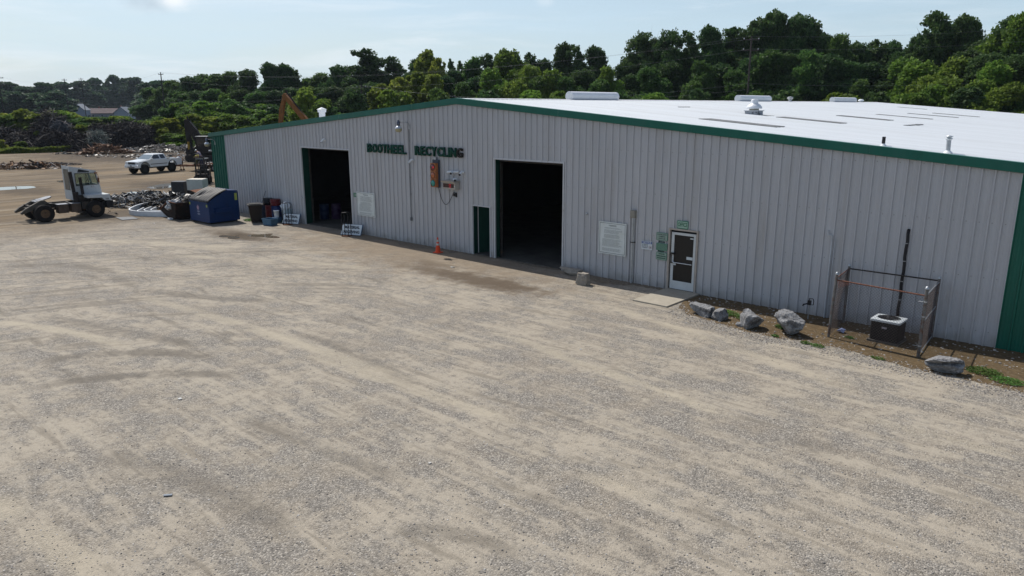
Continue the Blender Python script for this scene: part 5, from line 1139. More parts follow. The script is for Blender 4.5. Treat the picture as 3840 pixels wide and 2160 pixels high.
for x0, x1 in ((-2.0, -1.45), (-1.3, -.78)):
    g = MB(); g.box(x0, x1, -1.05, -.5, .42, .92); o = g.build('tank', mat('tank_brown', (.09, .065, .05), .6, .3, .3, 4), yt, bevel=.02)
    g = MB(); g.box(x0-.01, x1+.01, -1.06, -.49, .92, .95); g.build('lid', mat('plate_worn', (.3, .31, .34)), o)
for x, z in ((-1.3, .40), (-.95, .42)): pass
g = MB(); g.tube([(-1.1, -1.0, .42), (-1.0, -1.0, .34), (-.9, -1.0, .42)], .02, 6); g.cyl((-.55, -.8, .3), (-.55, -.3, .3), .16, n=14); g.build('air_tank', darksteel, yt)
for s in (-1, 1): wheel(yt, 0, s*1.04, .50, .28, rim_t)
for s in (-1, 1):
    wheel(yt, -2.75, s*1.06, .50, .26, rim_t); wheel(yt, -2.75, s*.76, .50, .26, rim_t)
# deck, fender and bumper
g = MB(); g.prism([(-.42, 1.20), (-.42, 1.36), (.88, 1.34), (.88, .98), (.55, .98), (.40, 1.16)], 'y', -1.18, -.16); g.prism([(.1, 1.34), (.88, 1.34), (.88, .98), (.55, .98), (.40, 1.1)], 'y', -.16, 1.18); g.build('fender', twh, yt, bevel=.015)
g = MB()
for k in range(3): g.box(.60+k*.07, .63+k*.07, -1.186, -1.18, 1.02, 1.12)
g.build('vent', blackm, yt)
g = MB(); g.box(.60, 1.0, -1.2, 1.2, .52, .96); g.box(.42, .62, -1.0, -.3, .60, .9); g.build('bumper', mat('bumper_black', (.022, .022, .024), .5, .2, .3, 4), yt, bevel=.02)
g = MB(); g.box(-.75, .5, -.6, -.16, 1.0, 1.32); g.box(-.7, -.2, -1.0, -.5, .55, 1.0); g.box(-.2, -.1, -1.1, -.5, .5, 1.2); g.box(.55, .6, -.42, .42, .9, 1.3); g.build('engine', darksteel, yt)
# cab, from panels with real openings
cy0, cy1 = -.15, 1.15
g = MB()
def sidepanels(g, y0, y1):
    g.prism([(-.87, 1.02), (.80, 1.02), (.78, 1.45), (.72, 1.90), (-.60, 1.88), (-.62, 1.88), (-.87, 1.88)], 'y', y0, y1)
    g.prism([(-.87, 1.88), (-.58, 1.88), (-.58, 2.58), (-.55, 2.62), (.56, 2.56), (.58, 2.72), (-.50, 2.98), (-.87, 3.06)], 'y', y0, y1)
    g.prism([(.62, 1.90), (.72, 1.90), (.58, 2.70), (.50, 2.60)], 'y', y0, y1)
sidepanels(g, cy0, cy0+.05); sidepanels(g, cy1-.05, cy1)
g.prism([(-.87, 3.06), (-.50, 2.98), (.62, 2.70), (.62, 2.66), (-.50, 2.93), (-.87, 3.0)], 'y', cy0+.05, cy1-.05)
g.box(-.87, -.83, cy0+.05, cy0+.22, 1.02, 3.0); g.box(-.87, -.83, cy1-.2, cy1-.05, 1.02, 3.0); g.box(-.87, -.83, cy0+.22, cy1-.2, 2.85, 3.0); g.box(-.87, -.83, cy0+.22, cy1-.2, 1.02, 1.6)
g.prism([(.74, 1.02), (.80, 1.02), (.78, 1.45), (.72, 1.90), (.66, 1.90), (.72, 1.45)], 'y', cy0+.05, cy1-.05); g.box(-.83, .74, cy0+.05, cy1-.05, 1.02, 1.08)
cab = g.build('cab', twh, yt, bevel=.01)
g = MB(); g.prism([(-.57, 1.90), (.62, 1.91), (.50, 2.55), (-.57, 2.60)], 'y', cy0+.01, cy0+.02); g.build('window', clear, cab)
g = MB(); g.prism([(-.57, 1.90), (.62, 1.91), (.50, 2.55), (-.57, 2.60)], 'y', cy1-.02, cy1-.01); g.build('window', clear, cab)
g = MB(); g.add([(.70, cy0+.05, 1.92), (.70, cy1-.05, 1.92), (.58, cy1-.05, 2.66), (.58, cy0+.05, 2.66)], [(0, 1, 2, 3)]); g.build('windshield', clear, cab)
g = MB(); g.box(-.88, -.872, cy0+.24, cy1-.22, 1.62, 2.83); g.build('window', mat('grey_window', (.10, .12, .12), .2, 0, .2, 3), cab)
g = MB(); g.prism([(-.45, 2.66), (-.37, 2.86), (-.25, 2.84), (.22, 2.70), (.20, 2.64)], 'y', cy0-.004, cy0); g.build('window', glassd, cab)
g = MB()
for a in (((-.60, 1.86), (-.60, 2.62), .018), ((-.60, 2.62), (.51, 2.58), .018), ((.51, 2.58), (.65, 1.88), .018), ((-.60, 1.88), (.65, 1.89), .018), ((-.02, 1.9), (-.02, 2.6), .014), ((.12, 1.9), (.02, 2.58), .010)): g.cyl((a[0][0], cy0-.004, a[0][1]), (a[1][0], cy0-.004, a[1][1]), a[2], n=6)
g.build('window_seal', blackm, cab)
g = MB(); g.box(-.6, -.15, .25, .75, 1.25, 1.45); g.box(-.68, -.55, .25, .75, 1.4, 2.2); g.build('seat', blackm, yt)
g = MB(); g.tube([(.22+.08*math.sin(q*.5236), .5+.2*math.cos(q*.5236), 1.98+.17*math.sin(q*.5236)) for q in range(13)], .015, 6); g.cyl((.25, .5, 1.96), (.5, .5, 1.5), .02, n=6); g.build('steering_wheel', blackm, yt)
g = MB(); g.cyl((-.35, -.38, .95), (-.42, -.38, 2.38), .085, n=12); g.build('exhaust_pipe', mat('exhaust_dark', (.035, .028, .025), .7, .2, .4, 6), yt)
g = MB(); g.cyl((-.82, -.35, 1.1), (-.92, -.35, 2.75), .10, n=12); g.cyl((-.85, -.6, .95), (-.85, -.6, 1.55), .16, n=12); g.build('air_intake', mat('exhaust_dark', (.035, .028, .025)), yt)
g = MB(); g.tube([(.5, cy0-.05, 2.5), (.62, cy0-.2, 2.5), (.62, cy0-.2, 2.1)], .012, 5); g.box(.58, .64, -.42, -.28, 2.0, 2.3); g.cyl((.55, -.25, 2.55), (.55, -.25, 2.62), .09, n=12); g.build('mirror', rustm, yt)
g = MB(); g.lathe([(.06, 2.8), (.06, 2.88), (.03, 2.92), (.0001, 2.92)], (-.1, .2, 0), 10); g.lathe([(.05, 2.7), (.05, 2.78), (.0001, 2.8)], (.35, .3, 0), 10); g.build('beacon', mat('beacon', (.55, .5, .45), .4), yt)
for s in (-1, 1):
    g = MB(); g.cyl((.88, s*.9, 1.16), (.90, s*.9, 1.16), .09, n=14); g.build('headlight', mat('lamp_glass', (.5, .5, .48), .15), yt)

def arch(cx, r, z0, n=9, rev=False):
    p = [(cx+r*math.cos(R(180-180*i/n)), z0+r*math.sin(R(180-180*i/n))) for i in range(n+1)]
    return p[::-1] if rev else p
pw = mat('pickup_white', (.70, .72, .73), .25, 0, .03, 2, coat=.5)
pk = empty('pickup_truck', (-54.75, 10.6, 0), R(-73), 'lifted white extended-cab pickup with big black tyres, hitched before a trailer', 'pickup')
zb = .66; bt = 1.36
body = [(-1.15, zb+.05)]+arch(0, .51, zb)+arch(3.26, .51, zb)+[(3.98, zb-.02), (4.05, .98), (3.98, 1.22), (2.55, 1.38), (2.4, bt), (.55, bt), (-1.20, bt), (-1.22, .9)]
g = MB(); g.prism(body, 'y', -.95, -.62); g.prism(body, 'y', .62, .95)
g.prism([(2.45, zb+.1), (3.98, zb), (4.05, .98), (3.98, 1.24), (2.55, 1.42), (2.45, bt)], 'y', -.62, .62); g.box(.62, 2.45, -.62, .62, zb, 1.30); g.box(-1.2, .62, -.62, .62, .86, .92); g.box(-1.22, -1.14, -.62, .62, .86, bt); g.box(.55, .62, -.62, .62, .92, bt)
bd = g.build('body', pw, pk, bevel=.03)
g = MB()
lo = [(.52, 1.34), (2.62, 1.36)]; A = [(.58, .90), (2.60, .90)]; up = [(.80, .72), (1.95, .72)]
zt = 1.90
def Q(x, y, z): return (x, y, z)
v = [Q(.56, -.90, bt-.01), Q(2.72, -.90, bt-.01), Q(2.72, .90, bt-.01), Q(.56, .90, bt-.01), Q(.70, -.70, zt-.03), Q(1.98, -.70, zt-.03), Q(1.98, .70, zt-.03), Q(.70, .70, zt-.03), Q(.9, -.55, zt+.02), Q(1.8, -.55, zt+.02), Q(1.8, .55, zt+.02), Q(.9, .55, zt+.02)]
g.add(v, [(0, 1, 5, 4), (1, 2, 6, 5), (2, 3, 7, 6), (3, 0, 4, 7), (4, 5, 9, 8), (5, 6, 10, 9), (6, 7, 11, 10), (7, 4, 8, 11), (8, 9, 10, 11)]); g.build('cab', pw, pk, bevel=.02)
def onside(s, pts):                                        # (x, fraction up the cab side) -> point just proud of it
    out = []
    for x, f in pts:
        y = .90-.20*f+.006; z = bt+(zt-bt)*f; out.append((x, s*y, z))
    return out
for s in (-1, 1):
    for pts in (((1.42, .14), (2.50, .14), (1.98, .86), (1.50, .86)), ((.72, .16), (1.28, .14), (1.34, .86), (.86, .86))):
        g = MB(); g.add(onside(s, pts), [(0, 1, 2, 3)]); g.build('window', glassd, pk, fixn=False)
g = MB(); g.add([(2.66, -.82, bt+.05), (2.66, .82, bt+.05), (2.06, .66, zt-.07), (2.06, -.66, zt-.07)], [(0, 1, 2, 3)]); g.build('windshield', mat('windshield_blue', (.10, .16, .20), .08, 0, .1, 2, spec=.9), pk)
g = MB(); g.box(4.03, 4.07, -.48, .48, .98, 1.18); g.build('grille', blackm, pk)
for s in (-1, 1):
    g = MB(); g.box(3.96, 4.035, min(s*.52, s*.9), max(s*.52, s*.9), 1.0, 1.17); g.build('headlight', mat('lamp_glass', (.5, .5, .48), .15), pk, bevel=.02)
g = MB(); g.box(3.92, 4.16, -.96, .96, .62, .92); g.build('bumper', pw, pk, bevel=.04)
g = MB(); g.box(4.15, 4.165, -.5, .5, .66, .74); g.box(4.15, 4.165, -.12, .12, .78, .88); g.build('bumper_slot', blackm, pk)
for s in (-1, 1):
    for x, f in ((0, 0), (3.26, 1)): wheel(pk, x, s*.80, .47, .33, mat('rim_black', (.03, .03, .03), .4, .5))
    g = MB(); g.box(.62, 2.62, s*.955-.01, s*.955+.01, .90, .96); g.build('side_strip', blackm, pk)
    g = MB(); g.box(2.42, 2.60, min(s*.95, s*1.16), max(s*.95, s*1.16), 1.36, 1.54); g.build('mirror', pw, pk, bevel=.03)
    g = MB(); g.box(1.46, 1.62, s*.952-.015, s*.952+.015, 1.18, 1.21); g.build('handle', pw, pk)
    g = MB(); 
    for x in (0, 3.26):
        q = arch(x, .52, zb, 12); g.tube([(a, s*.955, b2) for a, b2 in q], .03, 6)
    g.build('wheel_arch', blackm, pk)
g = MB(); g.box(-1.0, 4.0, -.45, -.35, .50, .62); g.box(-1.0, 4.0, .35, .45, .50, .62); g.cyl((0, -.7, .46), (0, .7, .46), .08, n=8); g.cyl((3.26, -.7, .46), (3.26, .7, .46), .07, n=8); g.build('chassis', blackm, pk)
for x in (0, 3.26): g = MB(); g.box(x-.50, x+.50, -.615, .615, .70, 1.19 if x else .855); g.build('wheel_well', blackm, pk)
g = MB(); g.box(.05, .50, -.7, .7, .92, 1.44); g.build('tool_box', blackm, pk)
g = MB(); g.box(-1.36, -1.22, -.8, .8, .62, .78); g.box(-1.5, -1.3, -.05, .05, .55, .62); g.build('rear_bumper', galv, pk)

# trailer
TRL = gp(772, 640)
tr = empty('flat_trailer', (TRL.x, TRL.y, 0), R(-136), 'rusty flat trailer loaded with scrap behind the pickup', 'trailer')
g = MB(); g.box(-3.2, 1.6, -1.0, -.9, .5, .66); g.box(-3.2, 1.6, .9, 1.0, .5, .66); g.box(-3.2, 1.6, -1, 1, .58, .66); g.prism([(1.6, -.9), (3.9, -.06), (3.9, .06), (1.6, .9), (1.6, .8), (3.5, 0), (1.6, -.8)], 'z', .5, .6); g.box(-3.2, -3.1, -1, 1, .6, 1.0); g.build('deck', rustm, tr)
for s in (-1, 1):
    for x in (-.4, -1.25): wheel(tr, x, s*1.12, .34, .22, mat('rim_grey', (.2, .2, .2), .5, .3))
    g = MB(); g.prism([(-.85+.95*math.cos(R(a)), .30+.58*math.sin(R(a))) for a in range(0, 181, 20)]+[(-.85+.88*math.cos(R(a)), .30+.52*math.sin(R(a))) for a in range(180, -1, -20)], 'y', s*1.12-.13, s*1.12+.13); g.build('mudguard', rustm, tr)
g = MB(); g.cyl((3.3, 0, .1), (3.3, 0, .75), .04, n=8); g.build('jack', darksteel, tr)
scrap('trailer_load', TRL.x+.55, TRL.y+.55, 2.2, .9, .25, 260, 'layer of bright and dark scrap covering the trailer', scm, 'scrap', .1, .5, rz=R(-136))
[o for o in COL.objects if o.name == 'trailer_load'][0].location.z = .66

# people ------------------------------------------------------------
skin = mat('skin', (.42, .25, .17), .6, 0, .06)
def skinned(name, joints, edges, m, parent=None, sub=2, root=0):
    me = bpy.data.meshes.new(name); me.from_pydata([j[0] for j in joints], edges, []); o = bpy.data.objects.new(name, me); COL.objects.link(o)
    md = o.modifiers.new('skin', 'SKIN'); md.use_smooth_shade = True
    for i, j in enumerate(joints):
        sv = me.skin_vertices[0].data[i]; r = j[1]; sv.radius = r if isinstance(r, tuple) else (r, r); sv.use_root = (i == root)
    o.modifiers.new('sub', 'SUBSURF').levels = sub; o.modifiers['sub'].render_levels = sub
    bpy.context.view_layer.update(); ev = o.evaluated_get(bpy.context.evaluated_depsgraph_get()); nm = bpy.data.meshes.new_from_object(ev)
    bpy.data.objects.remove(o); bpy.data.meshes.remove(me); nm.name = name; nm.materials.clear(); nm.materials.append(m)
    for p in nm.polygons: p.use_smooth = True
    o = bpy.data.objects.new(name, nm); COL.objects.link(o)
    if parent: o.parent = parent
    return o
def person(loc, rz, pose, shirt, trou, label, cap=None, short=False):
    t = empty('person', loc, rz, label, 'person'); J = pose
    V = lambda *a: Vector(a)
    hip, chest, neck, head = J['hip'], J['chest'], J['neck'], J['head']
    js = [(hip, (.15, .11)), (hip.lerp(chest, .5), (.14, .10)), (chest, (.17, .11)), (neck, .055), (head, (.075, .09)), (head+(head-neck).normalized()*.10, (.07, .085))]
    ed = [(0, 1), (1, 2), (2, 3), (3, 4), (4, 5)]
    for s in ('l', 'r'):
        k = len(js); a = J['leg_'+s]; js += [(a[0], .085), (a[1], .058), (a[2], .042), (a[2]+a[3]*.16+V(0, 0, -.05), .038)]; ed += [(0, k), (k, k+1), (k+1, k+2), (k+2, k+3)]
        k = len(js); a = J['arm_'+s]; js += [(a[0], .055), (a[1], .042), (a[2], .028), (a[2]+(a[2]-a[1]).normalized()*.08, (.035, .018))]; ed += [(2, k), (k, k+1), (k+1, k+2), (k+2, k+3)]
        kk = k+3; dr = (a[2]-a[1]).normalized(); sd = dr.orthogonal().normalized()
        for q in range(4): js.append((js[kk][0]+dr*(.07+.012*(q in (1, 2)))+sd*(q-1.5)*.02, .009)); ed.append((kk, len(js)-1))
        js.append((a[2]+dr*.05+sd*.05, .010)); ed.append((kk-1, len(js)-1))
    skinned('body', js, ed, skin, t)
    # shirt and trousers follow the same joints, slightly fuller
    tj = [(hip.lerp(chest, -.05), (.165, .125)), (hip.lerp(chest, .5), (.155, .115)), (chest, (.19, .125)), (neck.lerp(chest, .35), .075)]; te = [(0, 1), (1, 2), (2, 3)]
    for s in ('l', 'r'):
        a = J['arm_'+s]; k = len(tj); tj += [(a[0], .068), (a[0].lerp(a[1], .75), .058)]; te += [(2, k), (k, k+1)]
    skinned('shirt', tj, te, shirt, t)
    lj = [(hip, (.165, .12))]; le = []
    for s in ('l', 'r'):
        a = J['leg_'+s]; k = len(lj); lj += [(a[0], .098), (a[1], .072)]; le += [(0, k), (k, k+1)]
        if not short: lj.append((a[2].lerp(a[1], .05), .058)); le.append((k+1, k+2))
        else: lj[-1] = (a[0].lerp(a[1], .8), .08)
    skinned('trousers', lj, le, trou, t)
    hd = head+(head-neck).normalized()*.05
    g = MB(); up_ = (head-neck).normalized(); fw = J.get('face', V(1, 0, 0)); M_ = up_.to_track_quat('Z', 'Y').to_matrix()
    g.lathe([(.098, .03), (.10, .07), (.085, .12), (.04, .15), (.0001, .155)], (0, 0, 0), 16, T=Matrix.Translation(head) @ M_.to_4x4())
    g.build('cap' if cap else 'hair', cap or mat('hair_dark', (.04, .03, .025), .8), t)
    if cap: g = MB(); c = head+up_*.06+fw*.12; g.cbox(c, (.12, .14, .012), rot=fw.to_track_quat('X', 'Z').to_matrix()); g.build('brim', cap, t)
    g = MB(); sd = up_.cross(fw).normalized()
    for q in (-1, 1): g.cyl(head+fw*.085+sd*q*.032+up_*.02, head+fw*.095+sd*q*.032+up_*.02, .010, n=8)
    g.build('eyes', blackm, t)
    g = MB(); g.cyl(head+fw*.085+up_*.015, head+fw*.115-up_*.02, .010, .016, n=8); g.cyl(head+fw*.085-up_*.05-sd*.02, head+fw*.085-up_*.05+sd*.02, .007, n=6)
    for q in (-1, 1): g.cyl(head+sd*q*.085-up_*.02, head+sd*q*.085+up_*.03, .014, n=6)
    g.build('face', skin, t)
    g = MB()
    for s in ('l', 'r'):
        a = J['leg_'+s]; f = a[3]; T = Matrix.Translation((a[2].x, a[2].y, 0)) @ Matrix.Rotation(math.atan2(f.y, f.x), 4, 'Z'); g.box(-.09, .19, -.05, .05, a[2].z-.09, a[2].z-.02, T=T); g.box(-.09, .08, -.045, .045, a[2].z-.02, a[2].z+.05, T=T)
    g.build('boots', mat('boots', (.05, .035, .025), .7), t, bevel=.02)
    return t
V3 = lambda *a: Vector(a)
lean = dict(hip=V3(0, 0, .96), chest=V3(.10, 0, 1.36), neck=V3(.13, 0, 1.50), head=V3(.17, 0, 1.62), face=V3(1, 0, 0),
    leg_l=(V3(0, .09, .90), V3(.02, .12, .50), V3(-.02, .14, .09), V3(1, .1, 0)), leg_r=(V3(0, -.09, .90), V3(-.08, -.12, .50), V3(-.16, -.14, .09), V3(1, 0, 0)),
    arm_l=(V3(.10, .19, 1.42), V3(.22, .38, 1.30), V3(.40, .52, 1.42)), arm_r=(V3(.10, -.19, 1.42), V3(.05, -.36, 1.20), V3(.12, -.38, .98)))
tw_ = mat('tshirt_white', (.66, .68, .70), .8, 0, .05); PA = gp(682, 638)
person((PA.x, PA.y, 0), R(-150), lean, tw_, mat('trousers_dark', (.03, .03, .035), .8), 'person in a white T-shirt leaning an arm on the tailgate corner of the pickup', cap=mat('cap_white', (.6, .6, .58), .7), short=True)
stand = dict(hip=V3(0, 0, .95), chest=V3(.20, 0, 1.30), neck=V3(.33, 0, 1.42), head=V3(.42, 0, 1.50), face=V3(.85, 0, -.5).normalized(),
    leg_l=(V3(0, .09, .89), V3(.05, .11, .49), V3(0, .12, .09), V3(1, 0, 0)), leg_r=(V3(0, -.09, .89), V3(0, -.11, .49), V3(-.12, -.12, .09), V3(1, 0, 0)),
    arm_l=(V3(.22, .18, 1.34), V3(.28, .22, 1.06), V3(.42, .16, .86)), arm_r=(V3(.22, -.18, 1.34), V3(.26, -.24, 1.05), V3(.40, -.14, .84)))
PB = gp(757, 621, .66); PC = gp(735, 618, .66)
person((PB.x, PB.y, .66), R(-140), stand, mat('shirt_mauve', (.24, .21, .27), .8), mat('jeans_dark', (.018, .022, .05), .8), 'person in a grey shirt and dark jeans standing bent forward on the trailer', cap=mat('cap_grey', (.35, .34, .33), .7))
bend = dict(hip=V3(0, 0, .86), chest=V3(.42, 0, 1.00), neck=V3(.56, 0, .95), head=V3(.66, 0, .87), face=V3(.4, 0, -.9).normalized(),
    leg_l=(V3(0, .1, .80), V3(.10, .12, .46), V3(0, .14, .09), V3(1, 0, 0)), leg_r=(V3(0, -.1, .80), V3(.08, -.12, .46), V3(-.08, -.14, .09), V3(1, 0, 0)),
    arm_l=(V3(.44, .18, .96), V3(.50, .2, .68), V3(.56, .15, .44)), arm_r=(V3(.44, -.18, .96), V3(.52, -.2, .70), V3(.60, -.12, .46)))
person((PC.x, PC.y, .66), R(40), bend, mat('shirt_yellow', (.42, .42, .06), .8), mat('trousers_olive', (.10, .10, .04), .8), 'person in a dull yellow top bending far over on the trailer', cap=mat('hood_olive', (.14, .14, .05), .8))

# forklift
fk = empty('forklift', (-39.6, 7.2, 0), R(-35), 'dark forklift with a slatted overhead guard by the green corner', 'forklift'); fd = mat('forklift_dark', (.03, .028, .027), .6, .2, .4, 6, over=(.10, .05, .03), over_scale=4, over_lo=.55, over_hi=.68)
g = MB(); g.prism([(-1.2, .35), (-1.25, .9), (-1.0, 1.15), (-.3, 1.1), (-.2, .6), (.55, .55), (.75, .9), (.85, .85), (.85, .25), (-1.0, .25)], 'y', -.5, .5); g.build('body', fd, fk, bevel=.04)
g = MB()
for s in (-1, 1): g.tube([(.72, s*.46, .85), (.45, s*.46, 2.10)], .035, 6); g.tube([(-.95, s*.46, 1.1), (-.85, s*.46, 2.10)], .035, 6); g.cyl((-.85, s*.46, 2.10), (.5, s*.46, 2.12), .035, n=6)
g.build('guard_post', fd, fk)
g = MB()
for k in range(9): g.box(-.85+k*.16, -.79+k*.16, -.46, .46, 2.10, 2.15)
g.build('overhead_guard', mat('guard_bar', (.14, .16, .17), .5, .3, .3), fk)
g = MB()
for s in (-1, 1): g.box(.92, 1.02, s*.36-.05, s*.36+.05, .12, 2.3); g.box(1.05, 1.12, s*.3-.05, s*.3+.05, .1, .6); g.box(1.08, 2.0, s*.3-.06, s*.3+.06, .08, .12)
for z in (.3, 1.2, 2.2): g.box(.93, 1.0, -.36, .36, z, z+.1)
g.cyl((.97, 0, .3), (.97, 0, 2.0), .05, n=8); g.build('mast', darksteel, fk)
g = MB(); g.box(-.5, .0, -.25, .25, 1.05, 1.18); g.box(-.6, -.48, -.25, .25, 1.1, 1.6); g.build('seat', blackm, fk)
g = MB(); g.tube([(.30+.05*math.cos(q*.5236), .17*math.cos(q*.5236), 1.35+.16*math.sin(q*.5236)) for q in range(13)], .015, 5); g.build('steering_wheel', blackm, fk)
for s in (-1, 1): wheel(fk, .6, s*.52, .34, .24, rim_t); wheel(fk, -.8, s*.48, .27, .2, rim_t)

def excavator(loc, rz, m, mdark, pts_boom, pts_stick, label, cabside=1, bucket=True, sc=1.0, cx=0.0):
    t = empty('excavator', loc, rz, label, 'excavator')
    for s in (-1, 1):
        g = MB(); n = 20; L_, r = 1.6*sc, .42*sc; pr = [(L_+r*math.cos(R(90-180*i/8)), r+r*math.sin(R(90-180*i/8))) for i in range(9)]+[(-L_+r*math.cos(R(270-180*i/8)), r+r*math.sin(R(270-180*i/8))) for i in range(9)]
        g.prism(pr, 'y', s*1.25*sc-.28*sc, s*1.25*sc+.28*sc); g.build('track', mdark, t, bevel=.02)
    g = MB(); g.cyl((0, 0, .5*sc), (0, 0, 1.05*sc), .7*sc, n=20); g.build('turntable', mdark, t)
    g = MB(); g.prism([(-2.3*sc, 1.05*sc), (1.3*sc, 1.05*sc), (1.3*sc, 1.5*sc), (.2*sc, 1.65*sc), (.0, 2.1*sc), (-2.1*sc, 2.15*sc), (-2.4*sc, 1.9*sc)], 'y', -1.3*sc, 1.3*sc); g.build('house', m, t, bevel=.05)
    g = MB(); y0, y1 = (.35*sc, 1.28*sc) if cabside > 0 else (-1.28*sc, -.35*sc)
    g.box(.15*sc+cx, 1.55*sc+cx, y0, y1, 1.5*sc, 1.9*sc); g.box(.15*sc+cx, 1.5*sc+cx, y0, y1, 2.92*sc, 3.02*sc)
    for x in (.15*sc+cx, 1.44*sc+cx):
        for y in (y0, y1-.06): g.box(x, x+.06, y, y+.06, 1.9*sc, 2.92*sc)
    cb = g.build('cab', mdark, t)
    g = MB(); g.box(.1*sc+cx, 1.56*sc+cx, y0-.03, y1+.03, 3.02*sc, 3.07*sc); g.build('roof', mat('cab_roof', (.6, .6, .58), .5), cb)
    g = MB(); g.box(.18*sc+cx, 1.46*sc+cx, y0+.02, y1-.02, 1.9*sc, 2.9*sc); g.build('glass', glassd, cb)
    def beam(name, pl, w, mm):
        g = MB()
        for (x0, z0, h0), (x1, z1, h1) in zip(pl, pl[1:]):
            d = Vector((x1-x0, 0, z1-z0)).normalized(); n_ = Vector((-d.z, 0, d.x))
            a, b_ = Vector((x0, 0, z0)), Vector((x1, 0, z1)); g.add([tuple(p+n_*sg*h/2+Vector((0, sy*w/2, 0))) for p, h in ((a, h0), (b_, h1)) for sg in (-1, 1) for sy in (-1, 1)], [(0, 1, 3, 2), (4, 6, 7, 5), (0, 4, 5, 1), (2, 3, 7, 6), (0, 2, 6, 4), (1, 5, 7, 3)])
        return g.build(name, mm, t, bevel=.015)
    beam('boom', pts_boom, .42*sc, m); st = beam('stick', pts_stick, .34*sc, m)
    (bx, bz, _), (px_, pz, _) = pts_boom[0], pts_boom[len(pts_boom)//2]; g = MB()
    for s in (-1, 1): g.cyl((bx+.3, s*.3*sc, bz-.3), (px_, s*.3*sc, pz-.1), .07*sc, n=8); 
    q0 = pts_boom[len(pts_boom)//2]; q1 = pts_stick[0]; g.cyl((q0[0], 0, q0[1]+.3), (q1[0]-.1, 0, q1[1]+.35), .08*sc, n=8); g.cyl((q1[0], .12, q1[1]), (pts_stick[-1][0], .12, pts_stick[-1][1]+.6), .05*sc, n=6); g.build('hydraulic_ram', mdark, t)
    if bucket:
        x, z, _ = pts_stick[-1]; g = MB(); g.prism([(x-.3, z), (x+.2, z+.1), (x+.5, z-.5), (x+.2, z-1.1), (x-.5, z-1.15), (x-.75, z-.7), (x-.4, z-.6)], 'y', -.5*sc, .5*sc); g.build('bucket', mdark, t, bevel=.02)
    return t
ex_y = mat('excavator_ochre', (.22, .09, .02), .6, 0, .25, 2.5, over=(.12, .05, .02), over_scale=1.3, over_lo=.50, over_hi=.72)
ex_d = mat('excavator_dark', (.022, .018, .017), .6, .2, .4, 4)
P1, P2, P3 = dp(1064, 354, 95), dp(1156, 462, 95), dp(1030, 472, 95)
# a big ochre excavator behind the building: only boom and stick rise over the roof
hx = Vector((P1.x-P2.x, P1.y-P2.y)); ang = math.atan2(hx.y, hx.x); dxy = hx.length
ox = Vector((P2.x, P2.y))-hx.normalized()*1.6
k = lambda P: ((Vector((P.x, P.y))-ox).dot(hx.normalized()), P.z)
a1, a2, a3 = k(P1), k(P2), k(P3)
excavator((ox.x, ox.y, 0), ang, ex_y, ex_d, [(.3, 1.9, .5), (a2[0], a2[1], .70), (a1[0], a1[1], .50)], [(a1[0]-.2, a1[1]+.1, .30), (a1[0]+(a3[0]-a1[0])*.5, a1[1]+(a3[1]-a1[1])*.5, .62), (a3[0], a3[1], .40)], 'big ochre excavator whose raised boom and stick peak above the left roof slope', sc=1.15)
E1 = gp(776, 604)
t = excavator((E1.x, E1.y, 0), R(-140), ex_d, ex_d, [(.3, 1.5, .9), (1.2, 3.5, .95), (1.95, 4.85, .5)], [(2.05, 5.05, .45), (2.0, 3.3, .6), (1.9, 1.6, .5)], 'soot-dark excavator with a pale cab roof beside the green corner of the building', sc=1.0, cx=-.95)
g = MB(); g.box(1.5, 1.62, .9, 1.3, 1.5, 2.4); g.build('cylinder_guard', mat('machine_yellow', (.35, .22, .03), .6, 0, .3), t)
# ------------------------------------------------------------ vegetation
def quads(cen, nrm_rand, s0, s1, up=0.0):
    """many leaf quads at the given centres (numpy)"""
    n = len(cen); d = rng.normal(size=(n, 3)); d[:, 2] *= .6; d /= np.linalg.norm(d, axis=1)[:, None]
    e = rng.normal(size=(n, 3)); e[:, 2] += up; u = np.cross(d, e); u /= np.linalg.norm(u, axis=1)[:, None]+1e-9
    s = rng.uniform(s0, s1, (n, 1)); a = cen-d*s; b_ = cen+u*s*.62+d*s*.15; c = cen+d*s; f = cen-u*s*.62+d*s*.15
    V = np.stack([a, b_, c, f], 1).reshape(-1, 3); return V
def leafmesh(name, V, m):
    n = len(V)//4; me = bpy.data.meshes.new(name); me.vertices.add(len(V)); me.vertices.foreach_set('co', V.astype(np.float32).ravel())
    me.loops.add(len(V)); me.loops.foreach_set('vertex_index', np.arange(len(V), dtype=np.int32)); me.polygons.add(n)
    me.polygons.foreach_set('loop_start', np.arange(0, len(V), 4, dtype=np.int32)); me.update(calc_edges=True); me.materials.append(m); return me
bark = mat('bark', (.07, .055, .042), .9, 0, .3, 5, bump=.02, bs=14)
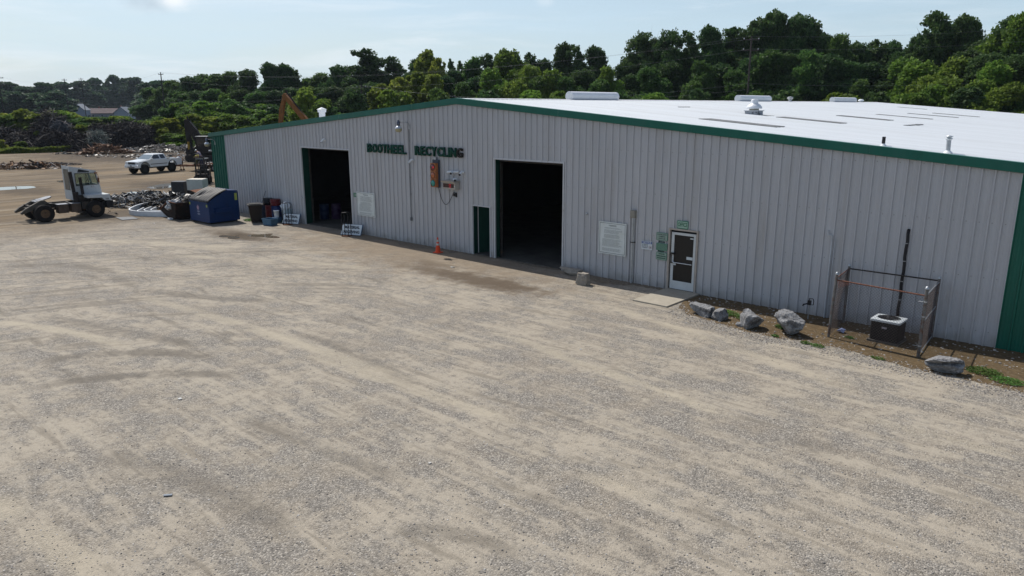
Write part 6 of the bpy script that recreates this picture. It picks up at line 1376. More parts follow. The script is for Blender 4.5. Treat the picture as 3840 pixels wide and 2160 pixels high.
def tree_proto(seed, H, W, m, base=.22, nl=8, dens=1.0, leaf=(.15, .31), openness=.0, droop=0.0, spread=1.0, lobes=None):
    """unit tree: height H, crown width W. Returns (trunk_mesh, crown_mesh)"""
    r = random.Random(seed); g = MB(); tips = []
    th = H*.50; g.cyl((0, 0, -.2), (0, 0, H*.15), .030*H*.55, .022*H*.55, 8, caps=False); cur = Vector((0, 0, H*.15)); rad = .022*H*.55
    top_ = []
    for k in range(6):
        nx = cur+Vector((r.gauss(0, .02*H), r.gauss(0, .02*H), H*.115)); g.cyl(cur, nx, rad, rad*.78, 7, caps=False)
        for _ in range(2 if k < 4 else 3):
            a = r.uniform(0, 6.28); ln = W*.5*r.uniform(.45, .95)*(1.0-.10*k)*spread; el = r.uniform(.25, .95)
            e1 = nx+Vector((math.cos(a)*ln*.5, math.sin(a)*ln*.5, ln*.5*el)); e2 = e1+Vector((math.cos(a+.3)*ln*.5, math.sin(a+.3)*ln*.5, ln*.55*el-droop*ln*.3))
            g.cyl(nx, e1, rad*.5, rad*.3, 5, caps=False); g.cyl(e1, e2, rad*.3, rad*.1, 4, caps=False); tips += [e1, e2]
            for _ in range(2):
                b_ = r.uniform(0, 6.28); e3 = e1+Vector((math.cos(b_), math.sin(b_), r.uniform(.1, .8)))*ln*.35; g.cyl(e1, e3, rad*.2, rad*.06, 4, caps=False); tips.append(e3)
        cur = nx; rad *= .78
    tips.append(cur)
    # crown lobes: irregular ellipsoids, leaves gathered in clumps near their surface
    lobes = []
    n0 = nl
    for i in range(n0):
        z = H*(base+.06+(1-base-.18)*(i+.5)/n0); f = 1-abs((z/H-base)/(1-base)-.42)*1.15; f = max(.28, f)
        a = r.uniform(0, 6.28); q = W*.26*f*r.uniform(.5, 1.2)*spread; lobes.append((Vector((q*math.cos(a), q*math.sin(a), z)), W*.5*f*r.uniform(.50, .78), H*.115*r.uniform(.8, 1.25)))
    lobes.append((Vector((r.gauss(0, W*.04), r.gauss(0, W*.04), H*.90)), W*.17, H*.10))
    cl = []
    for c, rx, rz_l in lobes:
        k = int(62*dens*(rx/1.8)**1.3)
        for _ in range(k):
            d = Vector((r.gauss(0, 1), r.gauss(0, 1), r.gauss(.15, 1))).normalized(); q = r.random()**.30
            p = Vector((c.x+d.x*rx*q, c.y+d.y*rx*q, c.z+d.z*rz_l*q))
            if openness and mn.noise(p*.45+Vector((seed, 0, 0))) > .32-openness*.5: continue
            if mn.noise(p*.30+Vector((0, seed*2.0, 0))) > .46: continue
            cl.append((p, r.uniform(.38, .85)*W/9))
    C = []
    for p, q in cl:
        k = int(34*r.uniform(.6, 1.3)); x = rng.normal(size=(k, 3)); x /= np.linalg.norm(x, axis=1)[:, None]; x *= (rng.random((k, 1))**.45)*q; x[:, 2] *= .62
        if droop: x[:, 2] -= np.abs(rng.normal(size=k))*droop*q*1.3
        C.append(x+np.array(p))
    C = np.concatenate(C); V = quads(C, 1, leaf[0], leaf[1])
    tmp = g.build('trunk', bark, fixn=False); tm = tmp.data; bpy.data.objects.remove(tmp)
    return tm, leafmesh('crown', V, m), H
lf_dark = leafmat('leaf_dark', [(.030, .066, .020), (.046, .096, .029), (.064, .125, .037), (.095, .16, .048)], .38)
lf_mid = leafmat('leaf_mid', [(.046, .098, .023), (.070, .142, .033), (.094, .175, .042), (.125, .21, .055)], .42)
lf_light = leafmat('leaf_light', [(.075, .145, .020), (.11, .195, .028), (.15, .24, .038), (.19, .28, .052)], .45)
lf_will = leafmat('leaf_willow', [(.13, .18, .024), (.18, .23, .032), (.22, .27, .044), (.25, .30, .058)], .5)
lf_blue = leafmat('leaf_far', [(.034, .078, .034), (.050, .104, .044), (.070, .128, .054)], .35)
PT = {
 'oak': tree_proto(1, 16, 12, lf_dark, .20, 10, 1.15), 'oak2': tree_proto(2, 17, 10, lf_dark, .16, 11, 1.1, openness=.35), 'maple': tree_proto(3, 14, 11, lf_mid, .14, 9, 1.25),
 'ash': tree_proto(4, 18, 9.5, lf_dark, .26, 12, .95, openness=.5), 'light': tree_proto(5, 12, 11, lf_light, .08, 9, 1.3), 'willow': tree_proto(6, 14, 9, lf_will, .16, 9, .95, leaf=(.22, .5), droop=.5, openness=.3),
 'spread': tree_proto(7, 15, 13, lf_dark, .40, 7, .95, openness=.45, spread=1.1), 'poplar': tree_proto(8, 17, 7, lf_mid, .15, 11, .95, openness=.4), 'far': tree_proto(9, 18, 14, lf_blue, .04, 10, .8, leaf=(.35, .75)),
 'bush': tree_proto(10, 5.0, 5.2, lf_mid, .0, 6, 1.9, leaf=(.11, .24)), 'bush2': tree_proto(12, 5.0, 5.0, lf_light, .0, 6, 1.9, leaf=(.11, .24)), 'bush3': tree_proto(13, 5.5, 5.0, lf_dark, .0, 6, 1.9, leaf=(.11, .24)), 'wbush': tree_proto(14, 5, 5.5, lf_will, .0, 6, 1.7, leaf=(.12, .32), droop=.2),
}
LAB = {'oak': 'dense dark broadleaf tree', 'oak2': 'tall dark broadleaf tree with gaps', 'maple': 'rounded mid green tree', 'ash': 'tall thin-crowned tree showing its limbs', 'light': 'broad light green tree', 'willow': 'feathery pale green willow', 'spread': 'wide-topped dark tree', 'poplar': 'narrow mid green tree', 'far': 'hazy dark tree',
       'bush': 'mid green bushy shrub', 'bush2': 'light green bushy shrub', 'bush3': 'dark green shrub', 'wbush': 'yellow green willow shrub'}
FIRST = set()
LM = [(-200, 'left of the frame'), (150, 'at the far left edge of the photo'), (420, 'above the far houses'), (620, 'near the left power pole'), (850, 'left of the dark excavator'), (1000, 'above the green corner'), (1160, 'behind the ochre excavator boom'), (1320, 'right of the square white flue'), (1500, 'above the left part of the lettering'), (1700, 'just left of the gable peak'), (1850, 'behind the gable peak'), (2080, 'left of the nearest ridge vent'), (2300, 'behind the nearest ridge vent'), (2560, 'right of the nearest ridge vent'), (2780, 'left of the mushroom fan'), (2960, 'right of the roof power pole'), (3150, 'behind the turbine vent'), (3350, 'behind the farthest ridge vent'), (3600, 'above the far end of the roof'), (3840, 'at the right edge of the photo'), (9999, 'beyond the right edge')]
used_lab = {}
def where(px): 
    for a, s in LM:
        if px <= a: return s
def put(kind, px, topy, depth, width=None, group='trees behind the building', name='tree', hmin=None):
    """a tree whose crown top is seen at (px, topy) when it stands depth metres away"""
    tm, cm, H = PT[kind]; P = dp(px, topy, depth); h = max(P.z, 1.5)
    x, y = P.x, P.y; s = h/H
    W_ = {'oak': 12, 'oak2': 10, 'maple': 11, 'ash': 9.5, 'light': 11, 'willow': 9, 'spread': 13, 'poplar': 7, 'far': 14, 'bush': 5.2, 'bush2': 5, 'bush3': 5, 'wbush': 5.5}[kind]
    sx = (width/W_) if width else s
    t = empty(name, (x, y, 0), random.uniform(0, 6.28)); t.scale = (sx, sx, s)
    a = bpy.data.objects.new('trunk', tm); b_ = bpy.data.objects.new('crown', cm)
    for o in (a, b_): COL.objects.link(o); o.parent = t
    hh = 'low' if topy > 250 and name == 'tree' else ''
    used_lab.setdefault((hh+' '+LAB[kind]+' '+where(px)).strip(), []).append((px, t))
    tag(t, None, 'tree' if name == 'tree' else 'shrub', group); return t
# the skyline, left to right: (kind, pixel x, pixel y of the top, depth, crown width)
for a in ((-60, 300), (20, 309), (95, 326), (157, 312), (231, 309), (302, 305), (354, 294), (420, 284), (470, 295), (506, 292), (556, 311), (600, 305), (640, 318)):
    put('far', a[0], a[1], random.uniform(480, 540) if 230 < a[0] < 540 else random.uniform(340, 420), random.uniform(20, 26), 'far trees beyond the houses')
for a in ((-30, 340), (60, 345), (130, 350), (200, 345), (270, 350), (345, 340), (395, 352), (450, 335), (520, 340), (575, 345)):
    put('far', a[0], a[1], random.uniform(690, 760) if 240 < a[0] < 560 else random.uniform(300, 330), random.uniform(24, 30) if 240 < a[0] < 560 else 18, 'far trees beyond the houses')
SKY = [('maple', 640, 302, 190, 12), ('oak', 705, 288, 175, 11), ('maple', 755, 280, 180, 11), ('poplar', 812, 278, 170, 9), ('maple', 862, 270, 172, 10), ('oak', 925, 262, 165, 10), ('oak', 1005, 236, 158, 9), ('oak', 1062, 240, 160, 8.5), ('oak2', 1105, 262, 160, 7), ('maple', 1150, 295, 160, 8),
 ('maple', 1205, 276, 152, 9), ('oak', 1268, 246, 150, 10), ('ash', 1362, 184, 150, 9.5), ('ash', 1458, 213, 152, 8), ('oak', 1310, 290, 140, 8), ('oak3', 0, 0, 0, 0),
 ('willow', 1602, 180, 140, 8), ('willow', 1645, 212, 138, 6), ('oak', 1545, 268, 142, 8), ('poplar', 1692, 222, 146, 3.4), ('poplar', 1728, 230, 146, 3.2), ('oak', 1700, 262, 145, 8), ('maple', 1782, 216, 142, 8), ('oak2', 1828, 200, 140, 7), ('light', 1915, 184, 128, 11.5), ('oak2', 1985, 198, 138, 7), ('oak', 2040, 222, 138, 8),
 ('oak', 2118, 162, 136, 7.5), ('oak2', 2160, 168, 134, 7), ('oak', 2228, 174, 138, 8.5), ('light', 2276, 250, 118, 6), ('oak', 2335, 240, 130, 8), ('oak', 2385, 205, 132, 8), ('spread', 2430, 120, 128, 11), ('spread', 2505, 112, 126, 10), ('oak2', 2585, 116, 124, 8), ('oak', 2660, 98, 124, 8.5), ('ash', 2745, 104, 126, 9), ('oak', 2795, 118, 124, 8),
 ('oak', 2850, 72, 122, 10), ('oak', 2910, 42, 121, 10), ('oak', 2998, 56, 120, 10), ('oak2', 3056, 74, 120, 8), ('oak', 3095, 128, 118, 8), ('maple', 3155, 132, 116, 8), ('oak', 3215, 160, 118, 8), ('oak2', 3288, 150, 120, 9), ('oak', 3350, 156, 122, 8),
 ('oak', 3395, 190, 112, 8), ('oak', 3450, 132, 110, 7.5), ('ash', 3514, 46, 108, 8), ('oak', 3622, 58, 108, 9), ('oak', 3580, 92, 109, 7), ('oak', 3690, 150, 104, 8), ('light', 3742, 100, 98, 9), ('oak', 3800, 66, 96, 10), ('light', 3870, 52, 94, 10), ('oak', 3960, 60, 94, 10), ('oak', 4080, 80, 94, 10)]
random.seed(5)
for i in range(46):
    px = 560+i*78+random.uniform(-20, 20); sk = [q for q in SKY if q[3]]; near = min(sk, key=lambda q: abs(q[1]-px)); put(random.choice(['oak', 'oak2', 'maple', 'oak']), px, min(near[2]+random.uniform(35, 70), 330), near[3]+random.uniform(10, 18), random.uniform(10, 13), 'trees of the rear rank')
for a in SKY:
    if a[3]: put(*a)
# second, lower rank in front: light and dark crowns
LOW = [('maple', 672, 345, 160, 9), ('oak', 735, 340, 158, 9), ('maple', 800, 335, 155, 9), ('light', 850, 350, 150, 7), ('oak', 905, 335, 152, 9), ('maple', 968, 345, 148, 9), ('oak', 1030, 340, 150, 9), ('oak', 1090, 330, 150, 9), ('light', 1140, 325, 140, 7), ('maple', 1190, 330, 140, 7.5), ('oak', 1250, 325, 140, 8),
 ('oak', 1330, 320, 138, 9), ('oak', 1390, 310, 138, 8), ('willow', 1432, 310, 128, 7.5), ('willow', 1500, 285, 130, 7), ('willow', 1560, 265, 130, 9), ('willow', 1622, 275, 128, 8), ('oak', 1670, 285, 132, 8), ('maple', 1738, 310, 126, 6), ('oak', 1790, 290, 130, 8), ('light', 1850, 255, 125, 8), ('light', 1960, 245, 124, 9), ('maple', 2020, 290, 122, 7), ('light', 2060, 262, 122, 8),
 ('maple', 2125, 290, 120, 8), ('oak', 2190, 262, 122, 9), ('maple', 2250, 300, 116, 7), ('light', 2310, 300, 116, 6), ('oak', 2370, 280, 120, 8), ('maple', 2440, 255, 114, 9), ('oak', 2520, 235, 118, 9), ('maple', 2630, 230, 112, 7), ('maple', 2600, 305, 108, 6), ('oak', 2700, 240, 114, 9), ('maple', 2760, 265, 110, 8), ('oak', 2830, 215, 114, 9), ('maple', 2890, 190, 112, 9), ('oak', 2960, 200, 112, 9), ('maple', 3040, 190, 110, 9),
 ('oak', 3110, 205, 108, 9), ('oak', 3180, 230, 108, 9), ('maple', 3235, 300, 102, 5), ('oak', 3270, 235, 108, 9), ('oak2', 3340, 245, 106, 9), ('light', 3400, 215, 102, 9), ('light', 3480, 225, 98, 10), ('light', 3560, 215, 96, 10), ('oak', 3640, 190, 96, 9), ('light', 3560, 290, 90, 9), ('light', 3480, 320, 90, 7), ('oak', 3720, 200, 92, 9), ('light', 3650, 300, 88, 8), ('light', 3780, 230, 88, 9), ('light', 3720, 330, 84, 7), ('oak', 3850, 200, 88, 9), ('light', 3850, 310, 82, 8), ('oak', 3930, 220, 86, 9)]
for a in LOW: put(*a)
# shrub belt in front of the trees at the left, behind the ruins of the yard
random.seed(21)
for i in range(26):
    px = 640+i*24+random.uniform(-12, 12); put(random.choice(['bush', 'bush2', 'bush3', 'bush', 'bush2']), px, random.uniform(380, 425)-(px-640)*.02, random.uniform(130, 142), random.uniform(7, 9), 'shrubs along the back of the yard', 'shrub')
for i in range(30):
    px = 590+i*19+random.uniform(-10, 10); put(random.choice(['bush2', 'bush2', 'bush', 'wbush']), px, random.uniform(425, 470), random.uniform(122, 129), random.uniform(5.5, 7.5), 'shrubs along the back of the yard', 'shrub')
for i in range(18):
    px = 1150+i*165+random.uniform(-30, 30); put(random.choice(['bush', 'bush2', 'bush3']), px, random.uniform(330, 352), 112-(px-1150)*.011, random.uniform(6, 8), 'shrubs behind the building', 'shrub')
for i in range(16):
    px = -20+i*20+random.uniform(-8, 8); put(random.choice(['wbush', 'wbush', 'bush2']), px, 425+12*math.sin(i*.9)+random.uniform(-8, 8), random.uniform(133, 142), random.uniform(6, 8), 'willow shrubs behind the brush piles', 'shrub')
for i in range(15):
    px = 290+i*23+random.uniform(-8, 8); put(random.choice(['bush', 'bush2', 'bush', 'wbush']), px, random.uniform(436, 458), random.uniform(130, 142), random.uniform(6, 8), 'shrubs behind the brush piles', 'shrub')
for px, y, d, w, k in ((585, 455, 118, 4.5, 'wbush'), (605, 485, 116, 3.6, 'wbush'), (560, 500, 117, 3, 'bush2'), (138, 492, 114, 2.6, 'wbush'), (80, 537, 112, 2.4, 'bush2'), (5, 525, 112, 2.6, 'wbush'), (640, 500, 116, 5, 'bush2'), (690, 505, 115, 5, 'bush2'), (735, 490, 115, 5.5, 'bush2'), (770, 500, 112, 4, 'bush'), (300, 470, 121, 4, 'wbush'), (360, 462, 121, 4.5, 'bush2'), (385, 490, 119, 3.5, 'bush2')):
    put(k, px, y, d, w, 'small shrubs on the brush piles', 'shrub')
ORD = ['first', 'second', 'third', 'fourth', 'fifth', 'sixth', 'seventh', 'eighth', 'ninth', 'tenth', 'eleventh', 'twelfth', 'thirteenth', 'fourteenth', 'fifteenth', 'sixteenth']
for base, lst in used_lab.items():
    lst.sort(key=lambda q: q[0])
    for i, (_, t) in enumerate(lst): t['label'] = base if len(lst) == 1 else base+', %s from left' % ORD[min(i, 15)]
# grass belt at the foot
gv = []
for i in range(42000):
    px = random.uniform(-60, 760); t = random.random(); d0 = 17851/(np.interp(px, [-60, 0, 200, 420, 560, 720, 760], [573, 571, 566, 558, 547, 536, 534])-404); P = dp(px, 560, d0+7*random.random()**1.6-.6); gv.append((P.x, P.y, random.uniform(.05, .95)*(.55+.6*mn.noise(Vector((P.x*.35, P.y*.35, 0))))))
gv = np.array(gv); gm = leafmesh('tall_grass', quads(gv, 1, .12, .34, up=0), leafmat('grass_leaf', [(.08, .14, .02), (.13, .20, .03), (.20, .24, .06)], .4)); o = bpy.data.objects.new('tall_grass', gm); COL.objects.link(o)
tag(o, 'rough tall grass along the far edge of the yard', 'grass', kind='stuff')
# brush piles: dark dead branches
dead = leafmat('dead_twig', [(.012, .008, .009), (.022, .016, .016), (.04, .032, .033), (.14, .125, .12)], .0)
core = mat('brush_core', (.010, .008, .008), .95, 0, .5, .8, bump=.15, bs=2)
def brush(px0, px1, topf, depth, dd, n, label, m=dead):
    bm = bmesh.new(); cs = []
    xs = np.linspace(px0, px1, 40); a = dp(px0, 560, depth); b_ = dp(px1, 560, depth); ax = (b_-a); Lx = Vector((ax.x, ax.y)).length; u = Vector((ax.x, ax.y, 0)).normalized(); v = Vector((-u.y, u.x, 0))
    hh = lambda s, w: max(0.05, dp(px0+(px1-px0)*s, topf(s), depth).z)*max(0, (1-abs(w)**2.2))
    ns, nw = 50, 10; V = []; F = []
    for i in range(ns+1):
        for j in range(nw+1):
            s = i/ns; w = -1+2*j/nw; e = min(1, min(s, 1-s)*8); p = a+u*Lx*s+v*w*dd; z = hh(s, w)*.82*e+.5*mn.noise(Vector((p.x*.5, p.y*.5, 0))); V.append((p.x, p.y, max(z if 0 < j < nw else -.1, -.1)))
    for i in range(ns):
        for j in range(nw): F.append((i*(nw+1)+j, (i+1)*(nw+1)+j, (i+1)*(nw+1)+j+1, i*(nw+1)+j+1))
    g = MB(); g.add(V, F, 0, True); root = g.build('brush_pile', [core], fixn=True)
    C = []
    for i in range(n):
        s = random.random(); w = random.uniform(-1, .6); e = min(1, min(s, 1-s)*8+.1); p = a+u*Lx*s+v*w*dd; z = hh(s, w)*e*random.uniform(.6, 1.06); C.append((p.x, p.y, z))
    C = np.array(C); d = rng.normal(size=(n, 3)); d[:, 2] *= .7; d /= np.linalg.norm(d, axis=1)[:, None]; s = rng.uniform(.25, 1.1, (n, 1)); uu = np.cross(d, rng.normal(size=(n, 3))); uu /= np.linalg.norm(uu, axis=1)[:, None]; w_ = rng.uniform(.015, .055, (n, 1))
    Vq = np.stack([C-d*s-uu*w_, C-d*s+uu*w_, C+d*s+uu*w_*.3, C+d*s-uu*w_*.3], 1).reshape(-1, 3); me = leafmesh('branches', Vq, m); o = bpy.data.objects.new('branches', me); COL.objects.link(o); o.parent = root
    g = MB()
    for i in range(max(6, n//400)):
        c = Vector(C[random.randrange(len(C))]); dd_ = Vector((random.gauss(0, 1), random.gauss(0, 1), random.gauss(0, .5))).normalized()*random.uniform(.8, 2.2); g.tube([c-dd_, c+Vector((0, 0, .15)), c+dd_], random.uniform(.03, .09), 5)
    g.build('limb', mat('bare_limb', (.16, .14, .13), .9, 0, .3), root)
    tag(root, label, 'brush pile', kind='stuff')
brush(-60, 300, lambda s: 492-75*math.exp(-((s-.72)/.13)**2)-12*math.sin(s*9), 118, 5, 9000, 'dark heap of dead branches at the left edge of the yard')
brush(150, 420, lambda s: 512-20*math.sin(s*6), 114, 3.5, 6000, 'lower dark tangle of branches before the tallest brush heap')
brush(330, 625, lambda s: 478-14*math.sin(s*3.14)-6*math.sin(s*14), 119, 5, 9000, 'long dark brush heap behind the white pickup')
bl = leafmat('grey_twig', [(.06, .07, .09), (.10, .115, .14), (.13, .15, .17)], 0)
brush(215, 262, lambda s: 462, 115, 1.6, 1500, 'round blue grey bush of bare twigs on the tallest brush heap', bl)
brush(345, 398, lambda s: 496, 113, 1.5, 900, 'pale grey heap of bare twigs on the long brush heap', leafmat('pale_twig', [(.12, .14, .12), (.22, .25, .22), (.3, .32, .3)], 0))

# rubble and wood piles in the far yard
ra = empty; 
P = gp(392, 577); scrap('wood_heap', P.x, P.y, 3.6, 1.6, 1.5, 260, 'heap of broken brown planks before the brush heap', leafmat('plank_wood', [(.10, .05, .03), (.22, .13, .08), (.36, .25, .18)], 0), 'wood heap', .5, 1.8, rz=R(60))
rub = bpy.data.materials.new('rubble_mix'); rub.use_nodes = True; nn = rub.node_tree.nodes; gg = nn.new('ShaderNodeNewGeometry'); rr_ = nn.new('ShaderNodeValToRGB'); e = rr_.color_ramp.elements; e[0].color = (.05, .042, .035, 1); e[1].color = (.45, .45, .43, 1)
for p_, c_ in ((.45, (.13, .11, .095, 1)), (.75, (.22, .20, .18, 1))): q = e.new(p_); q.color = c_
rub.node_tree.links.new(gg.outputs['Random Per Island'], rr_.inputs[0]); rub.node_tree.links.new(rr_.outputs[0], nn['Principled BSDF'].inputs['Base Color'])
for px, py, rx, ry, h, n, l_ in ((470, 572, 5.0, 1.3, .45, 260, 'low line of grey rubble right of the plank heap'), (570, 568, 6.5, 2.2, .9, 520, 'grey rubble ridge behind the cab of the pickup'), (655, 570, 7.5, 2.6, 1.5, 700, 'higher rubble ridge with pale sheets left of the dark excavator'), (300, 578, 4.0, .8, .25, 90, 'scattered debris left of the plank heap')):
    P = gp(px, py); scrap('rubble_ridge', P.x, P.y, rx, ry, h, n, l_, rub, 'rubble', .2, 1.0, rz=R(48))
for px, py, sx, sy, h, a, c, l_ in ((500, 562, 6.5, 1.4, .5, 48, (.10, .11, .13), 'long flat dark slab behind the rubble line'), (452, 567, 1.6, .8, .4, 48, (.6, .62, .62), 'bright white slab at the left end of the dark slab'), (66, 571, 2.0, .7, .3, 30, (.7, .7, .66), 'white scrap lying in the grass at the far left'), (210, 570, 2.4, .9, .7, 40, (.20, .33, .26), 'pale green crumpled sheet at the edge of the brush'), (263, 556, 1.2, .8, 1.0, 40, (.01, .02, .09), 'dark blue barrel-like tarp in the brush'), (352, 549, 1.3, .3, .3, 60, (.4, .45, .42), 'pale plank sticking out of the brush'), (568, 555, 2.2, 1.0, .5, 48, (.34, .34, .08), 'yellow green sheet on the rubble'), (700, 566, 1.8, 1.4, 1.3, 20, (.30, .34, .38), 'crumpled grey sheet metal by the dark excavator'), (722, 560, 1.6, 1.0, 1.5, 60, (.45, .5, .54), 'bright folded sheet metal by the dark excavator')):
    P = gp(px, py); r = random.Random(px); g = MB(); n_ = 5; V = []
    for j in range(n_+1):
        for i in range(n_+1): V.append((sx*(i/n_-.5), sy*(j/n_-.5), h*(.25+.75*r.random())*(1-((i/n_-.5)**2+(j/n_-.5)**2)*1.6)))
    k = len(V); V += [(x, y, -.05) for x, y, z in V]; F = [(j*(n_+1)+i, j*(n_+1)+i+1, (j+1)*(n_+1)+i+1, (j+1)*(n_+1)+i) for j in range(n_) for i in range(n_)]; F += [(a_, d_, c_, b2) for a_, b2, c_, d_ in [tuple(k+q for q in f) for f in F]]
    rim = [i for i in range(n_+1)]+[(j+1)*(n_+1)-1 for j in range(1, n_+1)]+[n_*(n_+1)+i for i in range(n_-1, -1, -1)]+[j*(n_+1) for j in range(n_-1, 0, -1)]
    F += [(rim[q], rim[(q+1) % len(rim)], k+rim[(q+1) % len(rim)], k+rim[q]) for q in range(len(rim))]
    g.add(V, F); tag(g.build('debris_sheet', mat('deb%d' % px, c, .5, .1, .25, 2), loc=(P.x, P.y, .1), rot=(0, 0, R(a))), l_, 'debris')
for px, py, rx, ry, n in ((520, 584, 9, 3, 160), (640, 586, 10, 4, 260), (745, 600, 7, 4, 240)):
    P = gp(px, py); scrap('yard_debris', P.x, P.y, rx, ry, .10, n, {520: 'thin scatter of debris behind the cab of the pickup', 640: 'thin scatter of debris behind the pickup bed', 745: 'thin scatter of debris around the dark excavator'}[px], rub, 'debris', .15, .7, rz=R(48), box=.3)
# mound of scrap at the left edge of the yard
P = gp(75, 632); scrap('scrap_mound', P.x, P.y, 5.0, 1.6, .8, 260, 'low brown mound of junk wood and metal at the left edge', leafmat('junk_mix', [(.03, .025, .022), (.12, .07, .04), (.28, .15, .08), (.3, .3, .3)], 0), 'scrap pile', .3, 1.6, rz=R(50))
P = gp(165, 620); scrap('ash_mound', P.x, P.y, 4.2, .9, .45, 300, 'dark ashen strip of debris right of the brown mound', mat('ash', (.045, .042, .045), .9, 0, .4, 6), 'scrap pile', .1, .6, rz=R(50))

# ------------------------------------------------------------ houses far behind
def house(px, depth, w, d, h, rh_, rz, wallc, roofc, label):
    P = dp(px, 430, depth); t = empty('house', (P.x, P.y, 0), rz, label, 'house'); wm_ = mat('siding%d' % px, wallc, .7, 0, .08, .5); rm_ = mat('shingle%d' % px, roofc, .85, 0, .2, 1.0)
    g = MB(); g.prism([(-d/2, 0), (d/2, 0), (d/2, h), (0, h+rh_), (-d/2, h)], 'x', -w/2, w/2); g.build('wall', wm_, t)
    g = MB()
    for s in (-1, 1): g.add([(-w/2-.4, 0, h+rh_+.15), (w/2+.4, 0, h+rh_+.15), (w/2+.4, s*(d/2+.5), h-.15), (-w/2-.4, s*(d/2+.5), h-.15), (-w/2-.4, 0, h+rh_-.05), (w/2+.4, 0, h+rh_-.05), (w/2+.4, s*(d/2+.5), h-.35), (-w/2-.4, s*(d/2+.5), h-.35)], [(0, 1, 2, 3), (4, 7, 6, 5), (3, 2, 6, 7), (0, 3, 7, 4), (1, 5, 6, 2)])
    rf = g.build('roof', rm_, t)
    g = MB(); g.box(-w*.2-.4, -w*.2+.4, .5, 1.3, h+rh_*.4, h+rh_+1.0); g.build('chimney', mat('brick', (.25, .12, .09), .9), rf)
    for s in (-1, 1):
        for k in (-.3, 0, .3):
            g = MB(); x = w*k; g.box(x-.6, x+.6, min(s*d/2, s*(d/2+.06)), max(s*d/2, s*(d/2+.06)), 1.2, 2.5); wn = g.build('window', trimm, t)
            g = MB(); g.box(x-.5, x+.5, min(s*(d/2+.061), s*(d/2+.08)), max(s*(d/2+.061), s*(d/2+.08)), 1.3, 2.4); g.build('pane', glassd, wn)
        g = MB(); g.box(w*.15-.5, w*.15+.5, min(s*d/2, s*(d/2+.07)), max(s*d/2, s*(d/2+.07)), 0, 2.1); g.build('door', mat('house_door', (.2, .2, .22)), t)
house(303, 430, 7, 8, 5.2, 3.4, R(135), (.30, .34, .39), (.20, .22, .25), 'pale gabled house with a grey roof, leftmost of the far houses')
house(395, 440, 17, 9, 3.4, 2.6, R(48), (.28, .27, .28), (.12, .085, .085), 'long low house with a brown roof, middle of the far houses')
house(468, 425, 8, 8, 3.6, 3.2, R(132), (.36, .40, .44), (.14, .16, .19), 'small pale gabled house, rightmost of the far houses')
P = dp(-8, 440, 380); g = MB(); g.prism([(-3, 0), (3, 0), (3, 4), (0, 4.8), (-3, 4)], 'x', -6, 6); tag(g.build('shed', mat('shed_white', (.6, .63, .68), .5), loc=(P.x, P.y, 0), rot=(0, 0, R(48))), 'pale flat-roofed shed at the far left edge', 'shed')

# ------------------------------------------------------------ air
hzm = bpy.data.materials.new('haze'); hzm.use_nodes = True; n = hzm.node_tree.nodes; n.remove(n['Principled BSDF']); pv = n.new('ShaderNodeVolumePrincipled')
pv.inputs['Color'].default_value = (.72, .84, 1.0, 1); pv.inputs['Density'].default_value = .00009; pv.inputs['Anisotropy'].default_value = .2; hzm.node_tree.links.new(pv.outputs[0], n['Material Output'].inputs['Volume'])
g = MB(); g.box(-3600, 3600, -3600, 3600, -1.2, 48); tag(g.build('haze', hzm), kind='stuff')
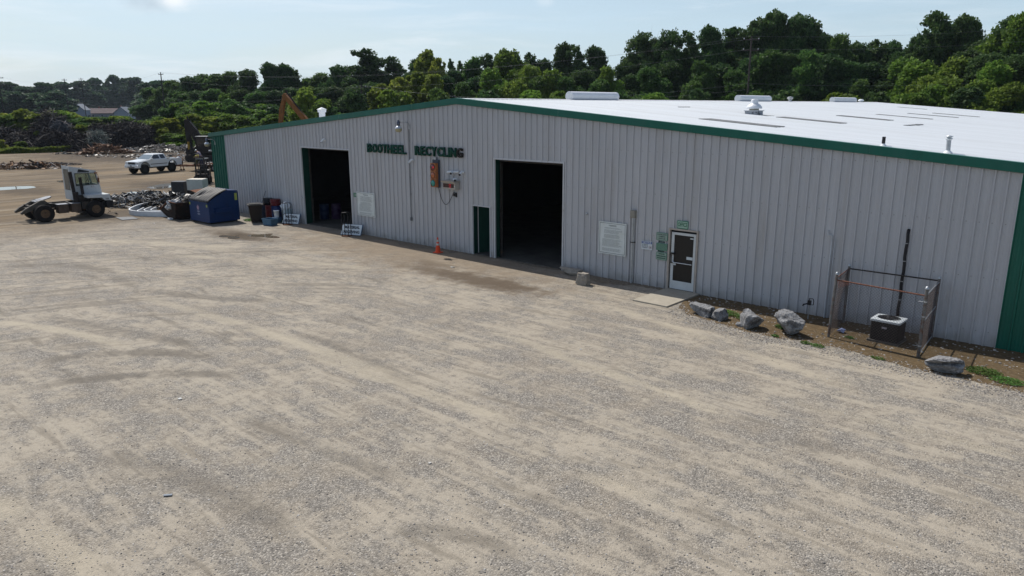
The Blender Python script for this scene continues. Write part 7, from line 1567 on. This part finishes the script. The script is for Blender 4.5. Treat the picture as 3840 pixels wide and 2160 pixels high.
# ------------------------------------------------------------ power poles and wires
pole_m = mat('pole_wood', (.055, .048, .042), .9, 0, .3, 3)
POLES = {}
def pole(key, px, topy, depth, arm, label, rz=0.0, low=False):
    P = dp(px, topy, depth); t = empty('power_pole', (P.x, P.y, 0), math.atan2(CR[1], CR[0])+rz, label, 'power pole'); H = P.z
    g = MB(); g.cyl((0, 0, -.5), (0, 0, H), .16, .10, 10); g.build('pole', pole_m, t)
    at_ = []
    for dz in ((.35, 1.6) if arm > 0 else (.5,)):
        g = MB(); g.box(-abs(arm)*.5, abs(arm)*.5, -.06, .06, H-dz-.12, H-dz); g.build('crossarm', pole_m, t)
        for x in (-abs(arm)*.46, abs(arm)*.46): g = MB(); g.lathe([(.05, H-dz), (.07, H-dz+.08), (.03, H-dz+.16), (.0001, H-dz+.17)], (x, 0, 0), 8); g.build('insulator', mat('insulator', (.4, .42, .45), .3), t)
    M_ = Matrix.Translation((P.x, P.y, 0)) @ Matrix.Rotation(math.atan2(CR[1], CR[0])+rz, 4, 'Z')
    POLES[key] = [M_ @ Vector((abs(arm)*.46, 0, H-.2)), M_ @ Vector((0, 0, H)), M_ @ Vector((0, 0, H-1.5)), M_ @ Vector((0, 0, H*.62)), M_ @ Vector((0, 0, H*.57))]; return t
pole('edge', -8, 285, 160, 2.2, 'power pole cut by the left edge of the photo'); pole('b', 240, 295, 215, 1.4, 'dark wooden pole left of the far houses'); pole('c', 303, 292, 260, 1.6, 'thin pole standing before the leftmost far house')
pole('d', 602, 271, 150, 1.0, 'tall wooden pole left of the bright shrubs, in the gap of the skyline'); pole('e', 1354, 318, 128, 1.6, 'pole low among the trees above the left part of the lettering'); pole('f', 2819, 136, 92, 2.0, 'tall pole behind the roof, left of the tallest trees'); pole('g', 4300, 60, 85, 2.0, 'pole beyond the right edge')
wirem = mat('wire_grey', (.22, .23, .24), .5, .4)
def wire(a, b_, sag, label, r=.014):
    pts = [a.lerp(b_, i/24)+Vector((0, 0, -sag*4*(i/24)*(1-i/24))) for i in range(25)]; g = MB(); g.tube(pts, r*.7, 3); tag(g.build('power_line', wirem, fixn=False), label, 'power line')
for k, nm in ((0, 'crossarm-end'), (1, 'topmost'), (2, 'second')): wire(POLES['d'][k], POLES['f'][k], 2.2+.4*k, '%s long wire from the gap pole to the pole behind the roof' % nm)
for k, nm in ((3, 'upper'), (4, 'lower')):
    wire(POLES['d'][k], POLES['e'][k-3], 1.6, '%s wire from the gap pole to the pole low among the trees' % nm); wire(POLES['e'][k-3], POLES['f'][k], 2.0, '%s wire from the pole low among the trees to the pole behind the roof' % nm)
    wire(POLES['b'][k], POLES['d'][k], 2.0, '%s wire from the dark pole to the gap pole' % nm)
for k, nm in ((1, 'topmost'), (2, 'second')): wire(POLES['f'][k], POLES['g'][k], .8, '%s wire running right from the pole behind the roof' % nm); wire(POLES['edge'][k], POLES['b'][k], 1.2, '%s wire from the edge pole to the dark pole' % nm); wire(POLES['b'][k], POLES['d'][k], 2.0, '%s wire from the dark pole top to the gap pole' % nm)
wire(POLES['f'][3], POLES['g'][3], .8, 'lower wire running right from the pole behind the roof')
